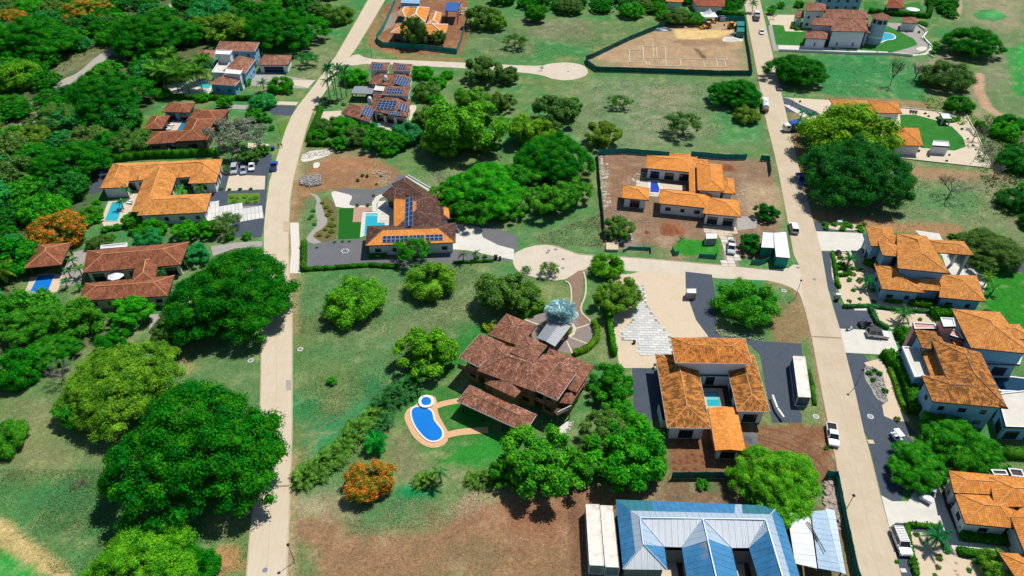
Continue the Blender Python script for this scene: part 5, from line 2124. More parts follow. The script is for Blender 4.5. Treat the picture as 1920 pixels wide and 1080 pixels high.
# brown villa in the middle
house("villa", "large rambling villa with many stepped weathered brown roofs and yellow walls", "house", T_BROWN, YELLOWW, [
 W("B", "455,75 690,170 560,330 310,240", 4.8, win='none', rib=(.42, .085)),
 W("B", "250,230 440,310 240,490 85,415", 6.3, win='auto', oh=1.1, rib=(.42, .085), fascia=TRIMW),
 W("B", "330,300 900,420 690,690 230,520", 5.9, win='auto', oh=1.1, rib=(.42, .085)),
 W("B", "600,243 770,325 665,455 485,375", 7.5, win='none', rib=(.42, .085), fascia=METAL_G),
 W("B", "790,345 1140,480 1000,690 680,560", 4.8, win='auto', oh=1.1, rib=(.42, .085)),
 W("B", "870,450 1000,535 850,750 680,672", 6.5, win='auto', oh=1.1, rib=(.42, .085), fascia=TRIMW),
 W("B", "470,540 640,610 520,730 287,620", 5.1, win='none', rib=(.42, .085)),
 W("B", "170,632 690,862 600,1000 70,755", 3.6, open=True, rib=(.42, .085), post=WOOD, fascia=TRIMW, pitch=.33),
 W("B", "985,560 1080,600 960,780 870,770", 4.0, win='none', rib=(.42, .085)),
 W("B", "80,478 225,535 215,550 75,492", 4.2, kind='shed', rise=.4, high=0, nowall=True),
 W("B", "690,735 830,800 820,815 672,745", 4.3, kind='shed', rise=.4, high=0, nowall=True),
 W("B", "225,515 680,700 675,722 218,538", 4.9, kind='shed', rise=.5, high=0, nowall=True),
], capm=CAPB, fasc=TRIMB, framem=WOOD)
house("carport", "grey ribbed metal carport roof beside the silver fan palm on the paved forecourt", "carport", METAL_G, YELLOWW, [
 W("B", "790,125 958,172 832,333 690,265", 3.4, kind='gable', pitch=.12, open=True, post=YELLOWW, pw=.45, rib=(.55, .06), oh=.5)], capm=METAL_G)
# balcony of the brown villa
bp = PW("B", "880,900", 0)[0]
bl = empty("balcony", bp, "small white railed timber balcony under the lower corner of the brown villa", "balcony")
mb = MB()
mb.box(0, 0, 2.9, 3.2, 1.8, .15, rz=.55)
mb.build("floor", WOOD, bl)
for i in range(8):
 m2 = MB()
 t = -1.5 + i * .43
 m2.box(t * math.cos(.55) + .8 * math.sin(.55), t * math.sin(.55) - .8 * math.cos(.55), 3.45, .09, .09, 1.0)
 m2.build("baluster", TRIMW, bl)
m2 = MB()
m2.bar((-1.5 * math.cos(.55) + .8 * math.sin(.55), -1.5 * math.sin(.55) - .8 * math.cos(.55), 3.98), (1.6 * math.cos(.55) + .8 * math.sin(.55), 1.6 * math.sin(.55) - .8 * math.cos(.55), 3.98), .12)
m2.build("handrail", TRIMW, bl)
for sx in (-1.4, 1.4):
 m2 = MB()
 m2.box(sx * math.cos(.55) + .7 * math.sin(.55), sx * math.sin(.55) - .7 * math.cos(.55), 1.4, .2, .2, 2.85)
 m2.build("post", WOOD, bl)
# courtyard house
house("villa", "courtyard villa of three mossy orange roofs round a square pale pool beside the straight road", "house", T_MOSSY, WHITE, [
 W("22", "1075,497 1375,503 1488,1052 1165,1048", 4.2, rib=(.36, .065), win='glass', fascia=TRIMW, oh=.9, mat=T_MOSSY),
 W("22", "1592,503 1815,503 1935,928 1690,922", 4.2, rib=(.36, .065), win='glass', fascia=TRIMW, mat=T_MOSSY),
 W("22", "1190,370 1747,379 1800,568 1225,560", 7.2, rib=(.36, .065), win='glass', fascia=TRIMW, mat=T_MOSSY2),
 W("22", "1240,560 1800,570 1780,660 1250,650", 3.2, rib=(.36, .065), kind='flat', mat=CONC, win='glass', wall=WHITE, oh=.3),
], capm=CAPO)
house("entrance_roof", "plain bright orange gatehouse roof in front of the courtyard villa on the red soil", "gatehouse", T_NEW, WHITE, [
 W("22", "1470,898 1685,898 1755,1226 1525,1218", 3.4, rib=(.36, .065), kind='gable', pitch=.14, win='glass', nocap=True)], fasc=TRIMO)
# right hand villas
house("villa", "orange tiled villa with a tall porch on pillars, beside the vivid green lawn", "house", T_ORANGE, BLUESHADEW, [
 W("K", "122,125 395,143 440,335 178,330", 6.2, rib=(.36, .065), win='glass'),
 W("K", "250,285 520,330 440,436 296,425", 6.7, rib=(.36, .065), win='glass'),
 W("K", "440,205 740,230 975,608 450,556", 7.2, rib=(.36, .065), win='none'),
 W("K", "700,262 1120,285 1220,425 830,395", 6.6, rib=(.36, .065), open=True, pw=.5),
 W("K", "210,512 480,540 722,805 290,765", 4.0, rib=(.36, .065), win='auto', mat=T_ORANGE),
 W("K", "560,625 940,650 905,788 600,770", 3.8, rib=(.36, .065), win='none'),
 W("K", "900,620 1250,632 1340,893 868,850", 3.9, rib=(.36, .065), win='auto'),
 W("K", "330,222 480,225 470,300 345,290", 6.4, rib=(.36, .065), win='none', nowall=True),
])
house("villa", "tall villa with a long blackened mossy clay roof and a white flat terrace roof", "house", T_MOSSY, BLUESHADEW, [
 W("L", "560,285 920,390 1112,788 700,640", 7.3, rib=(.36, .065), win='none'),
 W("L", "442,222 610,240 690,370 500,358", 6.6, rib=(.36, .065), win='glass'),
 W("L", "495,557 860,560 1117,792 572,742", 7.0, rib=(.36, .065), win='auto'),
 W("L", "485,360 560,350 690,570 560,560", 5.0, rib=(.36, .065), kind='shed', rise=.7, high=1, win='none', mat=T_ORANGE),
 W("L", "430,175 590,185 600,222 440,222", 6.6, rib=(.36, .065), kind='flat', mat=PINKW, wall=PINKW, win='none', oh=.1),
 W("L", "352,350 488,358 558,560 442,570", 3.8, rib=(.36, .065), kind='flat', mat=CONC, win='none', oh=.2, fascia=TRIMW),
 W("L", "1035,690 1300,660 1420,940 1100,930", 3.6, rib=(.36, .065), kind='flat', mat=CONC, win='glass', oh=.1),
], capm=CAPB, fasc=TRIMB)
house("villa", "two-storey villa with a clean orange hipped roof, pink wall and white chimney box", "house", T_ORANGE, BLUESHADEW, [
 W("L", "712,75 1060,98 1290,400 850,355", 7.6, rib=(.36, .065), win='glass'),
 W("L", "1020,180 1200,185 1290,290 1060,300", 7.9, rib=(.36, .065), win='none', nowall=True),
 W("L", "625,140 722,145 738,205 650,208", 8.6, rib=(.36, .065), kind='flat', mat=WHITE, wall=PINKW, win='none', oh=.1),
 W("L", "590,200 760,235 800,300 640,250", 6.0, rib=(.36, .065), kind='flat', mat=PINKW, wall=PINKW, win='none', oh=.05),
 W("L", "660,245 770,235 830,330 740,345", 5.0, rib=(.36, .065), kind='shed', rise=.5, win='none'),
 W("L", "920,372 1230,385 1200,480 950,470", 3.5, rib=(.36, .065), open=True, kind='flat', mat=CONC, wall=BLUESHADEW),
], fasc=TRIMB)
pool("long dark blue pool beneath the mossy roofed villa's terrace", "L", "1010,570 1150,570 1320,590 1400,680 1060,660", WATER_D, TRIMW, rim=.3)
house("villa", "orange tiled villa at the lower edge beside the sandy garden, white car drive in front", "house", T_ORANGE2, WHITE, [
 W("33", "1355,290 1960,345 1960,480 1395,455", 4.3, rib=(.36, .065), win='slot'),
 W("33", "1395,452 1900,480 1850,722 1480,686", 4.0, rib=(.36, .065), win='auto'),
 W("33", "1820,640 2050,430 2200,960 1925,905", 4.6, rib=(.36, .065), win='none'),
 W("33", "1660,340 2100,350 2100,560 1700,560", 4.8, rib=(.36, .065), win='none', nowall=True),
 W("33", "1730,905 1980,918 2080,1140 1850,1080", 3.6, rib=(.36, .065), win='none'),
])
house("villa_annex", "flat white roofed annex with dark roof openings behind the orange villa at the lower edge", "annex", CONC, WHITE, [
 W("33", "1665,285 1780,290 1800,330 1690,325", 3.4, rib=(.36, .065), kind='flat', oh=.1, win='none', mat=DARKT),
 W("33", "1795,275 1900,285 1925,345 1825,335", 3.6, rib=(.36, .065), kind='flat', oh=.1, win='none', mat=DARKT),
])
# flat white shed beside the straight road
house("site_shed", "white flat sheet roofed site shed with green cloth walls beside the straight road", "shed", plain("white_sheet", (.70, .72, .74), .5, .06), MESHG, [
 W("31", "-40,668 40,672 48,780 -50,775", 3.0, kind='shed', rise=.25, win='none', oh=.2, rib=(.5, .04), sheets=1.6),
 W("31", "38,672 135,664 166,856 60,846", 3.2, kind='shed', rise=.2, win='none', oh=.2, rib=(.5, .04), sheets=1.6),
])
# ---- long house: blue, pale and white roof reflections put into the metal colours
BLUE_SHEEN = plain("blue_metal_sheen", (.06, .24, .46), .42, .16, .8, metal=.15, dirt=(.035, .16, .30), dscale=.5, damt=.7)
PALE_M = plain("pale_metal_sheen", (.42, .52, .62), .4, .06, .8, metal=.15)
WHITE_M = plain("white_metal_sheen", (.72, .75, .78), .45, .05, .8, dirt=(.5, .56, .62), dscale=.4, damt=.5)
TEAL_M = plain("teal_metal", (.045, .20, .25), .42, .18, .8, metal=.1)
rb = G(1330, 1010, 0)
root = empty("metal_roofed_house", rb, "long low building with a blue and white sheet metal roof of four ridges", "building")
base = Vector(rb)
EZ, RZ = 3.8, 6.0
def rp(s, z):
 return PW("R", s, z)[0]
E_TL, E_TR, E_BL = rp("238,135", EZ), rp("1365,180", EZ), rp("288,618", EZ)
R1, R2, R3 = rp("405,262", RZ), rp("840,268", RZ), rp("1275,275", RZ)
V1a, V1b = rp("575,462", EZ), rp("695,466", EZ)
V2a, V2b = rp("1040,470", EZ), rp("1160,470", EZ)
A1, E_BR1 = rp("428,445", RZ), rp("595,622", EZ)
R2e = rp("985,900", RZ)
R3e = rp("1490,1000", RZ)
W2a, W2b = rp("765,900", EZ), rp("1135,900", EZ)
W3a, E_TRe = rp("1295,900", EZ), rp("1600,960", EZ)
def mix(a, b, t):
 return a.lerp(b, t)
def sl2(pts, mat, sh=1.0, ud=None):
 slope(root, base, pts, mat, period=.25, depth=.03, sheets=sh, udir=ud)
t1 = .62
u0, u1 = mix(E_TL, R1, t1), mix(E_TR, R3, t1)
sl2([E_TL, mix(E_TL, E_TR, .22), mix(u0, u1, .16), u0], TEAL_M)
sl2([mix(E_TL, E_TR, .22), mix(E_TL, E_TR, .735), mix(u0, u1, .745), mix(u0, u1, .16)], BLUE_SHEEN)
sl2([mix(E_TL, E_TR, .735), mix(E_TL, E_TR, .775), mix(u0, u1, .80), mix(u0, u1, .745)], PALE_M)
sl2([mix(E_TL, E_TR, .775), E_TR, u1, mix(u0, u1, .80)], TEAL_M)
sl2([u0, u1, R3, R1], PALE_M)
l1 = mix(E_BL, A1, .78)
sl2([E_BL, E_TL, u0, mix(E_BL, A1, .62)], BLUE_SHEEN)
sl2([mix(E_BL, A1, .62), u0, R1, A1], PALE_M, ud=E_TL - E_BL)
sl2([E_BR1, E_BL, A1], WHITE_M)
k1, k2 = mix(R1, A1, .98), mix(V1a, E_BR1, .02)
sl2([V1a, E_BR1, A1], BLUE_SHEEN)
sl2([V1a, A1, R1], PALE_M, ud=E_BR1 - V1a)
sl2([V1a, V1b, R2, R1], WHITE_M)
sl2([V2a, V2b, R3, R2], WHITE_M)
m2a = mix(R2, R2e, .28)
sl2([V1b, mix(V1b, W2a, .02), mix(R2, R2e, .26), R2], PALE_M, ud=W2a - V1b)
sl2([W2a, V1b, mix(R2, R2e, .26), R2e], BLUE_SHEEN)
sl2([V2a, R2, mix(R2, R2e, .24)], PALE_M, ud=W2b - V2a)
sl2([V2a, W2b, R2e, mix(R2, R2e, .24)], BLUE_SHEEN)
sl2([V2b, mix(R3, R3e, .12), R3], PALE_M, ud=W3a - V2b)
sl2([W3a, V2b, mix(R3, R3e, .12), mix(R3, R3e, .999)], BLUE_SHEEN)
v1, v2 = mix(E_TR, R3, .55), mix(E_TRe, R3e, .55)
sl2([E_TR, E_TRe, v2, v1], BLUE_SHEEN)
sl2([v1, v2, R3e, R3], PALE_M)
mb = MB()
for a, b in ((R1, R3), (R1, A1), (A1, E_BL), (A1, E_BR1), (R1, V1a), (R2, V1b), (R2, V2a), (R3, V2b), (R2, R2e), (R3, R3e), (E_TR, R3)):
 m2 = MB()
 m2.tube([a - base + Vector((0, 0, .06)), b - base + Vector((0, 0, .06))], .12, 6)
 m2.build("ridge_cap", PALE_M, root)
ring = [E_BL + Vector((.5, .5, 0)), E_BR1 + Vector((-.5, .5, 0)), V1a + Vector((-.5, -.5, 0)), V1b + Vector((.5, -.5, 0)), W2a + Vector((.5, 0, 0)), W2b - Vector((.5, 0, 0)), V2a + Vector((-.5, -.5, 0)), V2b + Vector((.5, -.5, 0)), W3a + Vector((.5, 0, 0)), E_TRe + Vector((-.5, 0, 0)), E_TR + Vector((-.5, -.6, 0)), E_TL + Vector((.5, -.6, 0))]
mb = MB()
for i in range(len(ring)):
 a, b = ring[i], ring[(i + 1) % len(ring)]
 wall_side(mb, Vector((a.x, a.y, 0)), Vector((b.x, b.y, 0)), 0, 3.72, [], base)
mb.build("wall", plain("raw_grey_wall", (.22, .22, .21), .9, .2), root)
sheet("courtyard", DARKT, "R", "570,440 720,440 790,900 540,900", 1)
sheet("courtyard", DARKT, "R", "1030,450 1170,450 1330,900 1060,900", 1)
sheet("building_slab", CONCC, "R", "545,560 655,572 680,700 540,700", 8)
sheet("building_slab", CONCC, "R", "1065,578 1125,580 1140,700 1075,700", 8)
# corrugated shed beside it
rb2 = PW("R", "1630,420", 0)[0]
shd = empty("corrugated_shed", rb2, "patched white and blue-grey corrugated shed next to the blue metal roof", "shed")
base = Vector(rb2)
c4 = [rp("1425,225", 3.2), rp("1580,235", 3.5), rp("1632,612", 3.5), rp("1480,578", 3.2)]
root = shd
sl2([c4[0], c4[3], c4[2], c4[1]], WHITE_M, .95)
c5 = [rp("1590,215", 3.45), rp("1700,210", 3.2), rp("1800,640", 3.1), rp("1640,612", 3.4)]
sl2([c5[1], c5[2], c5[3], c5[0]], plain("grey_blue_metal", (.30, .42, .54), .4, .12, .6, metal=.1, dirt=(.45, .53, .6), damt=.6), .95)
c6 = [rp("1690,195", 3.3), rp("1752,208", 3.2), rp("1832,655", 3.1), rp("1795,640", 3.12)]
sl2([c6[1], c6[2], c6[3], c6[0]], PALE_M, .95)
for p in (c4[0], c4[3], c5[2], c6[1], c6[2], c4[2]):
 m2 = MB()
 m2.box(p.x - base.x, p.y - base.y, 1.5, .15, .15, 3.0)
 m2.build("post", WOOD, shd)
for s in ("1560,285 1640,420", "1575,290 1690,500"):
 a, b = PW("R", s, 3.75)
 m2 = MB()
 m2.bar(a - base, b - base, .12, .08)
 m2.build("loose_batten", WOOD, shd)
# ------------------------------------------------------------------ pools
pool("turquoise pool beside the orange U-shaped villa", "01", "842,438 932,438 880,580 785,578", WATER_C, CONCC, rim=.3)
pool("narrow blue pool between red-brown roofs", "00", "1372,908 1412,908 1362,996 1318,993", water_mat("water_mid_blue", (.01, .24, .45), (.01, .18, .38)), CONCC, rim=.15)
pool("deep blue pool in front of the square brown pavilion", "01", "290,985 412,980 358,1110 225,1110", WATER_B, SANDM, rim=.3)
pool("small turquoise pool under the coconut palms", "00", "1490,610 1560,600 1590,668 1480,660", water_mat("water_green", (.03, .5, .45), (.02, .4, .4)), CONC, rim=.3, smooth=1)
PL = pool("L-shaped turquoise pool beside the square of artificial turf", "11", "825,524 913,524 910,594 968,594 966,615 905,618 900,690 812,690", WATER_C, CONC, rim=.2, z=.16)
pool("peanut-shaped bright blue pool on the terracotta deck", "", "771,771 776,765 785,763 800,766 809,771 812,779 813,788 821,798 828,806 830,817 824,825 812,828 800,824 788,812 778,798 773,785", WATER_B, TRIMW, smooth=2, rim=.28, z=.14)
pool("round blue hot tub touching the peanut-shaped pool", "", "793,747 805,747 810,755 806,762 794,763 789,756", WATER_B, TRIMW, smooth=2, rim=.55, z=.45, name='hot_tub')
def pool_part(p, nm, m, tile, s, z):
 v = [x - p.location for x in PW(tile, s, z)]
 mk(nm, v, [tuple(range(len(v)))[::-1]], m, p)
pool_part(PL, "shallow_step", WATER_L, "11", "828,527 910,527 909,542 826,542", .125)
PC = pool("square pale blue pool inside the courtyard villa", "22", "1445,782 1545,784 1562,893 1465,893", WATER_C, SANDM, rim=.9, z=.3)
pool_part(PC, "shallow_step", WATER_L, "22", "1449,785 1543,787 1551,838 1457,838", .27)
pool("winding turquoise pool round the foot of the blue-white tower", "30", "705,305 760,262 850,248 920,250 955,275 940,295 880,300 850,318 800,332 740,328", WATER_C, TRIMW, smooth=1, rim=.5)
pool("little deep blue pool between the new orange roofs of the building site", "21", "1042,284 1088,286 1105,335 1100,366 1036,362", plain("blue_pool_tiles", (.02, .06, .42), .3, .2, 3), CONC, rim=.9)
sheet("courtyard", CONCC, "21", "1085,280 1250,310 1300,310 1300,350 1100,335", 3)
sheet("courtyard", CONCC, "21", "930,270 1040,280 1035,380 1100,370 1100,395 1020,390 1025,330 930,315", 2)
# pergola house walls: garden and boundary walls
def wallrun(label, pts, h, w=.2, mat=None, name='garden_wall'):
 base = Vector((*pts[0], 0))
 mb = MB()
 for i in range(len(pts) - 1):
  a, b = Vector((*pts[i], h / 2 - .02)) - base, Vector((*pts[i + 1], h / 2 - .02)) - base
  d = (b - a).normalized()
  mb.bar(a, b + d * w * .5, w, h)
 o = mb.build(name, mat or WHITE, None, loc=tuple(base))
 return tag(o, label, "wall")
wallrun("low winding cream wall round the gravel garden of the tower villa", line("30", "1120,190 1160,215 1195,245 1165,285 1190,320 1228,350 1228,375 1195,410 1240,435"), .6)
wallrun("straight white wall along the lower side of the tower villa's garden", line("30", "80,385 640,408 930,412 1080,425"), 1.0)
wallrun("white box wall enclosing a planted bed below the red-brown villa", line("01", "1095,15 1275,20 1280,90"), 1.6)
wallrun("white border wall behind the modern villa's dark roof", line("11", "1140,240 1395,388"), .5)
wallrun("white corner wall with an opening at the courtyard villa's lower side", line("22", "1090,925 1115,1045 1165,1048"), 2.0)
wallrun("white parapet at the gatehouse side of the courtyard villa", line("32", "25,830 60,925 105,990"), 1.2, .35)
wallrun("pale boundary kerb round the paved garden of the orange villa by the golf course", line("30", "1000,810 1480,850 1560,1000 1680,1265 1000,1190"), .35, .25, CREAMW)
wallrun("dark plinth wall along the villa at the lower edge", line("33", "1310,410 1455,722"), .4, .2, CONCD)
# ================================================================== FENCES
fence("teal mesh fence round the unfinished house by the road fork", line("10", "1048,20 1010,100 960,215 905,300 915,325 955,355 1240,370 1505,405 1535,330 1588,145"), 2.2)
fence("long dark green mesh fence round the pegged-out brown plot", line("20", "1155,195 880,305 600,440 552,455 565,490 630,538 900,545 1200,555 1560,568 1795,568 1780,450 1755,300 1745,170"), 2.1, MESHD, 3.5)
fence("teal mesh screen behind the white tent and excavators", line("20", "1560,160 1640,158 1745,165"), 2.4)
fence("green mesh fence behind the new orange-roofed house", line("21", "650,80 860,72 1180,100"), 1.9)
fence("second length of green mesh fence behind the new orange-roofed house", line("21", "1340,95 1600,118 1755,118"), 1.9)
fence("short green mesh piece at the corner nearest the straight road", line("21", "1860,125 1925,130 1935,240"), 1.9)
fence("thin green mesh fence along the building site's grassy side", line("21", "640,90 660,350 690,660 700,725"), 1.9)
fence("green mesh heap fence beside the cul-de-sac road", line("21", "830,815 880,790 1040,800 1040,825"), 1.0)
fence("low green mesh around the bright lawn of the building site", line("21", "1200,795 1215,835 1250,835"), 1.3)
fence("green mesh along the lawn and white blocks of the building site", line("21", "1400,850 1530,860 1535,815"), 1.2)
fence("dark mesh fence between the red soil yard and the metal roofs", line("23", "1195,352 1440,348 1650,350"), 2.0, MESHD)
fence("tall green mesh fence along the straight road by the corrugated shed", line("33", "425,345 500,350 540,560 580,760 620,950 650,1085 690,1200"), 2.2, MESHG, 2.6)
fence("green mesh fence below the white flat shed at the road corner", line("31", "-130,900 -60,905 10,880"), 1.4)
# ================================================================== VEHICLES
def paint(name, col, rough=.3):
 return plain("paint_" + name, col, rough, .03, 1.0, spec=.5)
P_WHITE, P_SILVER, P_BLACK, P_BLUE, P_DBLUE, P_YELL, P_GREY, P_GREEN, P_RED = paint("white", (.75, .76, .77)), paint("silver", (.42, .46, .5)), paint("black", (.02, .02, .025)), paint("blue", (.02, .09, .45)), paint("dark_blue", (.02, .04, .10)), paint("yellow", (.75, .36, .02)), paint("grey", (.20, .22, .24)), paint("green", (.01, .16, .11)), paint("red", (.45, .03, .02))
LAMP = plain("headlight_glass", (.65, .65, .6), .2, .02)
TAIL = plain("tail_light", (.4, .01, .01), .3, .02)
def wheel(root, x, y, r, w=.24):
 k = 14
 mb = MB()
 secs = []
 for yy, rr in ((-w / 2, r * .8), (-w / 2, r * .97), (-w * .3, r), (w * .3, r), (w / 2, r * .97), (w / 2, r * .8)):
  secs.append([(x + rr * math.cos(2 * math.pi * j / k), y + yy, r + rr * math.sin(2 * math.pi * j / k)) for j in range(k)])
 mb.loft(secs)
 t = mb.build('wheel', BLACK, root, smooth=False)
 mb = MB()
 for s in (-1, 1):
  mb.loft([[(x + q * math.cos(2 * math.pi * j / k), y + s * (w / 2 + .012 + dz), r + q * math.sin(2 * math.pi * j / k)) for j in range(k)] for q, dz in ((r * .62, -.03), (r * .6, 0))])
 mb.build('rim', STEEL, t)
def body_loft(mb, prof, wid, m=0, taper=lambda x, z: 1.0, n=5):
 """prof: (x, z) outline of the side; lofted across the width with rounded shoulders"""
 secs = []
 for i in range(n):
  t = i / (n - 1) * 2 - 1
  k = 1 - .05 * abs(t) ** 6
  secs.append([((x) * (1 - .015 * abs(t) ** 4), t * wid / 2 * taper(x, z), (z - .3) * k + .3) for x, z in prof])
 mb.loft(secs, m)
def car(label, tile, a, b, kind='suv', mat=P_WHITE, top=None, group=None, L=None, lift=0.0, name=None):
 """a: a rear point, b: a front point on the ground (photo coordinates)"""
 A, B = PW(tile, a)[0], PW(tile, b)[0]
 c = (A + B) / 2
 hd = math.atan2(B.y - A.y, B.x - A.x)
 root = empty(name or {'suv': 'parked_suv', 'sedan': 'parked_car', 'pickup': 'pickup_truck', 'jeep': 'off_road_car'}[kind], (c.x, c.y, lift), label, 'car' if kind != 'pickup' else 'pickup', group, hd)
 dims = {'suv': (4.9, 1.95, 1.85), 'sedan': (4.3, 1.75, 1.45), 'pickup': (5.3, 1.9, 1.75), 'jeep': (4.6, 1.9, 1.85)}
 l, w, h = dims[kind]
 hl = l / 2
 belt = h * .56
 if kind == 'sedan':
  prof = [(-hl, .35), (-hl, belt * .95), (-hl + .5, belt + .05), (hl - 1.25, belt), (hl - .15, belt * .8), (hl, .55), (hl, .3)]
  gx0, gx1, gt0, gt1 = -hl + .55, hl - 1.2, -hl + 1.15, hl - 1.95
 elif kind == 'pickup':
  prof = [(-hl, .45), (-hl, belt), (hl - 1.35, belt + .02), (hl - .15, belt * .92), (hl, .75), (hl, .35)]
  gx0, gx1, gt0, gt1 = -.55, hl - 1.3, -.4, hl - 2.0
 else:
  prof = [(-hl, .4), (-hl, belt), (hl - 1.3, belt + .03), (hl - .2, belt * .93), (hl, .75), (hl, .35)]
  gx0, gx1, gt0, gt1 = -hl + .03, hl - 1.2, -hl + .3, hl - 1.85
 mb = MB()
 body_loft(mb, prof, w)
 bo = mb.build('body', mat, root)
 # glasshouse: dark glass with a painted roof and pillars
 ww, wt = w * .93, w * .78
 z0, z1 = belt - .02, h - .06
 mb = MB()
 q0 = [(gx0, -ww / 2, z0), (gx1, -ww / 2, z0), (gx1, ww / 2, z0), (gx0, ww / 2, z0)]
 q1 = [(gt0, -wt / 2, z1), (gt1, -wt / 2, z1), (gt1, wt / 2, z1), (gt0, wt / 2, z1)]
 mb.loft([q0, q1])
 mb.build('window_glass', GLASS, root)
 mb = MB()
 for i in range(4):
  mb.bar(q0[i], q1[i], .09, .09)
 xm = (gx0 + gx1) / 2
 for s in (-1, 1):
  mb.bar((xm, s * ww / 2, z0), (xm, s * wt / 2, z1), .08, .06)
 mb.build('pillar_frame', mat, root)
 mb = MB()
 rr = [(gt0 - .05, -wt / 2 - .04, z1), (gt1 + .04, -wt / 2 - .04, z1), (gt1 + .04, wt / 2 + .04, z1), (gt0 - .05, wt / 2 + .04, z1)]
 mb.loft([rr, [(x * .99, y * .93, z + .07) for x, y, z in rr]])
 mb.build('roof', top or mat, root)
 if kind == 'suv' and mat is P_WHITE and top is None and 'slat' in label:
  for i in range(9):
   m2 = MB()
   x = gt0 + .15 + i * (gt1 - gt0 - .3) / 8
   m2.box(x, 0, z1 + .14, .1, wt * .9, .04)
   m2.build('roof_slat', P_GREY, root)
 if kind == 'pickup':
  m2 = MB()
  bw = w * .84
  m2.quad((-hl + .1, -bw / 2, belt + .012), (-.62, -bw / 2, belt + .012), (-.62, bw / 2, belt + .012), (-hl + .1, bw / 2, belt + .012))
  m2.build('load_bed', BLACK, root)
  m2 = MB()
  for s in (-1, 1):
   m2.box((-hl - .6) / 2, s * (w / 2 - .06), belt + .07, hl - .6, .1, .14)
  m2.box(-hl + .06, 0, belt + .07, .1, w - .24, .14)
  m2.build('bed_rail', mat, root)
 for x in (-hl + .95, hl - .9):
  for s in (-1, 1):
   wheel(root, x, s * (w / 2 - .1), .36 if kind != 'sedan' else .31)
 for s in (-1, 1):
  m2 = MB()
  m2.box(hl + .005, s * w * .36, .68, .06, .34, .16)
  m2.build('headlight', LAMP, root)
  m2 = MB()
  m2.box(-hl - .005, s * w * .42, .8, .06, .16, .24)
  m2.build('tail_light', TAIL, root)
  m2 = MB()
  m2.box(gx1 - .25, s * (w / 2 + .1), belt + .12, .12, .2, .14)
  m2.build('mirror', mat, root)
 m2 = MB()
 m2.box(hl + .01, 0, .45, .09, w * .9, .16)
 m2.box(-hl - .01, 0, .48, .09, w * .9, .16)
 m2.build('bumper', P_GREY, root)
 m2 = MB()
 m2.box(0, 0, .33, l * .9, w * .8, .12)
 m2.build('chassis', BLACK, root)
 return root
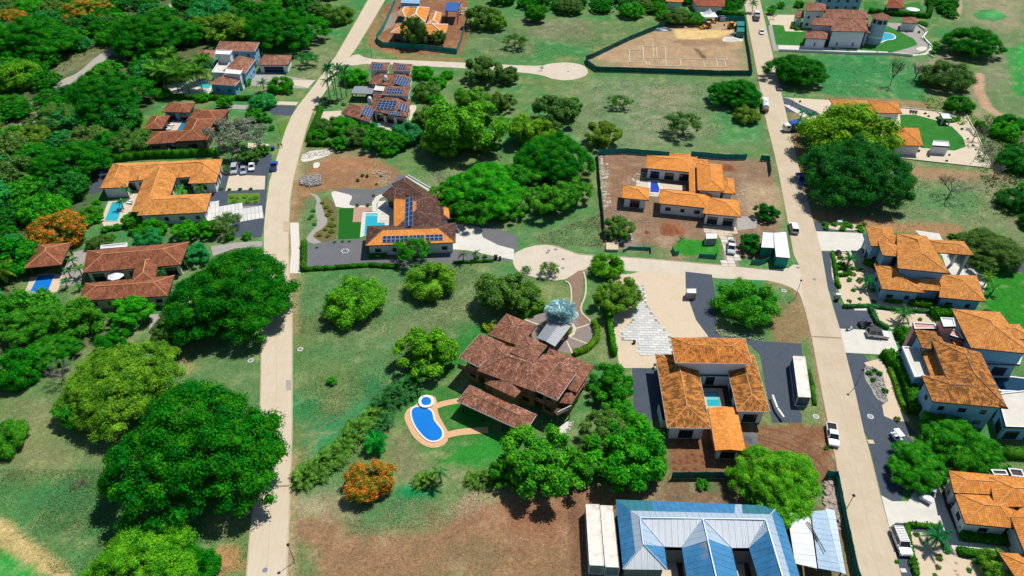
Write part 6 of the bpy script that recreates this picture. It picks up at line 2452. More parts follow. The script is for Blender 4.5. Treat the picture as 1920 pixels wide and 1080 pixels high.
def truck(label, tile, a, b, cabm, boxm, kind='box', l=7.5, name=None):
 A, B = PW(tile, a)[0], PW(tile, b)[0]
 c = (A + B) / 2
 root = empty(name or {'box': 'box_truck', 'dump': 'dump_truck', 'tank': 'tank_truck', 'flat': 'flatbed_truck'}[kind], (c.x, c.y, 0), label, 'truck', None, math.atan2(B.y - A.y, B.x - A.x))
 hl, w = l / 2, 2.35
 mb = MB()
 mb.loft([[(hl - 1.9, s * w / 2 * k, z) for s, z, k in ((-1, .6, 1), (1, .6, 1), (1, 1.6, 1), (1, 2.5, .92), (-1, 2.5, .92), (-1, 1.6, 1))],
             [(hl - .35, s * w / 2 * k, z) for s, z, k in ((-1, .6, 1), (1, .6, 1), (1, 1.6, 1), (1, 2.5, .9), (-1, 2.5, .9), (-1, 1.6, 1))],
             [(hl, s * w / 2 * k, z) for s, z, k in ((-1, .6, .95), (1, .6, .95), (1, 1.5, .95), (1, 2.3, .86), (-1, 2.3, .86), (-1, 1.5, .95))]])
 mb.build('cab', cabm, root)
 mb = MB()
 mb.quad((hl + .02, -w * .42, 1.55), (hl + .02, w * .42, 1.55), (hl - .02, w * .38, 2.2), (hl - .02, -w * .38, 2.2))
 mb.build('windshield', GLASS, root)
 for s in (-1, 1):
  mb = MB()
  mb.box(hl - 1.0, s * (w / 2 - .02), 1.85, .9, .06, .55)
  mb.build('side_window', GLASS, root)
  mb = MB()
  mb.box(hl + .02, s * w * .36, .9, .06, .3, .2)
  mb.build('headlight', LAMP, root)
 mb = MB()
 mb.box(-.3, 0, .75, l - .6, .9, .22)
 mb.build('chassis', BLACK, root)
 bx0, bx1 = -hl, hl - 2.05
 if kind == 'box':
  mb = MB()
  cx, sx = (bx0 + bx1) / 2, bx1 - bx0
  mb.box(cx, 0, 2.0, sx, w, 2.2)
  mb.build('cargo_box', boxm, root)
  for i in range(6):
   m2 = MB()
   m2.box(bx0 + sx * (i + .5) / 6, 0, 3.12, .07, w * .98, .05)
   m2.build('roof_bow', boxm, root)
 elif kind == 'dump':
  cx, sx = (bx0 + bx1) / 2, bx1 - bx0
  for nm, (x, y, z, ax, ay, az) in {'side': (cx, w / 2 - .05, 1.7, sx, .1, 1.5), 'tail': (bx0 + .05, 0, 1.7, .1, w - .2, 1.5), 'head': (bx1 - .05, 0, 1.8, .1, w - .2, 1.7)}.items():
   m2 = MB()
   m2.box(x, y, z, ax, ay, az)
   if nm == 'side':
    m2.box(x, -y, z, ax, ay, az)
   m2.build(nm + '_wall', boxm, root)
  m2 = MB()
  m2.box(cx, 0, 1.0, sx - .2, w - .2, .12)
  m2.build('bed_floor', BLACK, root)
  m2 = MB()
  m2.box(bx0 + sx * .3, 0, 2.48, sx * .5, w - .25, .06)
  m2.build('tarpaulin', P_WHITE, root)
 elif kind == 'tank':
  m2 = MB()
  k = 14
  m2.loft([[(x, q * math.cos(2 * math.pi * j / k), 1.95 + q * .95 * math.sin(2 * math.pi * j / k)) for j in range(k)] for x, q in ((bx0 - .05, .6), (bx0 + .15, 1.1), (bx1 - .15, 1.1), (bx1, .6))])
  m2.build('tank', boxm, root)
  m2 = MB()
  m2.box(bx0 - .05, 0, 1.2, .2, w, .6)
  m2.build('rear_board', plain("orange_board", (.5, .18, .03), .6, .1), root)
  m2 = MB()
  m2.disc((bx0 + bx1) / 2, 0, 3.0, .3, .3, 12, 0, .15)
  m2.build('hatch', STEEL, root)
 else:
  m2 = MB()
  m2.box((bx0 + bx1) / 2, 0, 1.15, bx1 - bx0, w, .12)
  m2.build('load_bed', boxm, root)
  for s in (-1, 1):
   m2 = MB()
   m2.box((bx0 + bx1) / 2, s * (w / 2 - .05), 1.45, bx1 - bx0, .08, .5)
   m2.build('side_board', boxm, root)
 for x in (-hl + .9, -hl + 1.9, hl - 1.1) if l > 7 else (-hl + 1.2, hl - 1.1):
  for s in (-1, 1):
   wheel(root, x, s * (w / 2 - .18), .46, .3)
 return root
car("white SUV with dark roof slats parked at the kerb beside the sandy garden", "", "1678,997", "1697,1043", 'suv', P_WHITE)
car("white pickup parked on the red verge below the container", "", "1556,801", "1562,838", 'pickup', P_WHITE)
car("white off-road car with a black soft top on the pale concrete drive", "", "1625,628", "1662,632", 'jeep', P_WHITE, top=P_BLACK)
car("white van-like car driving on the straight road near the white shed", "", "1490,442", "1484,420", 'suv', P_WHITE, name='white_van')
car("white small car driving behind the grey truck on the straight road", "", "1426,57", "1429,68", 'sedan', P_WHITE)
car("dark blue car in the tree shade on the straight road", "", "1459,160", "1462,174", 'sedan', P_DBLUE)
car("blue and brown pickup parked on the edge of the curving road", "", "513,323", "516,306", 'pickup', P_BLUE)
car("deep blue pickup in the shadow of the giant yellow-topped tree", "", "1497,332", "1503,345", 'pickup', P_BLUE)
car("silver blue car half under the leafy tree on the concrete drive", "", "1747,912", "1733,940", 'suv', P_SILVER)
car("silver car in the shade before the orange U-shaped villa, farthest from the road", "01", "1765,178", "1755,232", 'suv', P_SILVER)
car("silver blue car in the shade before the orange U-shaped villa, middle of three", "01", "1832,182", "1826,236", 'sedan', paint("pale_blue", (.3, .4, .5)))
car("pale car in the shade before the orange U-shaped villa, next to the road", "01", "1892,160", "1888,205", 'sedan', P_WHITE)
car("pickup with a framed bed parked on the slab drive of the building site", "", "1370,455", "1370,481", 'pickup', P_SILVER, top=P_WHITE)
gr = PW("", "1370,458")[0]
mb = MB()
for x in (-.8, .8):
 for y in (-1.1, 1.1):
  mb.box(x, y, 1.75, .07, .07, 1.3)
for y in (-1.1, 0, 1.1):
 mb.box(0, y, 2.43, 1.7, .06, .06)
o = mb.build("cargo_rack", P_GREEN, None, loc=(gr.x, gr.y, 0))
tag(o, "green tubular rack standing on the parked pickup's bed", "rack")
truck("truck with a bright blue cargo box and a white cab turning off the straight road", "", "1503,243", "1470,246", P_WHITE, P_BLUE, 'box', 7.0)
truck("grey dump truck driving toward the fenced plot on the straight road", "", "1417,24", "1419,46", P_GREY, P_GREY, 'dump', 8.0)
truck("white tank truck parked at the roadside below the round dark tree", "", "1434,217", "1432,190", P_WHITE, P_WHITE, 'tank', 8.0)
# open buggy and motorcycle
bg_p = G(1621, 611, 0)
root = empty("open_buggy", bg_p, "small black open buggy on the dark gravel beside the white off-road car", "buggy", None, math.pi + .1)
mb = MB()
body_loft(mb, [(-1.4, .4), (-1.4, .8), (.5, .75), (1.3, .85), (1.5, .4)], 1.5)
mb.build('body', P_BLACK, root)
mb = MB()
for s in (-1, 1):
 mb.tube([(-1.1, s * .65, .7), (-.9, s * .6, 1.75), (.2, s * .6, 1.75), (.7, s * .65, .8)], .04, 5)
mb.build('roll_cage', P_GREY, root)
mb = MB()
mb.box(-.35, 0, 1.79, 1.2, 1.3, .05)
mb.build('canopy', P_DBLUE, root)
mb = MB()
mb.box(-.5, 0, .9, .6, 1.2, .15)
mb.box(-.8, 0, 1.2, .15, 1.2, .5)
mb.build('seat', WOOD, root)
for x in (-1.0, 1.05):
 for s in (-1, 1):
  wheel(root, x, s * .72, .32)
mp = G(1592, 619, 0)
root = empty("motorcycle", mp, "small motorcycle parked at the edge of the pale concrete drive", "motorcycle", None, .25)
for x in (-.65, .65):
 wheel(root, x, 0, .32, .12)
mb = MB()
body_loft(mb, [(-.7, .6), (-.7, .75), (-.1, .75), (.1, .95), (.45, .9), (.5, .5), (-.2, .35)], .26)
mb.build('body', P_WHITE, root)
mb = MB()
mb.tube([(.65, 0, .32), (.45, 0, 1.0)], .04, 5)
mb.tube([(.42, -.35, 1.05), (.45, 0, 1.0), (.42, .35, 1.05)], .025, 5)
mb.build('handlebar', STEEL, root)
mb = MB()
mb.box(-.35, 0, .82, .65, .26, .08)
mb.build('seat', P_BLACK, root)
# golf cart
gp = G(1679, 822, 0)
root = empty("golf_cart", gp, "golf cart with a white roof tucked against the leafy tree by the dark drive", "golf cart", None, 1.8)
mb = MB()
body_loft(mb, [(-1.1, .3), (-1.1, .75), (-.2, .7), (0, .4), (.5, .4), (.7, .75), (1.1, .65), (1.15, .3)], 1.2)
mb.build('body', P_WHITE, root)
mb = MB()
for x in (-.95, .75):
 for s in (-1, 1):
  mb.bar((x, s * .52, .6), (x * .9, s * .52, 1.85), .05)
mb.build('post', P_GREY, root)
mb = MB()
mb.loft([[(-1.1, -.62, 1.85), (.95, -.62, 1.85), (.95, .62, 1.85), (-1.1, .62, 1.85)], [(-1.0, -.55, 1.95), (.85, -.55, 1.95), (.85, .55, 1.95), (-1.0, .55, 1.95)]])
mb.build('roof', P_WHITE, root)
mb = MB()
mb.box(-.4, 0, .8, .5, 1.05, .14)
mb.build('seat', P_BLACK, root)
for x in (-.8, .8):
 for s in (-1, 1):
  wheel(root, x, s * .55, .24, .18)
def excavator(label, px, py, rz):
 p = G(px, py, 0)
 root = empty("backhoe_loader", p, label, "excavator", None, rz)
 mb = MB()
 body_loft(mb, [(-1.6, .7), (-1.6, 1.3), (.2, 1.35), (2.0, 1.5), (2.1, .7)], 1.6)
 mb.build('body', P_YELL, root)
 mb = MB()
 mb.loft([[(-1.3, -.75, 1.35), (.2, -.75, 1.35), (.2, .75, 1.35), (-1.3, .75, 1.35)], [(-1.2, -.7, 2.6), (.1, -.7, 2.6), (.1, .7, 2.6), (-1.2, .7, 2.6)]])
 mb.build('cab', GLASS, root)
 mb = MB()
 mb.box(-.55, 0, 2.68, 1.6, 1.6, .12)
 for x in (-1.25, .15):
  for s in (-1, 1):
   mb.bar((x, s * .76, 1.3), (x * .95, s * .74, 2.65), .1)
 mb.build('cab_frame', P_YELL, root)
 mb = MB()
 mb.tube([(-1.6, 0, 1.0), (-2.8, 0, 3.2), (-4.0, 0, 2.2)], [.2, .16, .13], 6)
 mb.build('digging_arm', P_YELL, root)
 mb = MB()
 mb.loft([[(-4.0, -.3, 2.2), (-4.4, -.3, 1.9), (-4.2, -.3, 1.4), (-3.8, -.3, 1.6)], [(-4.0, .3, 2.2), (-4.4, .3, 1.9), (-4.2, .3, 1.4), (-3.8, .3, 1.6)]])
 mb.build('bucket', BLACK, root)
 mb = MB()
 for s in (-1, 1):
  mb.tube([(.6, s * .85, 1.3), (2.0, s * .85, 1.1), (3.0, s * .85, .5)], .1, 5)
 mb.build('loader_arm', P_YELL, root)
 mb = MB()
 mb.loft([[(3.0, -1.15, .15), (3.7, -1.15, .1), (3.3, -1.15, .9), (2.9, -1.15, .9)], [(3.0, 1.15, .15), (3.7, 1.15, .1), (3.3, 1.15, .9), (2.9, 1.15, .9)]])
 mb.build('loader_bucket', P_YELL, root)
 for s in (-1, 1):
  wheel(root, -1.0, s * .95, .75, .4)
  wheel(root, 1.5, s * .9, .5, .35)
excavator("yellow backhoe with a boxy cab beside the white peaked tent", 1325, 53, 3.5)
excavator("yellow backhoe with a raised arm near the green container", 1372, 53, .3)
def container(label, tile, s, h, m, zt=True, cat="container"):
 """s: the four roof corners A,B,C,D"""
 c = PW(tile, s, h)
 if len(c) == 3:
  c.append(c[0] + c[2] - c[1])
 base = sum(c, Vector()) / 4
 base.z = 0
 root = empty("shipping_container", base, label, cat)
 mb = MB()
 for i in range(4):
  a, b = c[i] - base, c[(i + 1) % 4] - base
  d = b - a
  L_ = d.length
  d.normalize()
  n = Vector((-d.y, d.x, 0))
  if n.dot((a + b) / 2) < 0:
   n = -n
  k = max(4, int(L_ / .3) * 2)
  prev = None
  for j in range(k + 1):
   p = a + d * (L_ * j / k) - n * (.06 if (j // 1) % 2 and 0 < j < k else 0)
   if prev is not None:
    mb.quad(Vector((prev.x, prev.y, .12)), Vector((p.x, p.y, .12)), Vector((p.x, p.y, h)), Vector((prev.x, prev.y, h)))
   prev = p
 mb.build('side_wall', m[0], root)
 r = rib_mesh([c[0], c[1], c[2], c[3]], .3, .03)
 mk('roof_panel', [v - base for v in r[0]], r[1], m[1], root, r[2])
 mb = MB()
 for i in range(4):
  a, b = c[i] - base, c[(i + 1) % 4] - base
  mb.bar(a, b, .14)
  mb.bar(Vector((a.x, a.y, .1)), Vector((b.x, b.y, .1)), .14)
  mb.bar(Vector((a.x, a.y, .1)), a, .13)
 mb.build('corner_frame', m[2], root)
 return root
RUSTW = plain("rust_streaked_white", (.72, .69, .62), .7, .06, .8, dirt=(.36, .17, .06), dscale=.9, damt=.55)
container("rust-speckled white shipping container with a dark blue side on the dark gravel by the road", "", "1487,668 1509,669 1520,745 1497,744", 2.7, [paint("navy", (.03, .07, .16)), RUSTW, RUSTW])
container("rusty cream shipping container next to the bare lot, farther from the blue roof", "R", "32,170 122,172 155,592 58,588", 2.7, [paint("grey_blue", (.22, .26, .3)), RUSTW, RUSTW])
container("rusty cream shipping container beside the blue metal roof", "R", "132,178 220,182 264,604 168,600", 2.7, [paint("grey_blue", (.22, .26, .3)), RUSTW, RUSTW])
GREENC = paint("teal_green", (.01, .20, .17))
container("short teal site container by the straight road, nearer the tent", "20", "1690,158 1742,160 1742,195 1690,192", 2.6, [GREENC, GREENC, GREENC])
container("teal site container beside the pale sand pile and straight road", "20", "1690,205 1742,207 1742,240 1688,236", 2.6, [GREENC, GREENC, GREENC])
# water tank / small concrete box on the gravel yard
container("small grey concrete box with a white lid between sand drive and dark gravel", "22", "1312,5 1380,4 1383,40 1310,38", 1.9, [CONCD, WHITE, CONCD], cat="concrete box")
container("low white slab roof hut beside the bright lawn of the building site", "21", "1455,672 1535,674 1537,708 1457,710", 2.0, [CONCD, WHITE, WHITE], cat="hut")
container("stack of pale boards on the verge by the cul-de-sac", "21", "708,740 795,745 795,792 706,790", .7, [SANDM, SANDM, SANDM], cat="board stack")
# peaked tent
tp = PW("C", "940,245", 0)[0]
root = empty("peaked_tent", tp, "white peaked tent roof among the yellow excavators", "tent")
mb = MB()
k = 4
n_ = 7
ring = []
for i in range(n_ + 1):
 t = i / n_
 q = (1 - t) * 3.4
 z = 2.6 + 2.9 * t ** 1.9
 sec = []
 for j in range(16):
  a = 2 * math.pi * j / 16 + math.pi / 4
  f = 1 / max(abs(math.cos(a)), abs(math.sin(a)))
  f = f * (1 - t) + 1.0 * t
  sec.append((q * f * math.cos(a) + 0, q * f * math.sin(a), z))
 ring.append(sec)
mb.loft(ring, 0)
mb.build('canopy', P_WHITE, root)
for sx in (-1, 1):
 for sy in (-1, 1):
  mb = MB()
  mb.box(sx * 3.2, sy * 3.2, 1.3, .12, .12, 2.6)
  mb.build('post', STEEL, root)
sp = PW("C", "885,290 1060,245 1110,250")
for p, (lb, m_) in zip(sp, (("deep blue crate beneath the peaked tent", P_BLUE), ("grey blue tool crate beyond the peaked tent", P_DBLUE), ("pale blue tool crate between tent and excavator", P_SILVER))):
 mb = MB()
 mb.box(0, 0, .9, 2.4, 2.0, 1.8)
 mb.box(0, 0, 1.86, 2.5, 2.1, .12)
 for i in range(4):
  mb.box(-.9 + i * .6, -1.02, .9, .08, .05, 1.7)
 o = mb.build("tool_crate", m_, None, loc=tuple(p))
 tag(o, lb, "crate")
def mound(label, px, py, rx, h, mat, name='soil_mound', sx=1.0, cat="mound"):
 p = G(px, py, 0)
 k, n = 28, 8
 r = random.Random(int(px))
 v, f = [(0, 0, h)], []
 for i in range(1, n + 1):
  t = i / n
  for j in range(k):
   a = 2 * math.pi * j / k
   q = rx * t * (1 + .13 * math.sin(3 * a + px) + .08 * math.sin(7 * a)) + r.uniform(-.06, .06) * rx * .6
   z = h * (math.cos(math.pi * t) * .5 + .5) * r.uniform(.85, 1.1) if i < n else -.03
   v.append((q * math.cos(a) * sx, q * math.sin(a), z))
 for j in range(k):
  f.append((0, 1 + j, 1 + (j + 1) % k))
 for i in range(n - 1):
  for j in range(k):
   a, b = 1 + i * k + j, 1 + i * k + (j + 1) % k
   f.append((a, a + k, b + k, b))
 o = mk(name, v, f, mat, None, smooth=True, loc=tuple(p))
 return tag(o, label, cat)
mound("big heap of red-brown soil in front of the new orange-roofed house", 1259, 430, 3.6, 1.3, RED_E)
mound("round heap of dark red soil behind the new orange-roofed house", 1367, 315, 2.6, 1.1, RED_E)
mound("small orange soil heap near the board stack on the building site", 1214, 436, 1.0, .5, RED_E)
mound("pale grey sand pile by the teal containers on the pegged-out plot", 1372, 74, 3.0, .9, WSTONE, sx=1.6)
mound("grey gravel heap in the courtyard villa's red yard beside the gatehouse", 1407, 822, 1.7, .6, GRAV)
mound("blue tarpaulin covered pile along the mesh fence of the pegged-out plot", 1236, 56, 2.2, .9, plain("blue_tarp", (.01, .06, .12), .4, .2), sx=3.0, name='covered_pile')
mound("dark pile under a sheet by the containers on the pegged-out plot", 1376, 66, 1.8, 1.0, plain("blue_tarp2", (.03, .08, .12), .4, .2), name='covered_pile')
HP = "first second third fourth fifth sixth seventh eighth ninth tenth eleventh twelfth thirteenth fourteenth".split()
for i, (x, y) in enumerate(sorted(((1277, 831), (1281, 838), (1272, 840), (1265, 866), (1277, 864), (1290, 857), (1291, 866), (1305, 863), (1320, 867), (1266, 878), (1285, 878), (1305, 879), (1318, 855), (1300, 852)))):
 o = mound(HP[i] + " small dark topsoil heap from the leafy trees toward the gatehouse", x, y, .55, .22, ORANGE_E, sx=1.3)
 o["group"] = "topsoil heaps on the red yard"
# scattered stones and rubble: stuff
def scatter_stuff(name, label, tile, poly, n, s0, s1, mat, flat=.5):
 P = line(tile, poly)
 x0, x1 = min(p[0] for p in P), max(p[0] for p in P)
 y0, y1 = min(p[1] for p in P), max(p[1] for p in P)
 mb = MB()
 r = random.Random(len(poly) + n)
 k = 0
 while k < n:
  x, y = r.uniform(x0, x1), r.uniform(y0, y1)
  if not inside(P, x, y):
   continue
  k += 1
  s = r.uniform(s0, s1)
  rz = r.uniform(0, 3)
  mb.box(x, y, s * flat / 2, s, s * r.uniform(.4, 1), s * flat, 0, rz, r.uniform(.5, .9))
 o = mb.build(name, mat)
 return tag(o, kind='stuff')
STONE = plain("grey_stone", (.30, .28, .26), .9, .3, 1.0)
PALES = plain("pale_debris", (.46, .42, .36), .8, .25, .6)
scatter_stuff("stones", "", "11", "330,270 400,235 490,235 490,310 400,325 330,305", 500, .3, .8, STONE, .8)
scatter_stuff("debris", "", "21", "660,80 720,90 720,330 740,450 690,480 660,300", 120, .15, 1.0, PALES, .15)
scatter_stuff("debris", "", "21", "690,400 760,440 900,560 1100,575 1080,590 900,590 700,520", 90, .1, .6, STONE, .3)
scatter_stuff("debris", "", "21", "900,230 1000,200 1030,290 930,310 850,290", 45, .15, .9, PALES, .2)
scatter_stuff("debris", "", "21", "750,640 900,660 900,740 780,740", 60, .15, .9, PALES, .3)
scatter_stuff("debris", "", "21", "1680,290 1760,300 1760,500 1700,470", 25, .15, 1.0, PALES, .2)
scatter_stuff("debris", "", "33", "430,370 500,380 560,700 520,760 420,580", 120, .3, 1.6, plain("scrap", (.30, .24, .2), .7, .5, .8), .25)
scatter_stuff("stones", "", "11", "860,200 1010,205 1000,300 920,270", 60, .2, .6, PALES, .5)
scatter_stuff("stones", "", "11", "335,75 570,35 570,75 340,120", 180, .2, .5, PALES, .3)
scatter_stuff("stones", "", "22", "1520,330 1560,310 1900,370 1850,400 1560,370", 70, .15, .6, STONE, .6)
scatter_stuff("stones", "", "B", "900,1020 960,900 985,920 925,1040", 40, .2, .45, PALES, .6)
scatter_stuff("debris", "", "10", "1060,60 1160,50 1150,150 1070,130", 60, .3, 1.3, PALES, .2)
scatter_stuff("debris", "", "10", "1530,40 1590,60 1580,130 1510,100", 80, .3, 1.0, SANDM, .4)
scatter_stuff("stones", "", "32", "730,590 790,595 850,640 880,740 890,850 820,815 770,720", 420, .12, .35, STONE, .6)
scatter_stuff("stones", "", "", "545,960 700,975 900,1000 1080,960 1090,1080 545,1080", 90, .06, .2, PALES, .5)
scatter_stuff("stones", "", "", "1120,145 1400,155 1430,260 1130,280", 60, .1, .35, PALES, .4)
# slabs set in the sand drive of the courtyard villa and the other slab paths: every slab is a piece
SLABM = [plain("slab_tone_%d" % i, c, .85, .08, 1.0) for i, c in enumerate(((.56, .56, .53), (.50, .50, .48), (.62, .61, .57), (.53, .53, .52)))]
def slabs(name, tile, poly, A, B, w, h, gap, offset=.5, z=.045, mats=None, limit=300):
 """slabs w x h laid in courses along A->B inside poly"""
 P = line(tile, poly)
 a, b = PW(tile, A)[0], PW(tile, B)[0]
 u = Vector((b.x - a.x, b.y - a.y)).normalized()
 v = Vector((-u.y, u.x))
 tag_ = sheet(name, JO, tile, poly, 2)
 tag_.name = name
 mats = mats or SLABM
 cache = {}
 n = 0
 for i in range(-60, 61):
  for j in range(-60, 61):
   x = (j + (offset if i % 2 else 0)) * (w + gap)
   y = i * (h + gap)
   c = Vector((a.x, a.y)) + u * x + v * y
   if not inside(P, c.x, c.y) or n >= limit:
    continue
   n += 1
   m_ = random.randrange(len(mats))
   if m_ not in cache:
    mb = MB()
    mb.box(0, 0, 0, w, h, .05)
    o = mb.build("paver", mats[m_])
    cache[m_] = o.data
    bpy.data.objects.remove(o)
   o = link("paver", cache[m_], tag_, (c.x, c.y, z + random.uniform(-.004, .004)))
   o.rotation_euler = (0, 0, math.atan2(u.y, u.x))
 return tag_
# joints
JO = plain("slab_joint", (.24, .23, .2), .9, .2)
slabs("slab_path", "22", "900,-20 985,-20 1010,120 1080,230 1150,320 1200,380 1200,505 960,510 940,400 820,395 820,330 900,240 930,120", "950,440", "1190,445", 1.45, .72, .06, mats=SLABM)
slabs("slab_path", "01", "1580,430 1640,432 1640,470 1960,462 1985,560 1560,565", "1600,500", "1600,440", 3.2, .95, .09, 0, mats=SLABM[2:3] + SLABM[:1])
slabs("slab_path", "21", "1445,615 1670,625 1668,690 1575,700 1540,690 1445,665", "1460,640", "1660,648", 1.7, 1.0, .08, 0, mats=[SANDM, CONCC])
slabs("slab_path", "21", "1575,700 1680,705 1700,920 1590,912", "1600,750", "1670,752", 1.7, 1.2, .1, 0, mats=[CONCC, CONC])
slabs("stepping_path", "33", "1395,880 1412,885 1430,1080 1405,1080", "1400,900", "1412,900", .5, .4, .25, 0, mats=[BRICKP])
slabs("pool_terrace", "11", "917,512 1030,512 1028,605 972,600 970,588 915,588", "920,520", "1020,520", 1.3, 1.3, .08, 0, z=.07, mats=[CONC, CONCC])
TYRE = plain("tyre_mark", (.135, .066, .038), .95, .3, 2)
for s in ("1400,812 1450,822 1500,840 1540,868 1562,900", "1395,818 1445,828 1492,846 1530,872 1550,900", "1420,800 1480,812 1530,832 1560,858 1572,880", "1480,818 1520,845 1545,880 1552,905"):
 ribbon("tyre_mark", TYRE, smoothline(line("", s), 2), .17, 1)
TYREG = plain("worn_trail", (.17, .15, .08), .95, .3, 2)
for s in ("563,830 590,795 620,775 650,770", "570,845 600,800 640,780"):
 ribbon("worn_trail", TYREG, smoothline(line("", s), 2), .25, 1)
# ------------------------------------------------------------------ street lamps, covers, bins, people
def lamp(label, tile, s, h=5.0):
 p = PW(tile, s)[0]
 root = empty("street_lamp", p, label, "street lamp")
 mb = MB()
 mb.tube([(0, 0, 0), (0, 0, h)], [.07, .045], 6)
 mb.build("pole", P_BLACK, root)
 mb = MB()
 mb.box(0, 0, .06, .3, .3, .12)
 mb.build("footing", CONCD, root)
 mb = MB()
 mb.loft([[(q * math.cos(j * math.pi / 4), q * math.sin(j * math.pi / 4), z) for j in range(8)] for q, z in ((.1, h), (.28, h + .15), (.26, h + .3), (.05, h + .42))])
 mb.build("lantern", P_BLACK, root)
lamp("black street lamp beside the dark gravel and round stone bed", "32", "650,748")
lamp("black street lamp on the verge beside the green mesh of the corrugated shed", "33", "572,608")
lamp("black street lamp on the grassy corner of the middle road", "32", "205,72")
lamp("black street lamp on the bare lot beside the curving road", "13", "290,975")
lamp("black street lamp on the verge near the unfinished house", "10", "868,432")
lamp("black street lamp at the white villa's gravel strip", "C", "1660,350")
lamp("thin street lamp in front of the orange villa by the golf course", "30", "175,800", 4)
lamp("thin street lamp beside the paved garden's far border", "31", "1540,130", 4)
lamp("slim street lamp on the lawn verge by the curving road's grey gravel", "10", "185,1020", 4)
def cover(px, py, label, ring=True, group=None):
 p = G(px, py, 0)
 root = empty("manhole_cover", p, label, "manhole cover", group)
 mb = MB()
 mb.disc(0, 0, .03, .42, .42, 18, 0, .03)
 mb.build("lid", P_GREY, root)
 if ring:
  mb = MB()
  mb.disc(0, 0, .0, .62, .62, 18, 0, .045)
  mb.build("collar", CONC, root)
cover(563, 655, "round manhole cover with a pale collar on the green lot")
cover(470, 676, "round manhole cover with a pale collar in grass across the curving road")
cover(497, 1069, "dark round manhole cover in the curving road's concrete", False)
cover(1470, 545, "round pale collared manhole cover on the grass corner")
cover(1632, 781, "green-centred round cover with a pale collar on the dark gravel")
cover(1530, 781, "round cover in red soil near the container")
for x, y in ((1026, 474), (1042, 468), (1056, 486), (1055, 503), (1029, 470)):
 cover(x, y, "small dark cover in the cul-de-sac's concrete", False, "covers in the cul-de-sac")
cover(1496, 502, "small dark cover at the mouth of the middle road", False)
cover(1527, 524, "small dark cover in the straight road by the junction", False)
cover(1065, 134, "dark round cover in the centre of the far turning circle", False)
def boxy(name, label, cat, tile, s, sx, sy, h, m, lid=None, rz=0.0):
 p = PW(tile, s)[0]
 root = empty(name, p, label, cat, None, rz)
 mb = MB()
 mb.box(0, 0, h * .46, sx, sy, h * .92, 0, 0, 1.08)
 mb.build("body", m, root)
 mb = MB()
 mb.box(0, 0, h * .96, sx * 1.14, sy * 1.14, h * .08)
 mb.build("lid", lid or m, root)
 return root
boxy("waste_bin", "blue waste bin at the roadside opposite the villa lot", "bin", "11", "128,45", 1.0, .8, 1.2, P_DBLUE, P_BLUE)
boxy("waste_bin", "black waste bin on the gravel at the end of the white drive", "bin", "11", "1798,865", .8, .7, 1.2, P_BLACK)
boxy("waste_bin", "second black waste bin next to the palm at the end of the white drive", "bin", "11", "1830,870", .5, .5, 1.0, P_BLACK)
boxy("utility_box", "white utility box on the dark gravel near the sandy garden corner", "utility box", "32", "522,66", 1.0, .6, .9, P_WHITE)
boxy("waste_bin", "black round bin on the dark gravel below the white utility box", "bin", "32", "510,96", .7, .7, 1.0, P_BLACK)
boxy("garden_bin", "teal bin among the shrubs beside the orange villa's drive", "bin", "31", "548,580", .9, .8, 1.1, P_GREEN)
boxy("cooler_box", "white box among the shrubs beside the orange villa's drive", "box", "31", "532,598", 1.1, .8, .9, P_WHITE)
boxy("air_unit", "white cooling unit on the terrace roof edge near the lower villa", "cooling unit", "L", "1078,905", 1.1, .8, .8, P_WHITE)
boxy("utility_box", "square pink utility lid in the dark gravel by the road", "utility box", "33", "770,75", 1.0, .8, .1, BRICKP, SANDM)
boxy("utility_box", "white utility lid in the dark gravel beside the white SUV", "utility box", "33", "1014,1040", .8, .6, .1, CONC, CONC)
boxy("ice_box", "dark barrel on the courtyard paving near the planted pots", "barrel", "22", "915,415", .5, .5, .8, P_BLACK)
def chimney(label, tile, s, h, zt, m=None):
 p = PW(tile, s, zt)[0]
 root = empty("domed_chimney", (p.x, p.y, 0), label, "chimney")
 mb = MB()
 mb.box(0, 0, zt - h / 2, 1.3, 1.3, h)
 mb.build("shaft", m or WHITE, root)
 mb = MB()
 mb.loft([[(q * math.cos(j * math.pi / 5), q * math.sin(j * math.pi / 5), z) for j in range(10)] for q, z in ((.75, zt), (.75, zt + .2), (.6, zt + .5), (.3, zt + .75), (.05, zt + .85))])
 mb.build("dome", m or WHITE, root)
chimney("white domed chimney on the upper brown roof of the solar panelled villa", "10", "970,580", 4.5, 6.4)
chimney("white domed chimney near the grey canopy of the solar panelled villa", "10", "852,740", 4.0, 4.8)
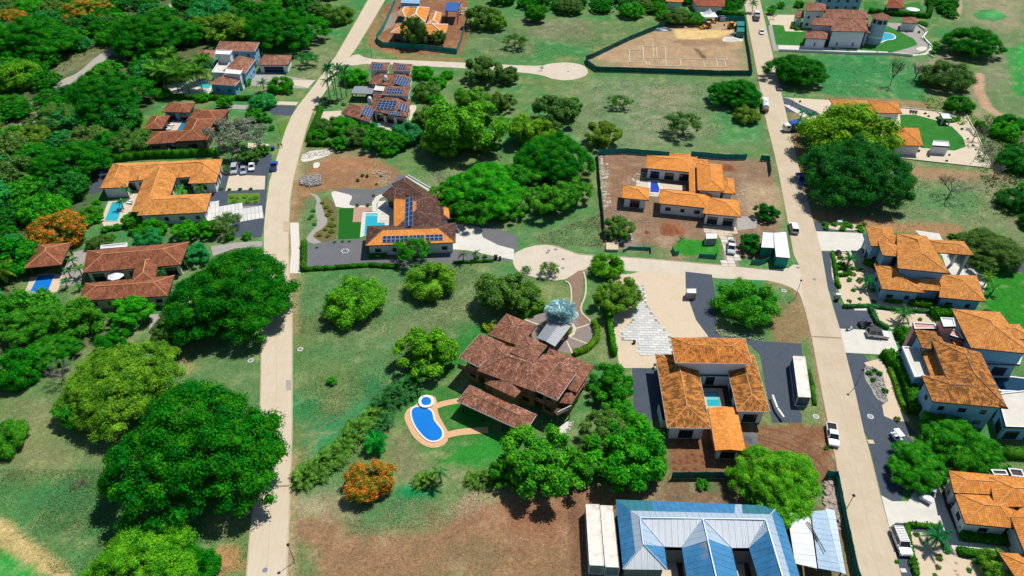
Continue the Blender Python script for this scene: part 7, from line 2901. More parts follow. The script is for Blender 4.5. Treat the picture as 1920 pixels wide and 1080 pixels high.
def person(label, px, py, shirt, rz=0.0, stride=.18):
 p = G(px, py, 0)
 root = empty("person", p, label, "person", None, rz)
 me = bpy.data.meshes.new("body")
 J = {'pel': (0, 0, .95), 'wai': (0, 0, 1.1), 'che': (0, 0, 1.35), 'nec': (0, 0, 1.5), 'hea': (.02, 0, 1.62), 'top': (.02, 0, 1.74),
         'hl': (0, .1, .9), 'kl': (stride * .6, .1, .5), 'fl': (stride, .1, .07), 'tl': (stride + .16, .1, .04),
         'hr': (0, -.1, .9), 'kr': (-stride * .4, -.1, .5), 'fr': (-stride, -.1, .07), 'tr': (-stride + .16, -.1, .04),
         'sl': (0, .2, 1.42), 'el': (-.08, .25, 1.15), 'wl': (.05, .26, .9), 'ml': (.07, .26, .8), 'sr': (0, -.2, 1.42), 'er': (.08, -.25, 1.15), 'wr': (.2, -.25, .95), 'mr': (.26, -.25, .88)}
 ks = list(J)
 E = [('pel', 'wai'), ('wai', 'che'), ('che', 'nec'), ('nec', 'hea'), ('hea', 'top'), ('pel', 'hl'), ('hl', 'kl'), ('kl', 'fl'), ('fl', 'tl'), ('pel', 'hr'), ('hr', 'kr'), ('kr', 'fr'), ('fr', 'tr'),
         ('che', 'sl'), ('sl', 'el'), ('el', 'wl'), ('wl', 'ml'), ('che', 'sr'), ('sr', 'er'), ('er', 'wr'), ('wr', 'mr')]
 Rr = dict(pel=.15, wai=.13, che=.16, nec=.06, hea=.1, top=.08, hl=.1, kl=.065, fl=.045, tl=.04, hr=.1, kr=.065, fr=.045, tr=.04, sl=.07, el=.045, wl=.035, ml=.045, sr=.07, er=.045, wr=.035, mr=.045)
 me.from_pydata([J[k] for k in ks], [(ks.index(a), ks.index(b)) for a, b in E], [])
 o = link("body", me, root)
 o.modifiers.new("skin", 'SKIN')
 sv = me.skin_vertices[0].data
 for i, k in enumerate(ks):
  sv[i].radius = (Rr[k], Rr[k])
 sv[0].use_root = True
 sub = o.modifiers.new("sub", 'SUBSURF')
 sub.levels = sub.render_levels = 1
 me.materials.append(shirt)
SH_B, SH_R, SH_D = plain("blue_clothes", (.03, .06, .16), .9, .1), plain("red_shirt", (.5, .02, .03), .9, .1), plain("dark_clothes", (.03, .03, .035), .9, .1)
person("person in dark clothes walking on the curving road beside the blue bin, nearer the verge", 523, 277, SH_D, 1.5)
person("person in dark blue clothes walking on the curving road, nearer its middle", 529, 277, SH_B, 1.6)
person("worker in a red shirt standing before the small orange-roofed pavilion", 1186, 391, SH_R, .3, .05)
# sun loungers, tables
def lounger(label, tile, s, rz, group=None, m=None):
 p = PW(tile, s)[0]
 root = empty("sun_lounger", (p.x, p.y, .06), label, "sun lounger", group, rz)
 mb = MB()
 mb.box(.35, 0, .32, 1.3, .65, .1)
 mb.build("seat", m or P_WHITE, root)
 mb = MB()
 mb.bar((-.3, 0, .32), (-.95, 0, .75), .65, .1)
 mb.build("backrest", m or P_WHITE, root)
 for x in (-.2, .9):
  for y in (-.27, .27):
   m2 = MB()
   m2.box(x, y, .15, .06, .06, .28)
   m2.build("leg", STEEL, root)
for s, lb in (("985,432", "white sun lounger beside the turquoise pool, nearest the stem roof"), ("978,448", "white sun lounger beside the turquoise pool, nearest the pool palm")):
 lounger(lb, "01", s, 2.9)
for s, lb in (("1290,945", "pale sun lounger on the beige deck, nearest the shaded roof"), ("1278,962", "pale sun lounger in the middle of the beige deck"), ("1262,975", "pale sun lounger at the lower end of the beige deck")):
 lounger(lb, "00", s, .4)
for s, lb in (("1070,840", "dark lounger on the cream paving by the olive lawn, closest to the villa"), ("1090,843", "dark lounger in the middle of three on the cream paving"), ("1110,846", "dark lounger on the cream paving nearest the hedge island")):
 lounger(lb, "30", s, 1.2, m=P_BLACK)
def parasol(label, tile, s, m, h=2.6, r=1.6):
 p = PW(tile, s, h)[0]
 root = empty("parasol", (p.x, p.y, 0), label, "parasol")
 mb = MB()
 mb.tube([(0, 0, 0), (0, 0, h)], .04, 6)
 mb.build("pole", WOOD, root)
 mb = MB()
 k = 8
 mb.loft([[(q * math.cos(2 * math.pi * j / k), q * math.sin(2 * math.pi * j / k), z) for j in range(k)] for q, z in ((r, h - .1), (r, h - .05), (r * .5, h + .25), (.04, h + .5))])
 mb.build("canopy", m, root)
parasol("white parasol in the courtyard between the two long red-brown roofs", "01", "868,985", P_WHITE, r=1.9)
parasol("turquoise parasol on the patio of the solar panelled villa", "10", "915,932", GREENC, 2.2, 1.1)
parasol("wide pale round parasol on the lawn behind the clipped hedge", "30", "1088,68", P_WHITE, 2.6, 3.0)
# round fire ring in the gravel yard
fr_ = PW("11", "668,808")[0]
root = empty("planted_ring", fr_, "small ring of white stones and dark plants in the grey gravel yard", "ring")
for j in range(9):
 a = j * math.pi * 2 / 9
 m2 = MB()
 m2.box(.9 * math.cos(a), .9 * math.sin(a), .15, .45, .35, .3, 0, a, .7)
 m2.build("stone", WHITE, root)
# ================================================================== TREES AND PLANTS
# ---- single trees one can point to
TT = [
 ("umb", 432, 545, 122, 'deep', "huge deep green spreading tree whose crown hangs over the curving road below the grey driveway"),
 ("umb", 360, 836, 166, 'deep', "the largest tree, a vast bright-edged green dome standing in the meadow by the curving road"),
 ("umb", 225, 712, 108, 'oliv', "wide yellow-olive spreading tree touching the vast green dome tree"),
 ("umb", 262, 1062, 112, 'lime', "lime green spreading tree cut by the lower picture edge beside the meadow"),
 ("rnd", 365, 1062, 46, 'deep', "dark round tree between the lime green tree and the orange soil patch"),
 ("rnd", 5, 822, 42, 'fresh', "bright round tree at the meadow's edge near the sandy path, cut by the frame"),
 ("flame", 107, 428, 51, 'fire', "broad tree covered in orange blossom above the brown pool pavilion"),
 ("loo", 150, 595, 48, 'fresh', "leafy fresh green tree below the long red-brown tiled villa"),
 ("umb", 60, 600, 62, 'fresh', "layered green tree under the deep blue pool of the brown pavilion"),
 ("umb", 100, 655, 50, 'mid', "layered mid green tree above the dead grey tree"),
 ("rnd", 30, 690, 50, 'deep', "dense deep green tree at the wood's edge over the brown meadow"),
 ("loo", 245, 585, 38, 'vivid', "vivid green tree close under the low brown roof"),
 ("loo", 330, 610, 52, 'moss', "dark mossy tree between the yellow-olive tree and the huge spreading tree"),
 ("loo", 205, 640, 30, 'deep', "small dark tree behind the yellow-olive tree's top"),
 ("loo", 145, 765, 40, 'mid', "shaggy green tree leaning out below the yellow-olive tree"),
 ("umb", 535, 50, 76, 'deep', "deep green layered tree between the garage roof and the upper meadow"),
 ("umb", 280, 62, 78, 'deep', "broad flat deep green tree behind the coconut palms"),
 ("umb", 60, 70, 80, 'deep', "large deep green tree beneath the orange blossoms at the wood's top"),
 ("umb", 200, 175, 78, 'deep', "large deep green tree beside the winding gravel track"),
 ("umb", 130, 300, 70, 'deep', "very dark broad tree just outside the orange U-shaped villa's end"),
 ("flame", 160, 8, 48, 'oliv', "flat orange-blossomed tree high in the wood, the wider of two"),
 ("flame", 18, 33, 30, 'oliv', "flat orange-blossomed tree high in the wood at the frame's edge"),
 ("umb", 55, 14, 38, 'vivid', "flat vivid green tree between the two orange-blossomed trees"),
 ("rnd", 395, 22, 40, 'blue', "bluish bright green tree near the upper end of the gravel track"),
 ("loo", 425, 52, 46, 'oliv', "feathery olive tree above the white and blue villa"),
 ("loo", 375, 50, 30, 'oliv', "smaller feathery olive tree behind the palms and the white and blue villa"),
 ("rnd", 30, 140, 45, 'lime', "yellow-green tree in the wood facing the gravel track"),
 ("rnd", 60, 255, 34, 'oliv', "olive rounded tree near the gravel track's lower bend"),
 ("rnd", 245, 265, 40, 'moss', "mossy rounded tree against the lawn of the red-brown villa"),
 ("rnd", 110, 215, 38, 'moss', "brownish green rounded tree where the gravel track vanishes"),
 ("fea", 440, 258, 60, 'grey', "pale grey-green feathery tree beside the red-brown villa's longest roof"),
 ("rnd", 635, 28, 29, 'moss', "round olive-green tree on the meadow between wood and curving road"),
 ("loo", 600, 20, 26, 'moss', "dark irregular tree behind the round meadow tree"),
 ("fea", 575, 112, 24, 'teal', "thin bluish shrub tree below the deep green layered tree"),
 ("rnd", 527, 158, 24, 'vivid', "bright green small tree by the white villa's driveway"),
 ("rnd", 492, 190, 24, 'blue', "blue-green flowering shrub tree beside the dark gravel drive"),
 ("loo", 480, 215, 22, 'mid', "green shrub tree below the blue-green flowering one"),
 ("rnd", 663, 143, 26, 'vivid', "dense bright green tree behind the royal palms"),
 ("rnd", 792, 135, 21, 'vivid', "rounded bright tree beside the solar villa's upper roofs"),
 ("rnd", 800, 170, 28, 'moss', "olive round tree along the solar panelled villa's wall"),
 ("rnd", 820, 155, 18, 'vivid', "bright narrow tree in the tall hedge by the solar panelled villa"),
 ("rnd", 838, 140, 13, 'vivid', "columnar bright green tree at the hedge's far end"),
 ("rnd", 817, 185, 17, 'vivid', "low bright green tree at the near end of the tall hedge"),
 ("loo", 862, 238, 78, 'lime', "big loose yellow-green tree below the solar panelled villa"),
 ("loo", 905, 132, 36, 'moss', "olive loose tree beside the narrow pale road to the turning circle"),
 ("loo", 950, 140, 26, 'moss', "lighter loose tree at the start of the turning circle's road"),
 ("loo", 940, 190, 26, 'moss', "olive tree on the open field below the turning circle's road"),
 ("loo", 905, 32, 32, 'moss', "olive tree at the corner outside the teal mesh fence"),
 ("loo", 928, 42, 24, 'oliv', "sunlit olive tree beside the corner tree outside the teal mesh fence"),
 ("fea", 965, 78, 25, 'moss', "dark feathery bush tree alone on the upper field"),
 ("rnd", 645, 235, 26, 'vivid', "vivid dense tree in front of the solar panelled villa's palms"),
 ("rnd", 618, 235, 25, 'moss', "olive tree at the corner of the tall clipped hedge"),
 ("loo", 668, 255, 26, 'moss', "loose green tree below the vivid dense tree"),
 ("loo", 710, 262, 30, 'mid', "mid green tree before the solar panelled villa's patio"),
 ("rnd", 762, 250, 32, 'blue', "blue-green tree between the patio and the big loose yellow-green tree"),
 ("loo", 748, 265, 24, 'mid', "small mid green tree under the blue-green one"),
 ("loo", 1040, 208, 42, 'moss', "loose olive tree in the middle of the upper field"),
 ("loo", 1075, 195, 22, 'mid', "brighter green tree joined to the loose olive tree on the upper field"),
 ("loo", 990, 245, 44, 'yel', "yellowish tree just behind the dark green dome"),
 ("loo", 1130, 252, 34, 'oliv', "loose olive tree at the upper field's edge beside the dark dome"),
 ("umb", 1036, 292, 80, 'deep', "smooth dark green dome tree above the thicket in the middle of the fields"),
 ("umb", 905, 350, 82, 'vivid', "vivid green broad tree in the thicket beside the modern dark-roofed villa"),
 ("loo", 1030, 372, 44, 'fresh', "fresh green tree at the thicket's side facing the building site fence"),
 ("loo", 960, 385, 36, 'fresh', "green tree low in the thicket near the cul-de-sac"),
 ("loo", 885, 395, 38, 'mid', "shadowed green tree beside the modern villa's white drive"),
 ("fea", 1163, 192, 24, 'moss', "thin small-leaved tree alone on the dry upper field"),
 ("fea", 1283, 235, 42, 'moss', "sparse dark-branched tree on the dry field above the building site"),
 ("umb", 1380, 172, 52, 'deep', "smooth dark green dome tree beside the tank truck"),
 ("rnd", 1400, 215, 25, 'oliv', "small olive tree under the dome tree beside the tank truck"),
 ("umb", 1496, 128, 56, 'deep', "dark layered tree on the straight road below the white tower villa"),
 ("umb", 1824, 76, 56, 'deep', "dark broad tree standing on the golf course edge"),
 ("rnd", 1776, 142, 44, 'moss', "round olive tree with scrub around it near the golf course path"),
 ("rnd", 1800, 195, 26, 'mid', "leafy bush tree beside the golf course path's bend"),
 ("umb", 1608, 318, 106, 'dark', "giant dark green spreading tree on the soil lot east of the straight road"),
 ("rnd", 1592, 250, 86, 'yel', "huge yellow-green sunlit tree covering the orange villa's roof by the golf course"),
 ("loo", 1440, 398, 25, 'dark', "dark small tree between the new orange-roofed house and the straight road"),
 ("loo", 1408, 455, 24, 'dark', "dark green small tree beside the white site shed"),
 ("loo", 1160, 428, 29, 'moss', "brownish green tree on the corner of the building site by the mesh fence"),
 ("umb", 1858, 465, 62, 'moss', "wide dark olive tree behind the orange villa with the tall porch"),
 ("rnd", 1905, 300, 34, 'dark', "dark dense tree in the scrub at the frame, upper of two"),
 ("rnd", 1905, 375, 32, 'dark', "dark dense tree in the scrub at the frame, lower of two"),
 ("rnd", 1885, 245, 26, 'vivid', "vivid green bushy tree in the scrub by the golf course path"),
 ("rnd", 808, 525, 47, 'oliv', "round olive-green tree on the green lot right below the modern villa"),
 ("rnd", 662, 562, 57, 'lime', "round bright lime-green tree alone on the green lot"),
 ("loo", 805, 658, 64, 'lime', "large bright green tree beside the brown-roofed villa and its lawn"),
 ("loo", 938, 548, 56, 'moss', "dense olive tree behind the brown-roofed villa"),
 ("loo", 985, 560, 34, 'oliv', "yellowish tree by the paved forecourt's hedge"),
 ("fea", 775, 472, 44, 'mid', "thin-crowned tree shading the modern villa's lower solar panels"),
 ("rnd", 1137, 497, 32, 'lime', "light yellow-green tree where the middle road meets the cul-de-sac"),
 ("loo", 1158, 555, 44, 'oliv', "light olive tree at the edge of the slab path and sand drive"),
 ("loo", 1148, 720, 48, 'mid', "green tree between the brown villa's corner and the dark gravel yard"),
 ("loo", 1165, 775, 32, 'fresh', "bright small tree below the dark gravel yard"),
 ("loo", 1020, 868, 76, 'fresh', "broad fresh green tree beneath the brown-roofed villa"),
 ("loo", 1172, 850, 86, 'vivid', "largest leafy tree of the row above the blue metal roof"),
 ("loo", 1140, 808, 46, 'moss', "darker tree in the row above the containers"),
 ("rnd", 1400, 565, 57, 'fresh', "dense bright round tree between the middle road and the courtyard villa"),
 ("umb", 1458, 902, 90, 'lime', "flat-topped light green tree over the blue metal roof's far corner"),
 ("umb", 1722, 872, 58, 'mid', "layered green tree over the dark gravel by the lower villa's drive"),
 ("umb", 1788, 820, 66, 'mid', "layered green tree in front of the mossy-roofed villa"),
 ("umb", 1838, 850, 52, 'mid', "layered green tree nearest the lower orange villa's roof"),
 ("rnd", 1872, 1062, 36, 'oliv', "olive round tree in the lowest corner by the sandy garden"),
 ("rnd", 285, 428, 27, 'mid', "dark glossy tree under the orange U-shaped villa's long lower eave"),
 ("rnd", 250, 410, 22, 'fresh', "green tree at the head of the turquoise pool"),
 ("rnd", 278, 445, 26, 'blue', "white-flecked blue-green bush tree below the orange villa"),
 ("loo", 350, 432, 26, 'vivid', "vivid tree in the planting between the orange and brown villas"),
 ("loo", 392, 428, 26, 'vivid', "second vivid tree in the planting, nearer the curving road"),
 ("fea", 425, 422, 34, 'moss', "feathery tree beside the grey slabs and dark gravel by the curving road"),
 ("rnd", 185, 455, 22, 'moss', "small olive shrub tree behind the long brown roof"),
 ("rnd", 170, 400, 22, 'fresh', "bright shrub tree beside the blossom tree and pool hedge"),
 ("loo", 370, 475, 26, 'blue', "blue-green tree near the end of the long brown roof"),
 ("rnd", 20, 460, 30, 'blue', "blue-green dense tree beside the brown pavilion"),
 ("rnd", 380, 182, 14, 'vivid', "bright shrub above the long red-brown roof"),
 ("rnd", 305, 175, 16, 'vivid', "bright shrub under the palms at the pool terrace's corner"),
 ("rnd", 457, 152, 14, 'vivid', "bright shrub against the blue gable wall"),
 ("loo", 420, 190, 18, 'fresh', "fresh green shrub between the two villas up the road"),
 ("umb", 1270, 30, 30, 'moss', "wide dark tree with spreading shade behind the pegged-out plot"),
 ("rnd", 1300, 35, 20, 'fresh', "bright tree near the long reddish roof"),
 ("loo", 778, 58, 28, 'moss', "leafy tree standing before the unfinished house inside the teal mesh fence"),
 ("fea", 822, 72, 16, 'moss', "small shrub tree at the unfinished house's corner"),
 ("loo", 955, 885, 36, 'mid', "shady tree at the lawn end of the row beneath the brown-roofed villa"),
 ("loo", 1088, 868, 44, 'fresh', "fresh green tree between the two broad trees above the containers"),
 ("loo", 1225, 858, 36, 'fresh', "bright tree ending the row beside the dark mesh fence"),
 ("loo", 1120, 845, 40, 'moss', "olive toned tree behind the largest leafy tree of the row"),
 ("rnd", 1190, 800, 30, 'fresh', "rounded tree touching the dark gravel yard's lower edge"),
 ("loo", 800, 222, 32, 'moss', "olive tree wedged between the solar villa's wall and the big yellow-green tree"),
 ("loo", 832, 268, 40, 'lime', "yellow-green tree low in front of the big loose tree, by the brown soil lot"),
 ("loo", 905, 262, 36, 'oliv', "olive tree at the field side of the big loose yellow-green tree"),
 ("loo", 880, 185, 34, 'oliv', "olive tree above the big loose yellow-green tree"),
 ("loo", 1020, 240, 28, 'moss', "olive tree between the upper field's loose tree and the dark dome"),
 ("loo", 968, 330, 46, 'mid', "green tree filling the thicket between vivid tree and dark dome"),
 ("loo", 1072, 360, 36, 'fresh', "bright tree at the thicket's edge close to the building site"),
 ("loo", 845, 365, 36, 'fresh', "bright tree at the thicket's corner near the modern villa's pale path"),
 ("rnd", 600, 250, 16, 'vivid', "small bright tree behind the hedge of the solar panelled villa"),
 ("rnd", 690, 240, 18, 'vivid', "small vivid tree at the solar panelled villa's lower roof"),
 ("rnd", 730, 280, 18, 'mid', "small tree in the hedge toward the brown soil lot"),
 ("loo", 640, 268, 20, 'mid', "low loose tree in the hedge near the curving road"),
 ("loo", 1005, 105 - 80, 26, 'mid', "mid green tree in front of the long tree line"),
 ("loo", 468, 292, 20, 'moss', "small dark tree shading the parked cars by the orange U-shaped villa"),
 ("loo", 493, 280, 16, 'mid', "leafy small tree at the roadside above the parked cars"),
 ("fea", 428, 318, 12, 'moss', "thin small tree between the orange villa's end and the parked cars"),
 ("umb", 1860, 600, 30, 'dark', "dark tree squeezed behind the clean orange hipped roof"),
]
for t in TT:
 k, x, y, r_, c, lb = t
 tree(k, x, y, r_, c, lb, 3 if k == "umb" and r_ > 75 else None, zs=1.9 if "unfinished" in lb else 1.3 if r_ > 150 else 1.12 if r_ > 100 else 1.0)
bare(112, 700, 46, "dead grey bare tree at the foot of the yellow-olive tree", 1)
bare(208, 42, 26, "grey leafless tree in the wood between track and orange blossoms", 2)
bare(277, 128, 24, "grey leafless tree beside the coconut palms", 3)
bare(185, 590, 20, "thin leafless tree under the low brown roof", 4)
bare(1028, 505, 24, "thin bare tree standing in the cul-de-sac's planting", 5, BARK, 1.1, 'oliv')
bare(987, 505, 12, "tiny leafy sapling beside the cul-de-sac's planting", 6, BARK, 1.0, 'mid')
bare(1787, 350, 48, "wide sparse leafless tree on the far scrubby field", 7)
bare(1678, 135, 24, "tall dead trunk tree alone in the green field behind the orange villa", 8, BARK, 2.2)
bare(1277, 447, 12, "little bare tree beside the bright lawn of the building site", 9, BARK)
bare(1016, 128, 9, "tiny bare tree at the turning circle's edge", 10, BARK)
bare(1720, 135, 30, "pale leafless scrub tree by the villa's gravel garden wall", 11)
bare(1830, 250, 34, "pale tangled leafless shrub in the scrub by the golf course", 12)
bare(1868, 320, 30, "grey leafless shrub below the golf course path", 13)
bare(1850, 285, 26, "second grey leafless shrub above the dark dense trees", 14)
bare(152, 905, 30, "added bare branches standing in for a branch shadow beside the vast dome tree", 15, BARK, .25)  # flattened branches added in place of a branch shadow on the grass
bare(1450, 30, 12, "little leafless tree near the tower villa's drive", 16)
# ---- trees of the woods, many alike
FORB = [line("00", s) for s in ("1180,400 1960,280 1960,720 1180,740", "960,740 1960,740 1960,1100 960,1100")] + [
 line("01", s) for s in ("700,100 1960,60 1960,720 700,620", "150,700 1450,700 1450,1180 150,1180")] + [
 line("00", "400,640 600,430 760,370 860,420 780,570 560,690"), line("00", "0,1000 90,1000 150,1080 0,1250"), line("00", "1180,130 1240,0 1400,-30 1340,130"),
 line("", "-20,610 150,610 150,740 -20,760")]
PLACED = []
LM = [(*line("", s)[0], n) for s, n in (("160,8", "the wide orange-blossomed tree"), ("18,33", "the orange-blossomed tree at the frame"), ("55,14", "the flat vivid tree"), ("60,70", "the two orange-blossomed trees"), ("200,175", "the winding track's middle"),
 ("275,128", "the grey leafless tree"), ("208,42", "the upper leafless tree"), ("345,20", "the track's top end"), ("130,300", "the orange U-shaped villa"), ("107,428", "the orange flowering tree"), ("15,320", "the track's lower end"), ("20,400", "the frame's edge"),
 ("60,600", "the deep blue pool's trees"), ("100,680", "the dead grey tree"), ("265,240", "the red-brown villa"), ("340,110", "the coconut palms"), ("420,60", "the white and blue villa"), ("535,50", "the layered meadow-side tree"), ("30,140", "the yellow-green tree"), ("120,215", "the track's bend"), ("280,60", "the broad flat tree"),
 ("900,0", "the unfinished house"), ("1000,10", "the lone field shrub"), ("1100,15", "the turning circle field"), ("1200,20", "the slanting mesh fence"), ("1290,25", "the white tent"), ("1770,0", "the gazebo hedge"), ("1900,300", "the golf course scrub"), ("1910,400", "the wide olive tree"), ("1330,-10", "the long reddish roof"))]
def wood(poly, step, rr, kinds, label, group, jitter=.45):
 P = line("", poly)
 x0, x1 = min(p[0] for p in P), max(p[0] for p in P)
 y0, y1 = min(p[1] for p in P), max(p[1] for p in P)
 y = y0
 k = 0
 while y < y1:
  x = x0
  while x < x1:
   a, b = x + random.uniform(-jitter, jitter) * step, y + random.uniform(-jitter, jitter) * step
   x += step
   if not inside(P, a, b) or any(inside(q, a, b) for q in FORB):
    continue
   if any((a - m) ** 2 + (b - n) ** 2 < (step * .6) ** 2 for m, n in PLACED):
    continue
   PLACED.append((a, b))
   kd, col, lb = random.choice(kinds)
   rd = random.uniform(*rr)
   lm = min(LM, key=lambda q: (q[0] - a) ** 2 + (q[1] - b) ** 2)
   dd = math.hypot(lm[0] - a, lm[1] - b)
   sz = 'small ' if rd < rr[0] + (rr[1] - rr[0]) * .33 else 'large ' if rd > rr[0] + (rr[1] - rr[0]) * .67 else 'mid-sized '
   pos = ('close ' if dd < 14 else 'further off ') + ('beyond ' if b > lm[1] + 4 else 'before ' if b < lm[1] - 4 else 'beside ')
   tree_at(kd, a, b, rd, col, sz + lb + ', ' + label + ', ' + pos + lm[2], k % 4 if kd == 'far' else k % 3, 'tree', group)
   k += 1
  y += step * .85
 return k
woodk = [("far", 'deep', "deep green tree"), ("far", 'dark', "blackish green tree"), ("far", 'mid', "mid green tree"), ("far", 'moss', "mossy tree"), ("far", 'teal', "blue-green tree"), ("far", 'deep', "deep green tree"), ("far", 'vivid', "bright green tree")]
n1_ = wood("-90,-30 660,-30 612,0 560,20 480,90 400,80 360,100 330,150 290,160 270,215 262,285 205,295 175,350 175,400 135,440 40,450 28,520 40,560 150,600 150,640 60,700 0,712 -90,712", 10.2, (4.6, 7.4), woodk,
     "big wood", "trees of the big wood")
FORB += [line("20", "1340,-40 1610,-20 1610,60 1360,60"), line("30", "-100,-60 1960,-60 1960,500 -100,500")]
n2_ = wood("880,-45 1400,-45 1400,20 1330,28 1300,40 1240,42 1200,36 1150,32 1090,28 960,14 880,4", 10.5, (4.5, 6.8), woodk,
     "upper fields' tree line", "trees closing the upper fields")
n3_ = wood("725,-50 880,-50 880,-8 760,-8", 9, (4.5, 6.0), woodk, "tree clump", "trees behind the unfinished house")
FORB.pop()
n4_ = wood("1735,-30 1795,-30 1795,25 1750,60 1765,20 1745,10", 8, (3.5, 5.5), woodk, "golf edge", "trees between hedge and golf course")
n5_ = wood("1880,230 1990,250 1990,460 1890,420 1900,340", 8.5, (3.5, 5.5), woodk, "scrub", "trees of the scrub")
print("WOOD", n1_, n2_, n3_, n4_, n5_)
# undergrowth between the tree trunks: nobody could count it
def undergrowth(poly, n, s, color, tile=""):
 P_ = line(tile, poly)
 x0, x1 = min(p[0] for p in P_), max(p[0] for p in P_)
 y0, y1 = min(p[1] for p in P_), max(p[1] for p in P_)
 pts = []
 while len(pts) < n:
  a = rng.uniform([x0, y0], [x1, y1], (n, 2))
  for x, y in a:
   if inside(P_, x, y) and not any(inside(q, x, y) for q in FORB):
    pts.append((x, y))
 pts = np.array(pts[:n])
 z = np.abs(rng.normal(0, s * 1.2, n))
 P3 = np.column_stack([pts, z])
 V = cards(P3, np.tile([0, 0, 1.0], (n, 1)), s, .8, .6)
 me = quads_mesh("undergrowth", V, LEAF)
 o = link("undergrowth", me)
 o.color = (*GREEN[color], 1)
 return tag(o, kind='stuff')
undergrowth("-150,-40 640,-40 600,0 560,20 480,90 400,80 360,100 330,150 290,160 270,215 262,285 205,295 175,350 135,440 40,450 28,520 40,560 150,600 60,700 0,712 -150,712", 26000, .42, 'moss')
undergrowth("1850,215 1990,250 1990,460 1860,400 1830,300", 3500, .35, 'moss')
undergrowth("1720,180 1800,190 1850,240 1800,235 1740,205", 1200, .3, 'oliv')
def tufts(poly, n, s, col, tile=""):
 """loose dry or green grass tufts standing up"""
 P_ = line(tile, poly)
 x0, x1 = min(p[0] for p in P_), max(p[0] for p in P_)
 y0, y1 = min(p[1] for p in P_), max(p[1] for p in P_)
 pts = []
 while len(pts) < n:
  for x, y in rng.uniform([x0, y0], [x1, y1], (n, 2)):
   if inside(P_, x, y) and rng.uniform() < .15 + min(1, max(0, float(vnoise(np.array([x / 6.0 + 50]), np.array([y / 6.0]), 77)[0]) * 2.6 - .8)):
    pts.append((x, y))
 pts = np.array(pts[:n])
 P3 = np.column_stack([pts, np.full(n, s * .3)])
 th = rng.uniform(0, 6.28, n)
 V = cards(P3, np.column_stack([np.cos(th), np.sin(th), np.full(n, .6)]), s, .5, .35)
 o = link("grass_tufts", quads_mesh("grass_tufts", V, LEAF))
 o.color = (*col, 1)
 return tag(o, kind='stuff')
tufts("1125,150 1330,155 1380,210 1330,265 1130,280 1060,230", 3000, .22, (.36, .34, .2))
tufts("560,500 700,505 700,870 560,900", 5000, .14, (.3, .3, .14))
tufts("870,60 1100,45 1240,50 1100,105 960,115 880,110", 3000, .25, (.14, .27, .09))
tufts("1540,108 1740,112 1740,190 1545,180", 2500, .22, (.05, .3, .09))
tufts("1125,150 1400,155 1430,250 1330,265 1130,280 1060,230", 4200, .22, (.08, .28, .09))
tufts("560,520 700,505 880,500 960,540 760,740 640,780 560,850", 16000, .15, (.10, .26, .07))
tufts("0,880 200,880 200,930 420,1000 470,960 460,1075 100,1075 0,960", 14000, .15, (.17, .26, .09))
tufts("1845,215 1920,245 1960,420 1900,420 1868,330 1850,290", 2500, .4, (.4, .36, .27))
tufts("740,935 900,905 990,905 980,925 840,985 660,1000 640,960", 3000, .16, (.45, .4, .27))
tufts("1640,330 1850,330 1880,420 1780,430 1640,420", 2200, .22, (.1, .28, .1))
tufts("1000,445 1130,400 1130,465 1010,455", 1500, .22, (.2, .2, .1))
tufts("790,300 880,310 920,430 860,400", 1800, .25, (.2, .19, .11))
tufts("545,1000 760,1000 1000,940 1070,1000 1060,1085 545,1085", 3000, .1, (.36, .26, .15))
# ---- palms
for i_, (x, y) in enumerate(sorted(((300, 158), (312, 168), (322, 160), (335, 172), (345, 178), (356, 176), (338, 150), (366, 162), (380, 170), (390, 150), (326, 142), (352, 152)))):
 palm(x, y, random.uniform(6, 8), random.uniform(3.8, 4.6), NTH[i_] + " coconut palm over the pale terrace, counted from the grey leafless tree", (0.085, 0.289, 0.0204), 18, "coconut palms by the pool terrace", wid=.36)
for i_, (x, y, h) in enumerate(((618, 182, 10), (628, 178, 10.5), (641, 183, 11), (650, 182, 10), (621, 195, 8.5), (633, 190, 9.5))):
 palm(x, y, h, 3.0, ("first second third fourth".split() + ["shorter first", "shorter second"])[i_] + " tall royal palm from the road, beside the solar villa's grey canopy", (0.0204, 0.221, 0.051), 13, "royal palms by the grey canopy")
palm(1410, 24, 4, 2.8, "dark green palm behind the hedge where the straight road leaves the picture", (0.017, 0.204, 0.051))
palm(1500, 225, 3, 2.2, "low palm by the dark drive beside the blue cargo truck", (0.034, 0.289, 0.102))
palm(1516, 232, 3, 2.4, "low palm nearest the giant tree beside the blue cargo truck", (0.034, 0.289, 0.102))
palm(496, 172, 3.5, 2.4, "young palm on the verge near the white villa's driveway", (0.0255, 0.221, 0.051))
palm(1588, 498, 2.2, 2.5, "feathery palm in the upper part of the sand garden of the tall-porched villa", (0.034, 0.272, 0.085))
palm(1622, 540, 2.0, 2.4, "feathery palm low in the sand garden of the tall-porched villa", (0.034, 0.272, 0.085))
palm(1688, 602, 2.2, 2.6, "lone round palm on the cream sand bed above the off-road car", (0.085, 0.323, 0.068))
palm(1748, 1020, 2.4, 2.5, "round palm in the sandy garden near the white SUV", (0.034, 0.255, 0.085), 18)
palm(15, 530, 4, 4.0, "big yellow-tipped palm at the frame beside the brown pavilion", (0.17, 0.34, 0.0204), 18)
palm(140, 500, 2, 1.7, "small palm in the courtyard by the square pavilion, upper one", (0.034, 0.272, 0.051), 10)
palm(134, 522, 2, 1.7, "small palm in the courtyard by the square pavilion, middle one", (0.034, 0.272, 0.051), 10)
palm(128, 540, 2, 1.5, "small palm in the courtyard by the square pavilion, lower one", (0.034, 0.272, 0.051), 10)
palm(156, 520, 2.6, 2.0, "yellowish palm against the long brown roof's end", (0.102, 0.34, 0.034), 12)
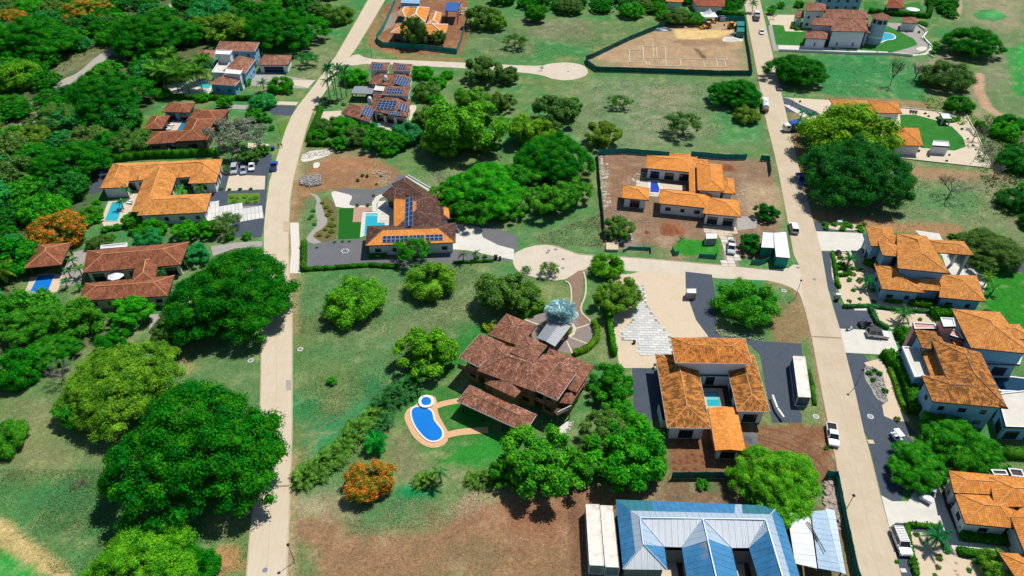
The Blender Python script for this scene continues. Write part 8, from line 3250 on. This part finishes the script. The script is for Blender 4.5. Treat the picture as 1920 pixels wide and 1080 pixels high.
palm(150, 545, 1.5, 1.4, "little palm in the courtyard's far corner below the brown roof", (0.034, 0.272, 0.051), 9)
palm(307, 525, 2.6, 1.7, "palm inside the walled court of the long brown villa", (0.051, 0.34, 0.051), 12)
palm(350, 500, 2.6, 1.9, "palm at the outer wall of the long brown villa's court", (0.034, 0.238, 0.051), 12)
palm(243, 372, 3, 2.0, "palm beside the stem roof at the turquoise pool", (0.034, 0.272, 0.051), 12)
palm(232, 392, 2.6, 1.8, "palm leaning over the turquoise pool's edge", (0.051, 0.306, 0.051), 12)
palm(344, 372, 2.5, 2.2, "palm inside the orange villa's open court, nearer the stem", (0.068, 0.34, 0.034), 12)
palm(380, 365, 2.5, 2.4, "yellow-green palm inside the orange villa's open court", (0.153, 0.374, 0.034), 13)
palm(869, 492, 2.6, 1.7, "spindly palm on the gravel beside the white drive", (0.136, 0.204, 0.102), 9)
palm(893, 488, 2.4, 1.4, "short palm on the gravel beside the bins", (0.034, 0.255, 0.068), 10)
palm(828, 905, 3.2, 1.9, "thin palm standing between the two leafy palm bushes on the lawn", (0.068, 0.272, 0.051), 10)
palm(1845, 535, 2.5, 2.0, "yellow-green palm on the cream terrace by the vivid lawn", (0.17, 0.374, 0.034), 11)
palm(1858, 552, 2.0, 1.6, "small palm at the corner of the cream terrace by the vivid lawn", (0.102, 0.34, 0.034), 10)
palm(706, 838, 1.6, 2.4, "low round fan palm below the slanting palm hedge", (0.0136, 0.374, 0.034), 26, wid=.34)
palm(1050, 612, 4.0, 3.5, "silver-blue fan palm beside the grey metal carport", (.42, .66, .68), 44, wid=.5, droop=.3)
rows = [("560,893", "slanting"), ]
areca = hpts("", "583,890 612,868 645,838 672,812 700,785 722,762 745,742 765,728", 2.2)
for i, (x, y) in enumerate(areca):
 clump(x + random.uniform(-.6, .6), y + random.uniform(-.6, .6), random.uniform(2.8, 3.7), (NTH + NTH)[i] + (" outer" if i < 20 else " upper") + " palm clump up the slanting hedge, counted from the curving road", (.09, .24, .025) if i < 6 else (.03, .17, .03), "palm clumps of the slanting hedge", zs=random.uniform(.7, .95))
for i, (x, y) in enumerate(areca[3:]):
 if random.random() < .7:
  clump(x + random.uniform(1, 2.6), y - random.uniform(-.5, 1.6), random.uniform(2.3, 3.0), (NTH + NTH)[i] + (" inner" if i < 20 else " topmost inner") + " palm clump of the slanting hedge, counted from the curving road", (.04, .18, .04), "palm clumps of the slanting hedge", zs=.85)
for x, y, r_, lb in ((572, 900, 2.9, "yellow-green palm clump at the road end of the slanting hedge"), (597, 893, 2.6, "second palm clump at the road end of the slanting hedge"), (800, 903, 2.6, "upright palm clump on the lawn below the peanut-shaped pool"),
                     (888, 900, 2.2, "palm clump of the low row beside the lawn, end nearest the orange tree"), (905, 901, 2.3, "palm clump in the middle of the low row beside the lawn"), (925, 903, 2.3, "palm clump of the low row nearest the broad green tree")):
 p = G(x, y)
 clump(p.x, p.y, r_, lb, (.11, .26, .03), zs=.85)
tree("flame", 690, 898, 48, 'fire', "round tree covered in orange and red flowers on the lawn below the palm hedge", var=1)
tree("yel", 915, 612, 13, 'yel', "bright yellow flowering bush at the brown roof's edge", cat="bush")
tree("bush", 988, 627, 11, 'fire', "reddish-green creeper bush growing between the brown roofs", cat="bush")
# ---- hedges
hedge("clipped hedge curving round the paved forecourt of the brown-roofed villa", smoothline(line("B", "980,395 1045,378 1105,345 1150,290 1162,240 1155,190 1130,150")), 1.3, 1.2, 'yel')
hedge("clipped hedge behind the forecourt by the dense olive tree", smoothline(line("B", "560,112 620,85 690,58 755,45")), 1.5, 1.3, 'fresh')
hedge("tall narrow green hedge between lawn strip and sand drive", hpts("", "1138,585 1143,612 1147,640 1152,668"), 1.1, 1.8, 'vivid')
hedge("narrow dark hedge continuing up beside the light olive tree", hpts("", "1128,545 1134,585"), .9, 1.6, 'mid')
hedge("clipped hedge wall climbing beside the curving road to the solar panelled villa", hpts("10", "490,830 455,930 400,1060"), 1.6, 2.0, 'mid')
hedge("hedge closing the solar panelled villa's plot toward the brown soil lot", hpts("11", "390,10 600,15 900,10"), 1.6, 1.6, 'mid')
hedge("hedge along the lower edge of the grey gravel yard", hpts("11", "345,950 600,935 850,915 1060,930"), 1.0, .9, 'mid')
hedge("upright hedge between the white stone strip and grey gravel yard", hpts("11", "365,750 360,950"), 1.3, 1.4, 'fresh')
hedge("low hedge under the white drive toward the cul-de-sac", hpts("11", "1480,895 1780,882"), .6, .7, 'mid')
hedge("hedge behind the orange U-shaped villa's long roof", hpts("01", "860,130 1100,105 1640,85"), 1.4, 2.4, 'vivid')
hedge("hedge below the white and blue villa", hpts("00", "1270,735 1500,745 1900,750"), 1.6, 1.6, 'mid')
hedge("thick clipped hedge round the lawn with the gazebo", hpts("30", "750,95 920,115 1200,135 1215,60 1190,-20"), 2.2, 2.0, 'deep')
hedge("bright hedge behind the white tent", hpts("20", "1400,85 1600,110 1740,120"), 2.0, 1.8, 'vivid')
hedge("thin hedge along the sand garden beside the straight road", hpts("31", "480,815 495,900 520,1060 535,1085"), .8, .8, 'vivid')
hedge("looping clipped hedge in the sand garden of the tall-porched villa", smoothline(line("31", "510,935 580,940 610,965 600,985 530,990")), .9, .8, 'fresh')
hedge("leafy border hedge below the sand garden of the tall-porched villa", hpts("32", "560,145 750,140 830,152 950,165 1200,185"), .9, .7, 'teal')
hedge("flowering border hedge down the dark gravel's side by the buggy", hpts("32", "760,155 785,200 815,265 900,310"), 1.0, .9, 'teal')
hedge("bushy bright hedge running down beside the curving sand path", smoothline(line("32", "880,500 930,570 1000,620 1040,700 1060,790 1090,880 1100,950")), 2.6, 1.9, 'vivid', leaf=.26, dens=26)
hedge("clipped edging hedge of the curving sand path", smoothline(line("32", "905,610 945,700 975,820 1000,870 1040,950")), .8, .8, 'lime')
hedge("clipped low hedge along the sandy garden beside the white SUV", smoothline(line("33", "1035,700 1040,780 1060,880 1085,980 1110,1080")), .9, .8, 'fresh')
hedge("clipped low hedge at the sandy garden's top", hpts("33", "1050,700 1300,720"), .8, .7, 'fresh')
hedge("low hedge below the pale path of the lower orange villa", hpts("33", "1420,900 1600,925 1720,960"), 1.3, .9, 'vivid')
hedge("leafy planting bed against the lower orange villa's wall", hpts("33", "1430,745 1600,775 1790,800"), 3.2, 1.0, 'vivid', leaf=.3, dens=22)
hedge("long hedge at the paved garden's outer edge by the scrub", hpts("30", "1570,940 1640,1010 1780,1060 1850,1090"), 2.0, 1.6, 'vivid', leaf=.3)
hedge("round hedge island with the little canopy", smoothline(line("30", "1262,885 1310,918 1400,918 1438,900 1420,878")), .8, .5, 'fresh')
hedge("planting under the dark wall of the tall-porched villa", hpts("K", "310,880 400,895 480,890"), 1.6, .8, 'fresh')
hedge("shrub bed by the recessed corner of the tall-porched villa", hpts("K", "550,905 650,920 790,935"), 2.2, 1.2, 'fresh', leaf=.26)
hedge("plants beside the porch of the tall-porched villa", hpts("K", "170,400 200,470 150,540"), 2.6, 1.6, 'vivid', leaf=.28)
hedge("planting below the pink wall beside the white roof terrace", hpts("L", "345,240 360,300 400,330"), 2.6, 1.8, 'vivid', leaf=.3)
hedge("palm-like shrub hedge above the pink wall", hpts("L", "560,130 700,110"), 2.4, 1.8, 'vivid', leaf=.3)
hedge("shrub row at the foot of the modern villa's front", hpts("11", "850,845 980,838"), 1.4, .8, 'fresh')
hedge("little hedge behind the lower villa's annex", hpts("33", "1760,170 1930,180"), 2.2, 1.4, 'fresh')
hedge("green verge hedge beside the rust-speckled container", hpts("32", "300,620 330,740 348,880"), .8, .5, 'fresh')
# ---- little garden bushes
bushes("11", "500,440 530,470 560,500 540,530 575,560 560,600 520,640 570,650 540,690 480,680 580,610", 'fire', "reddish dry shrub in the curved bed beside the artificial turf", "shrubs of the curved bed", (5, 8), .6)
bushes("11", "420,540 440,600 400,560 430,500", 'mid', "small green shrub in the grass beside the curved stone bed", "shrubs beside the stone bed", (4, 6), .6)
bushes("31", "640,930 640,975 610,1015 700,945 540,895 560,905 770,880", 'mid', "round green bush in the upper sand garden", "bushes in the sand garden", (5, 7), .7)
bushes("32", "610,95 690,80 795,100 640,15 785,15", 'mid', "round green bush scattered on the sand near the gravel drive", "bushes near the gravel drive", (4, 6), .7)
bushes("32", "800,620 840,640 790,690 760,640 880,770", 'dark', "dark shrub in the grey stone bed by the dark gravel", "shrubs in the grey stone bed", (6, 8), .8)
bushes("33", "1118,765 1290,940 1275,1010 1510,1035 1255,1075 1620,1015 1550,970", 'moss', "rounded shrub on the sandy garden near the white SUV", "shrubs of the sandy garden", (6, 9), .8)
bushes("33", "1320,860 1345,890 1290,790", 'teal', "grey-green shrub along the sandy garden's dark gravel edge", "grey-green shrubs of the sandy garden", (6, 8), .8)
bush(1141, 0 + 612 - 30, 6, 'dark', "small dark bush under the tall narrow hedge's upper end")
bush(1318, 908, 14, 'vivid', "bright bush below the dark mesh fence, the bigger of two")
bush(1370, 906, 9, 'vivid', "bright bush below the dark mesh fence, the smaller one")
bush(622, 715, 12, 'mid', "low dark weedy bush alone on the green lot")
bush(1175, 735, 5, 'dark', "tiny dark potted bush by the dark gravel yard")
bush(788, 448, 7, 'vivid', "small bush at the corner of the pool deck and artificial turf")
bush(690, 384, 5, 'moss', "small bush left by the white stone path, first of two")
bush(700, 366, 4, 'moss', "small bush on the gravel near the curved white path")
bushes("11", "762,458 842,456", 'moss', "little green bush on the white edging above the pink paving", "bushes on the white edging", (4, 5), .9)
bushes("11", "455,775 590,735 650,730 700,728", 'mid', "tiny bush along the gravel yard's upper edge", "tiny bushes of the gravel yard", (3, 4), .8)
bushes("11", "1655,850 1715,842", 'mid', "small bush on the gravel below the white drive", "bushes below the white drive", (6, 7), .9)
bushes("01", "1720,340 1800,338 1880,336 1660,335", 'mid', "young bush on the lower edge of the cream parking court", "bushes of the parking court", (4, 5), .9)
bushes("01", "1740,395 1780,405 1840,395 1880,410 1920,400 1760,425 1860,428 1920,430", 'oliv', "low shrub in the framed planting bed by the curving road", "shrubs of the framed bed", (5, 7), .5)
bushes("01", "1640,120 1500,70 1440,60 1310,60", 'vivid', "leafy bush between the hedge and the grey-green feathery tree", "bushes above the long orange roof", (8, 11), .9)
bushes("01", "700,480 720,440 690,520 660,600 740,560 640,560", 'vivid', "bright broad-leaved bush on the outer side of the turquoise pool", "bushes outside the turquoise pool", (9, 13), 1.0)
bushes("01", "800,640 880,620 960,600 1060,600 1120,620 830,700 1000,660", 'mid', "rounded bush in the planting between the orange and brown villas", "bushes between the villas", (9, 13), .9)
bushes("01", "1480,640 1560,660 1650,640 1720,690 1440,780 1500,800 1400,850 1850,690", 'mid', "leafy shrub near the curved path by the curving road", "shrubs near the curved path", (9, 13), .9)
bushes("30", "220,210 250,190 285,190 190,200", 'yel', "flowering shrub beside the white tower villa's drive", "shrubs beside the tower villa's drive", (6, 8), .9)
bushes("30", "490,365 600,372 820,395 920,395", 'mid', "little shrub along the tower villa's lower wall", "shrubs along the lower wall", (4, 6), .7)
bushes("30", "1150,170 1180,180 1250,360 1230,390 1260,330", 'fresh', "bush outside the winding wall of the tower villa", "bushes outside the winding wall", (7, 9), .8)
bushes("30", "1180,850 1205,870 1450,930 1455,965 1500,1040 240,760 1040,235 1135,240", 'dark', "tiny dark garden plant set in pale paving or gravel", "tiny plants in pale paving", (2.5, 3.5), 1.0)
bushes("31", "1360,80 1340,125 1580,90 1610,125 1560,40 1540,10 1205,90 1130,50", 'dark', "tiny dark plant on the pale paving by the white store", "tiny plants by the white store", (2.5, 3.5), 1.0)
bushes("31", "430,600 440,630 500,600 560,630 580,600 620,615 690,620 725,600 700,645", 'fresh', "leafy shrub in the little sand garden above the white drive", "shrubs above the white drive", (6, 9), .9)
bushes("31", "545,850 560,900", 'moss', "soft shrub beside the feathery palm", "soft shrubs beside the palm", (6, 8), .9)
bush(1572, 474, 8, (.12, .03, .14), "purple flowering shrub at the head of the sand garden")
bush(1612, 545 - 20, 7, 'fire', "reddish shrub in the sand garden beside the low palm")
bush(1682, 1053, 5, 'vivid', "tiny grass clump at the roadside near the white SUV")
bush(1725, 598, 5, 'yel', "yellow-green little bush on the cream sand bed")
bush(1682, 785, 7, 'fire', "small reddish plant at the end of the curving sand path")
bushes("11", "800,235 835,240 940,240 765,270 905,300", 'dark', "tiny plant on the brown soil lot above the modern villa", "plants on the brown soil lot", (3, 5), 1.0)
bushes("10", "110,640 250,690 480,990 100,900 60,960 30,1000 120,960", 'mid', "garden shrub beside the villas' drives along the curving road", "shrubs along the curving road", (8, 12), .9)
bushes("10", "520,740 560,760 600,770 660,780", 'teal', "low plant under the royal palms", "plants under the royal palms", (6, 8), .7)
bushes("22", "1075,575 1060,600", 'dark', "tiny dark plant by the courtyard villa's wall", "tiny plants by the wall", (3, 4), 1.0)
bushes("31", "1560,900 1590,930 1440,690 1380,690", 'fresh', "bushy plant beside the wide dark olive tree", "plants beside the olive tree", (8, 11), .9)
bushes("23", "620,300 560,330", 'moss', "shaggy shrub at the foot of the leafy tree row", "shrubs at the tree row", (9, 12), .9)
bushes("12", "1840,330 1750,300", 'yel', "yellow leafed shrub beside the brown roofs", "yellow shrubs by the brown roofs", (6, 8), .9)
bushes("32", "440,1200 1300,1100", 'mid', "small shrub at the roadside of the lower villas", "roadside shrubs", (4, 6), .9)
bushes("20", "1640,30 1700,40 1620,50", 'moss', "leafy shrub beside the house with the long reddish roof", "shrubs by the long reddish roof", (8, 12), .9)
bushes("30", "40,60 100,40 20,90 230,30 560,40 640,55", 'mid', "shrub in the gardens behind the tower villa", "shrubs behind the tower villa", (9, 14), .9)
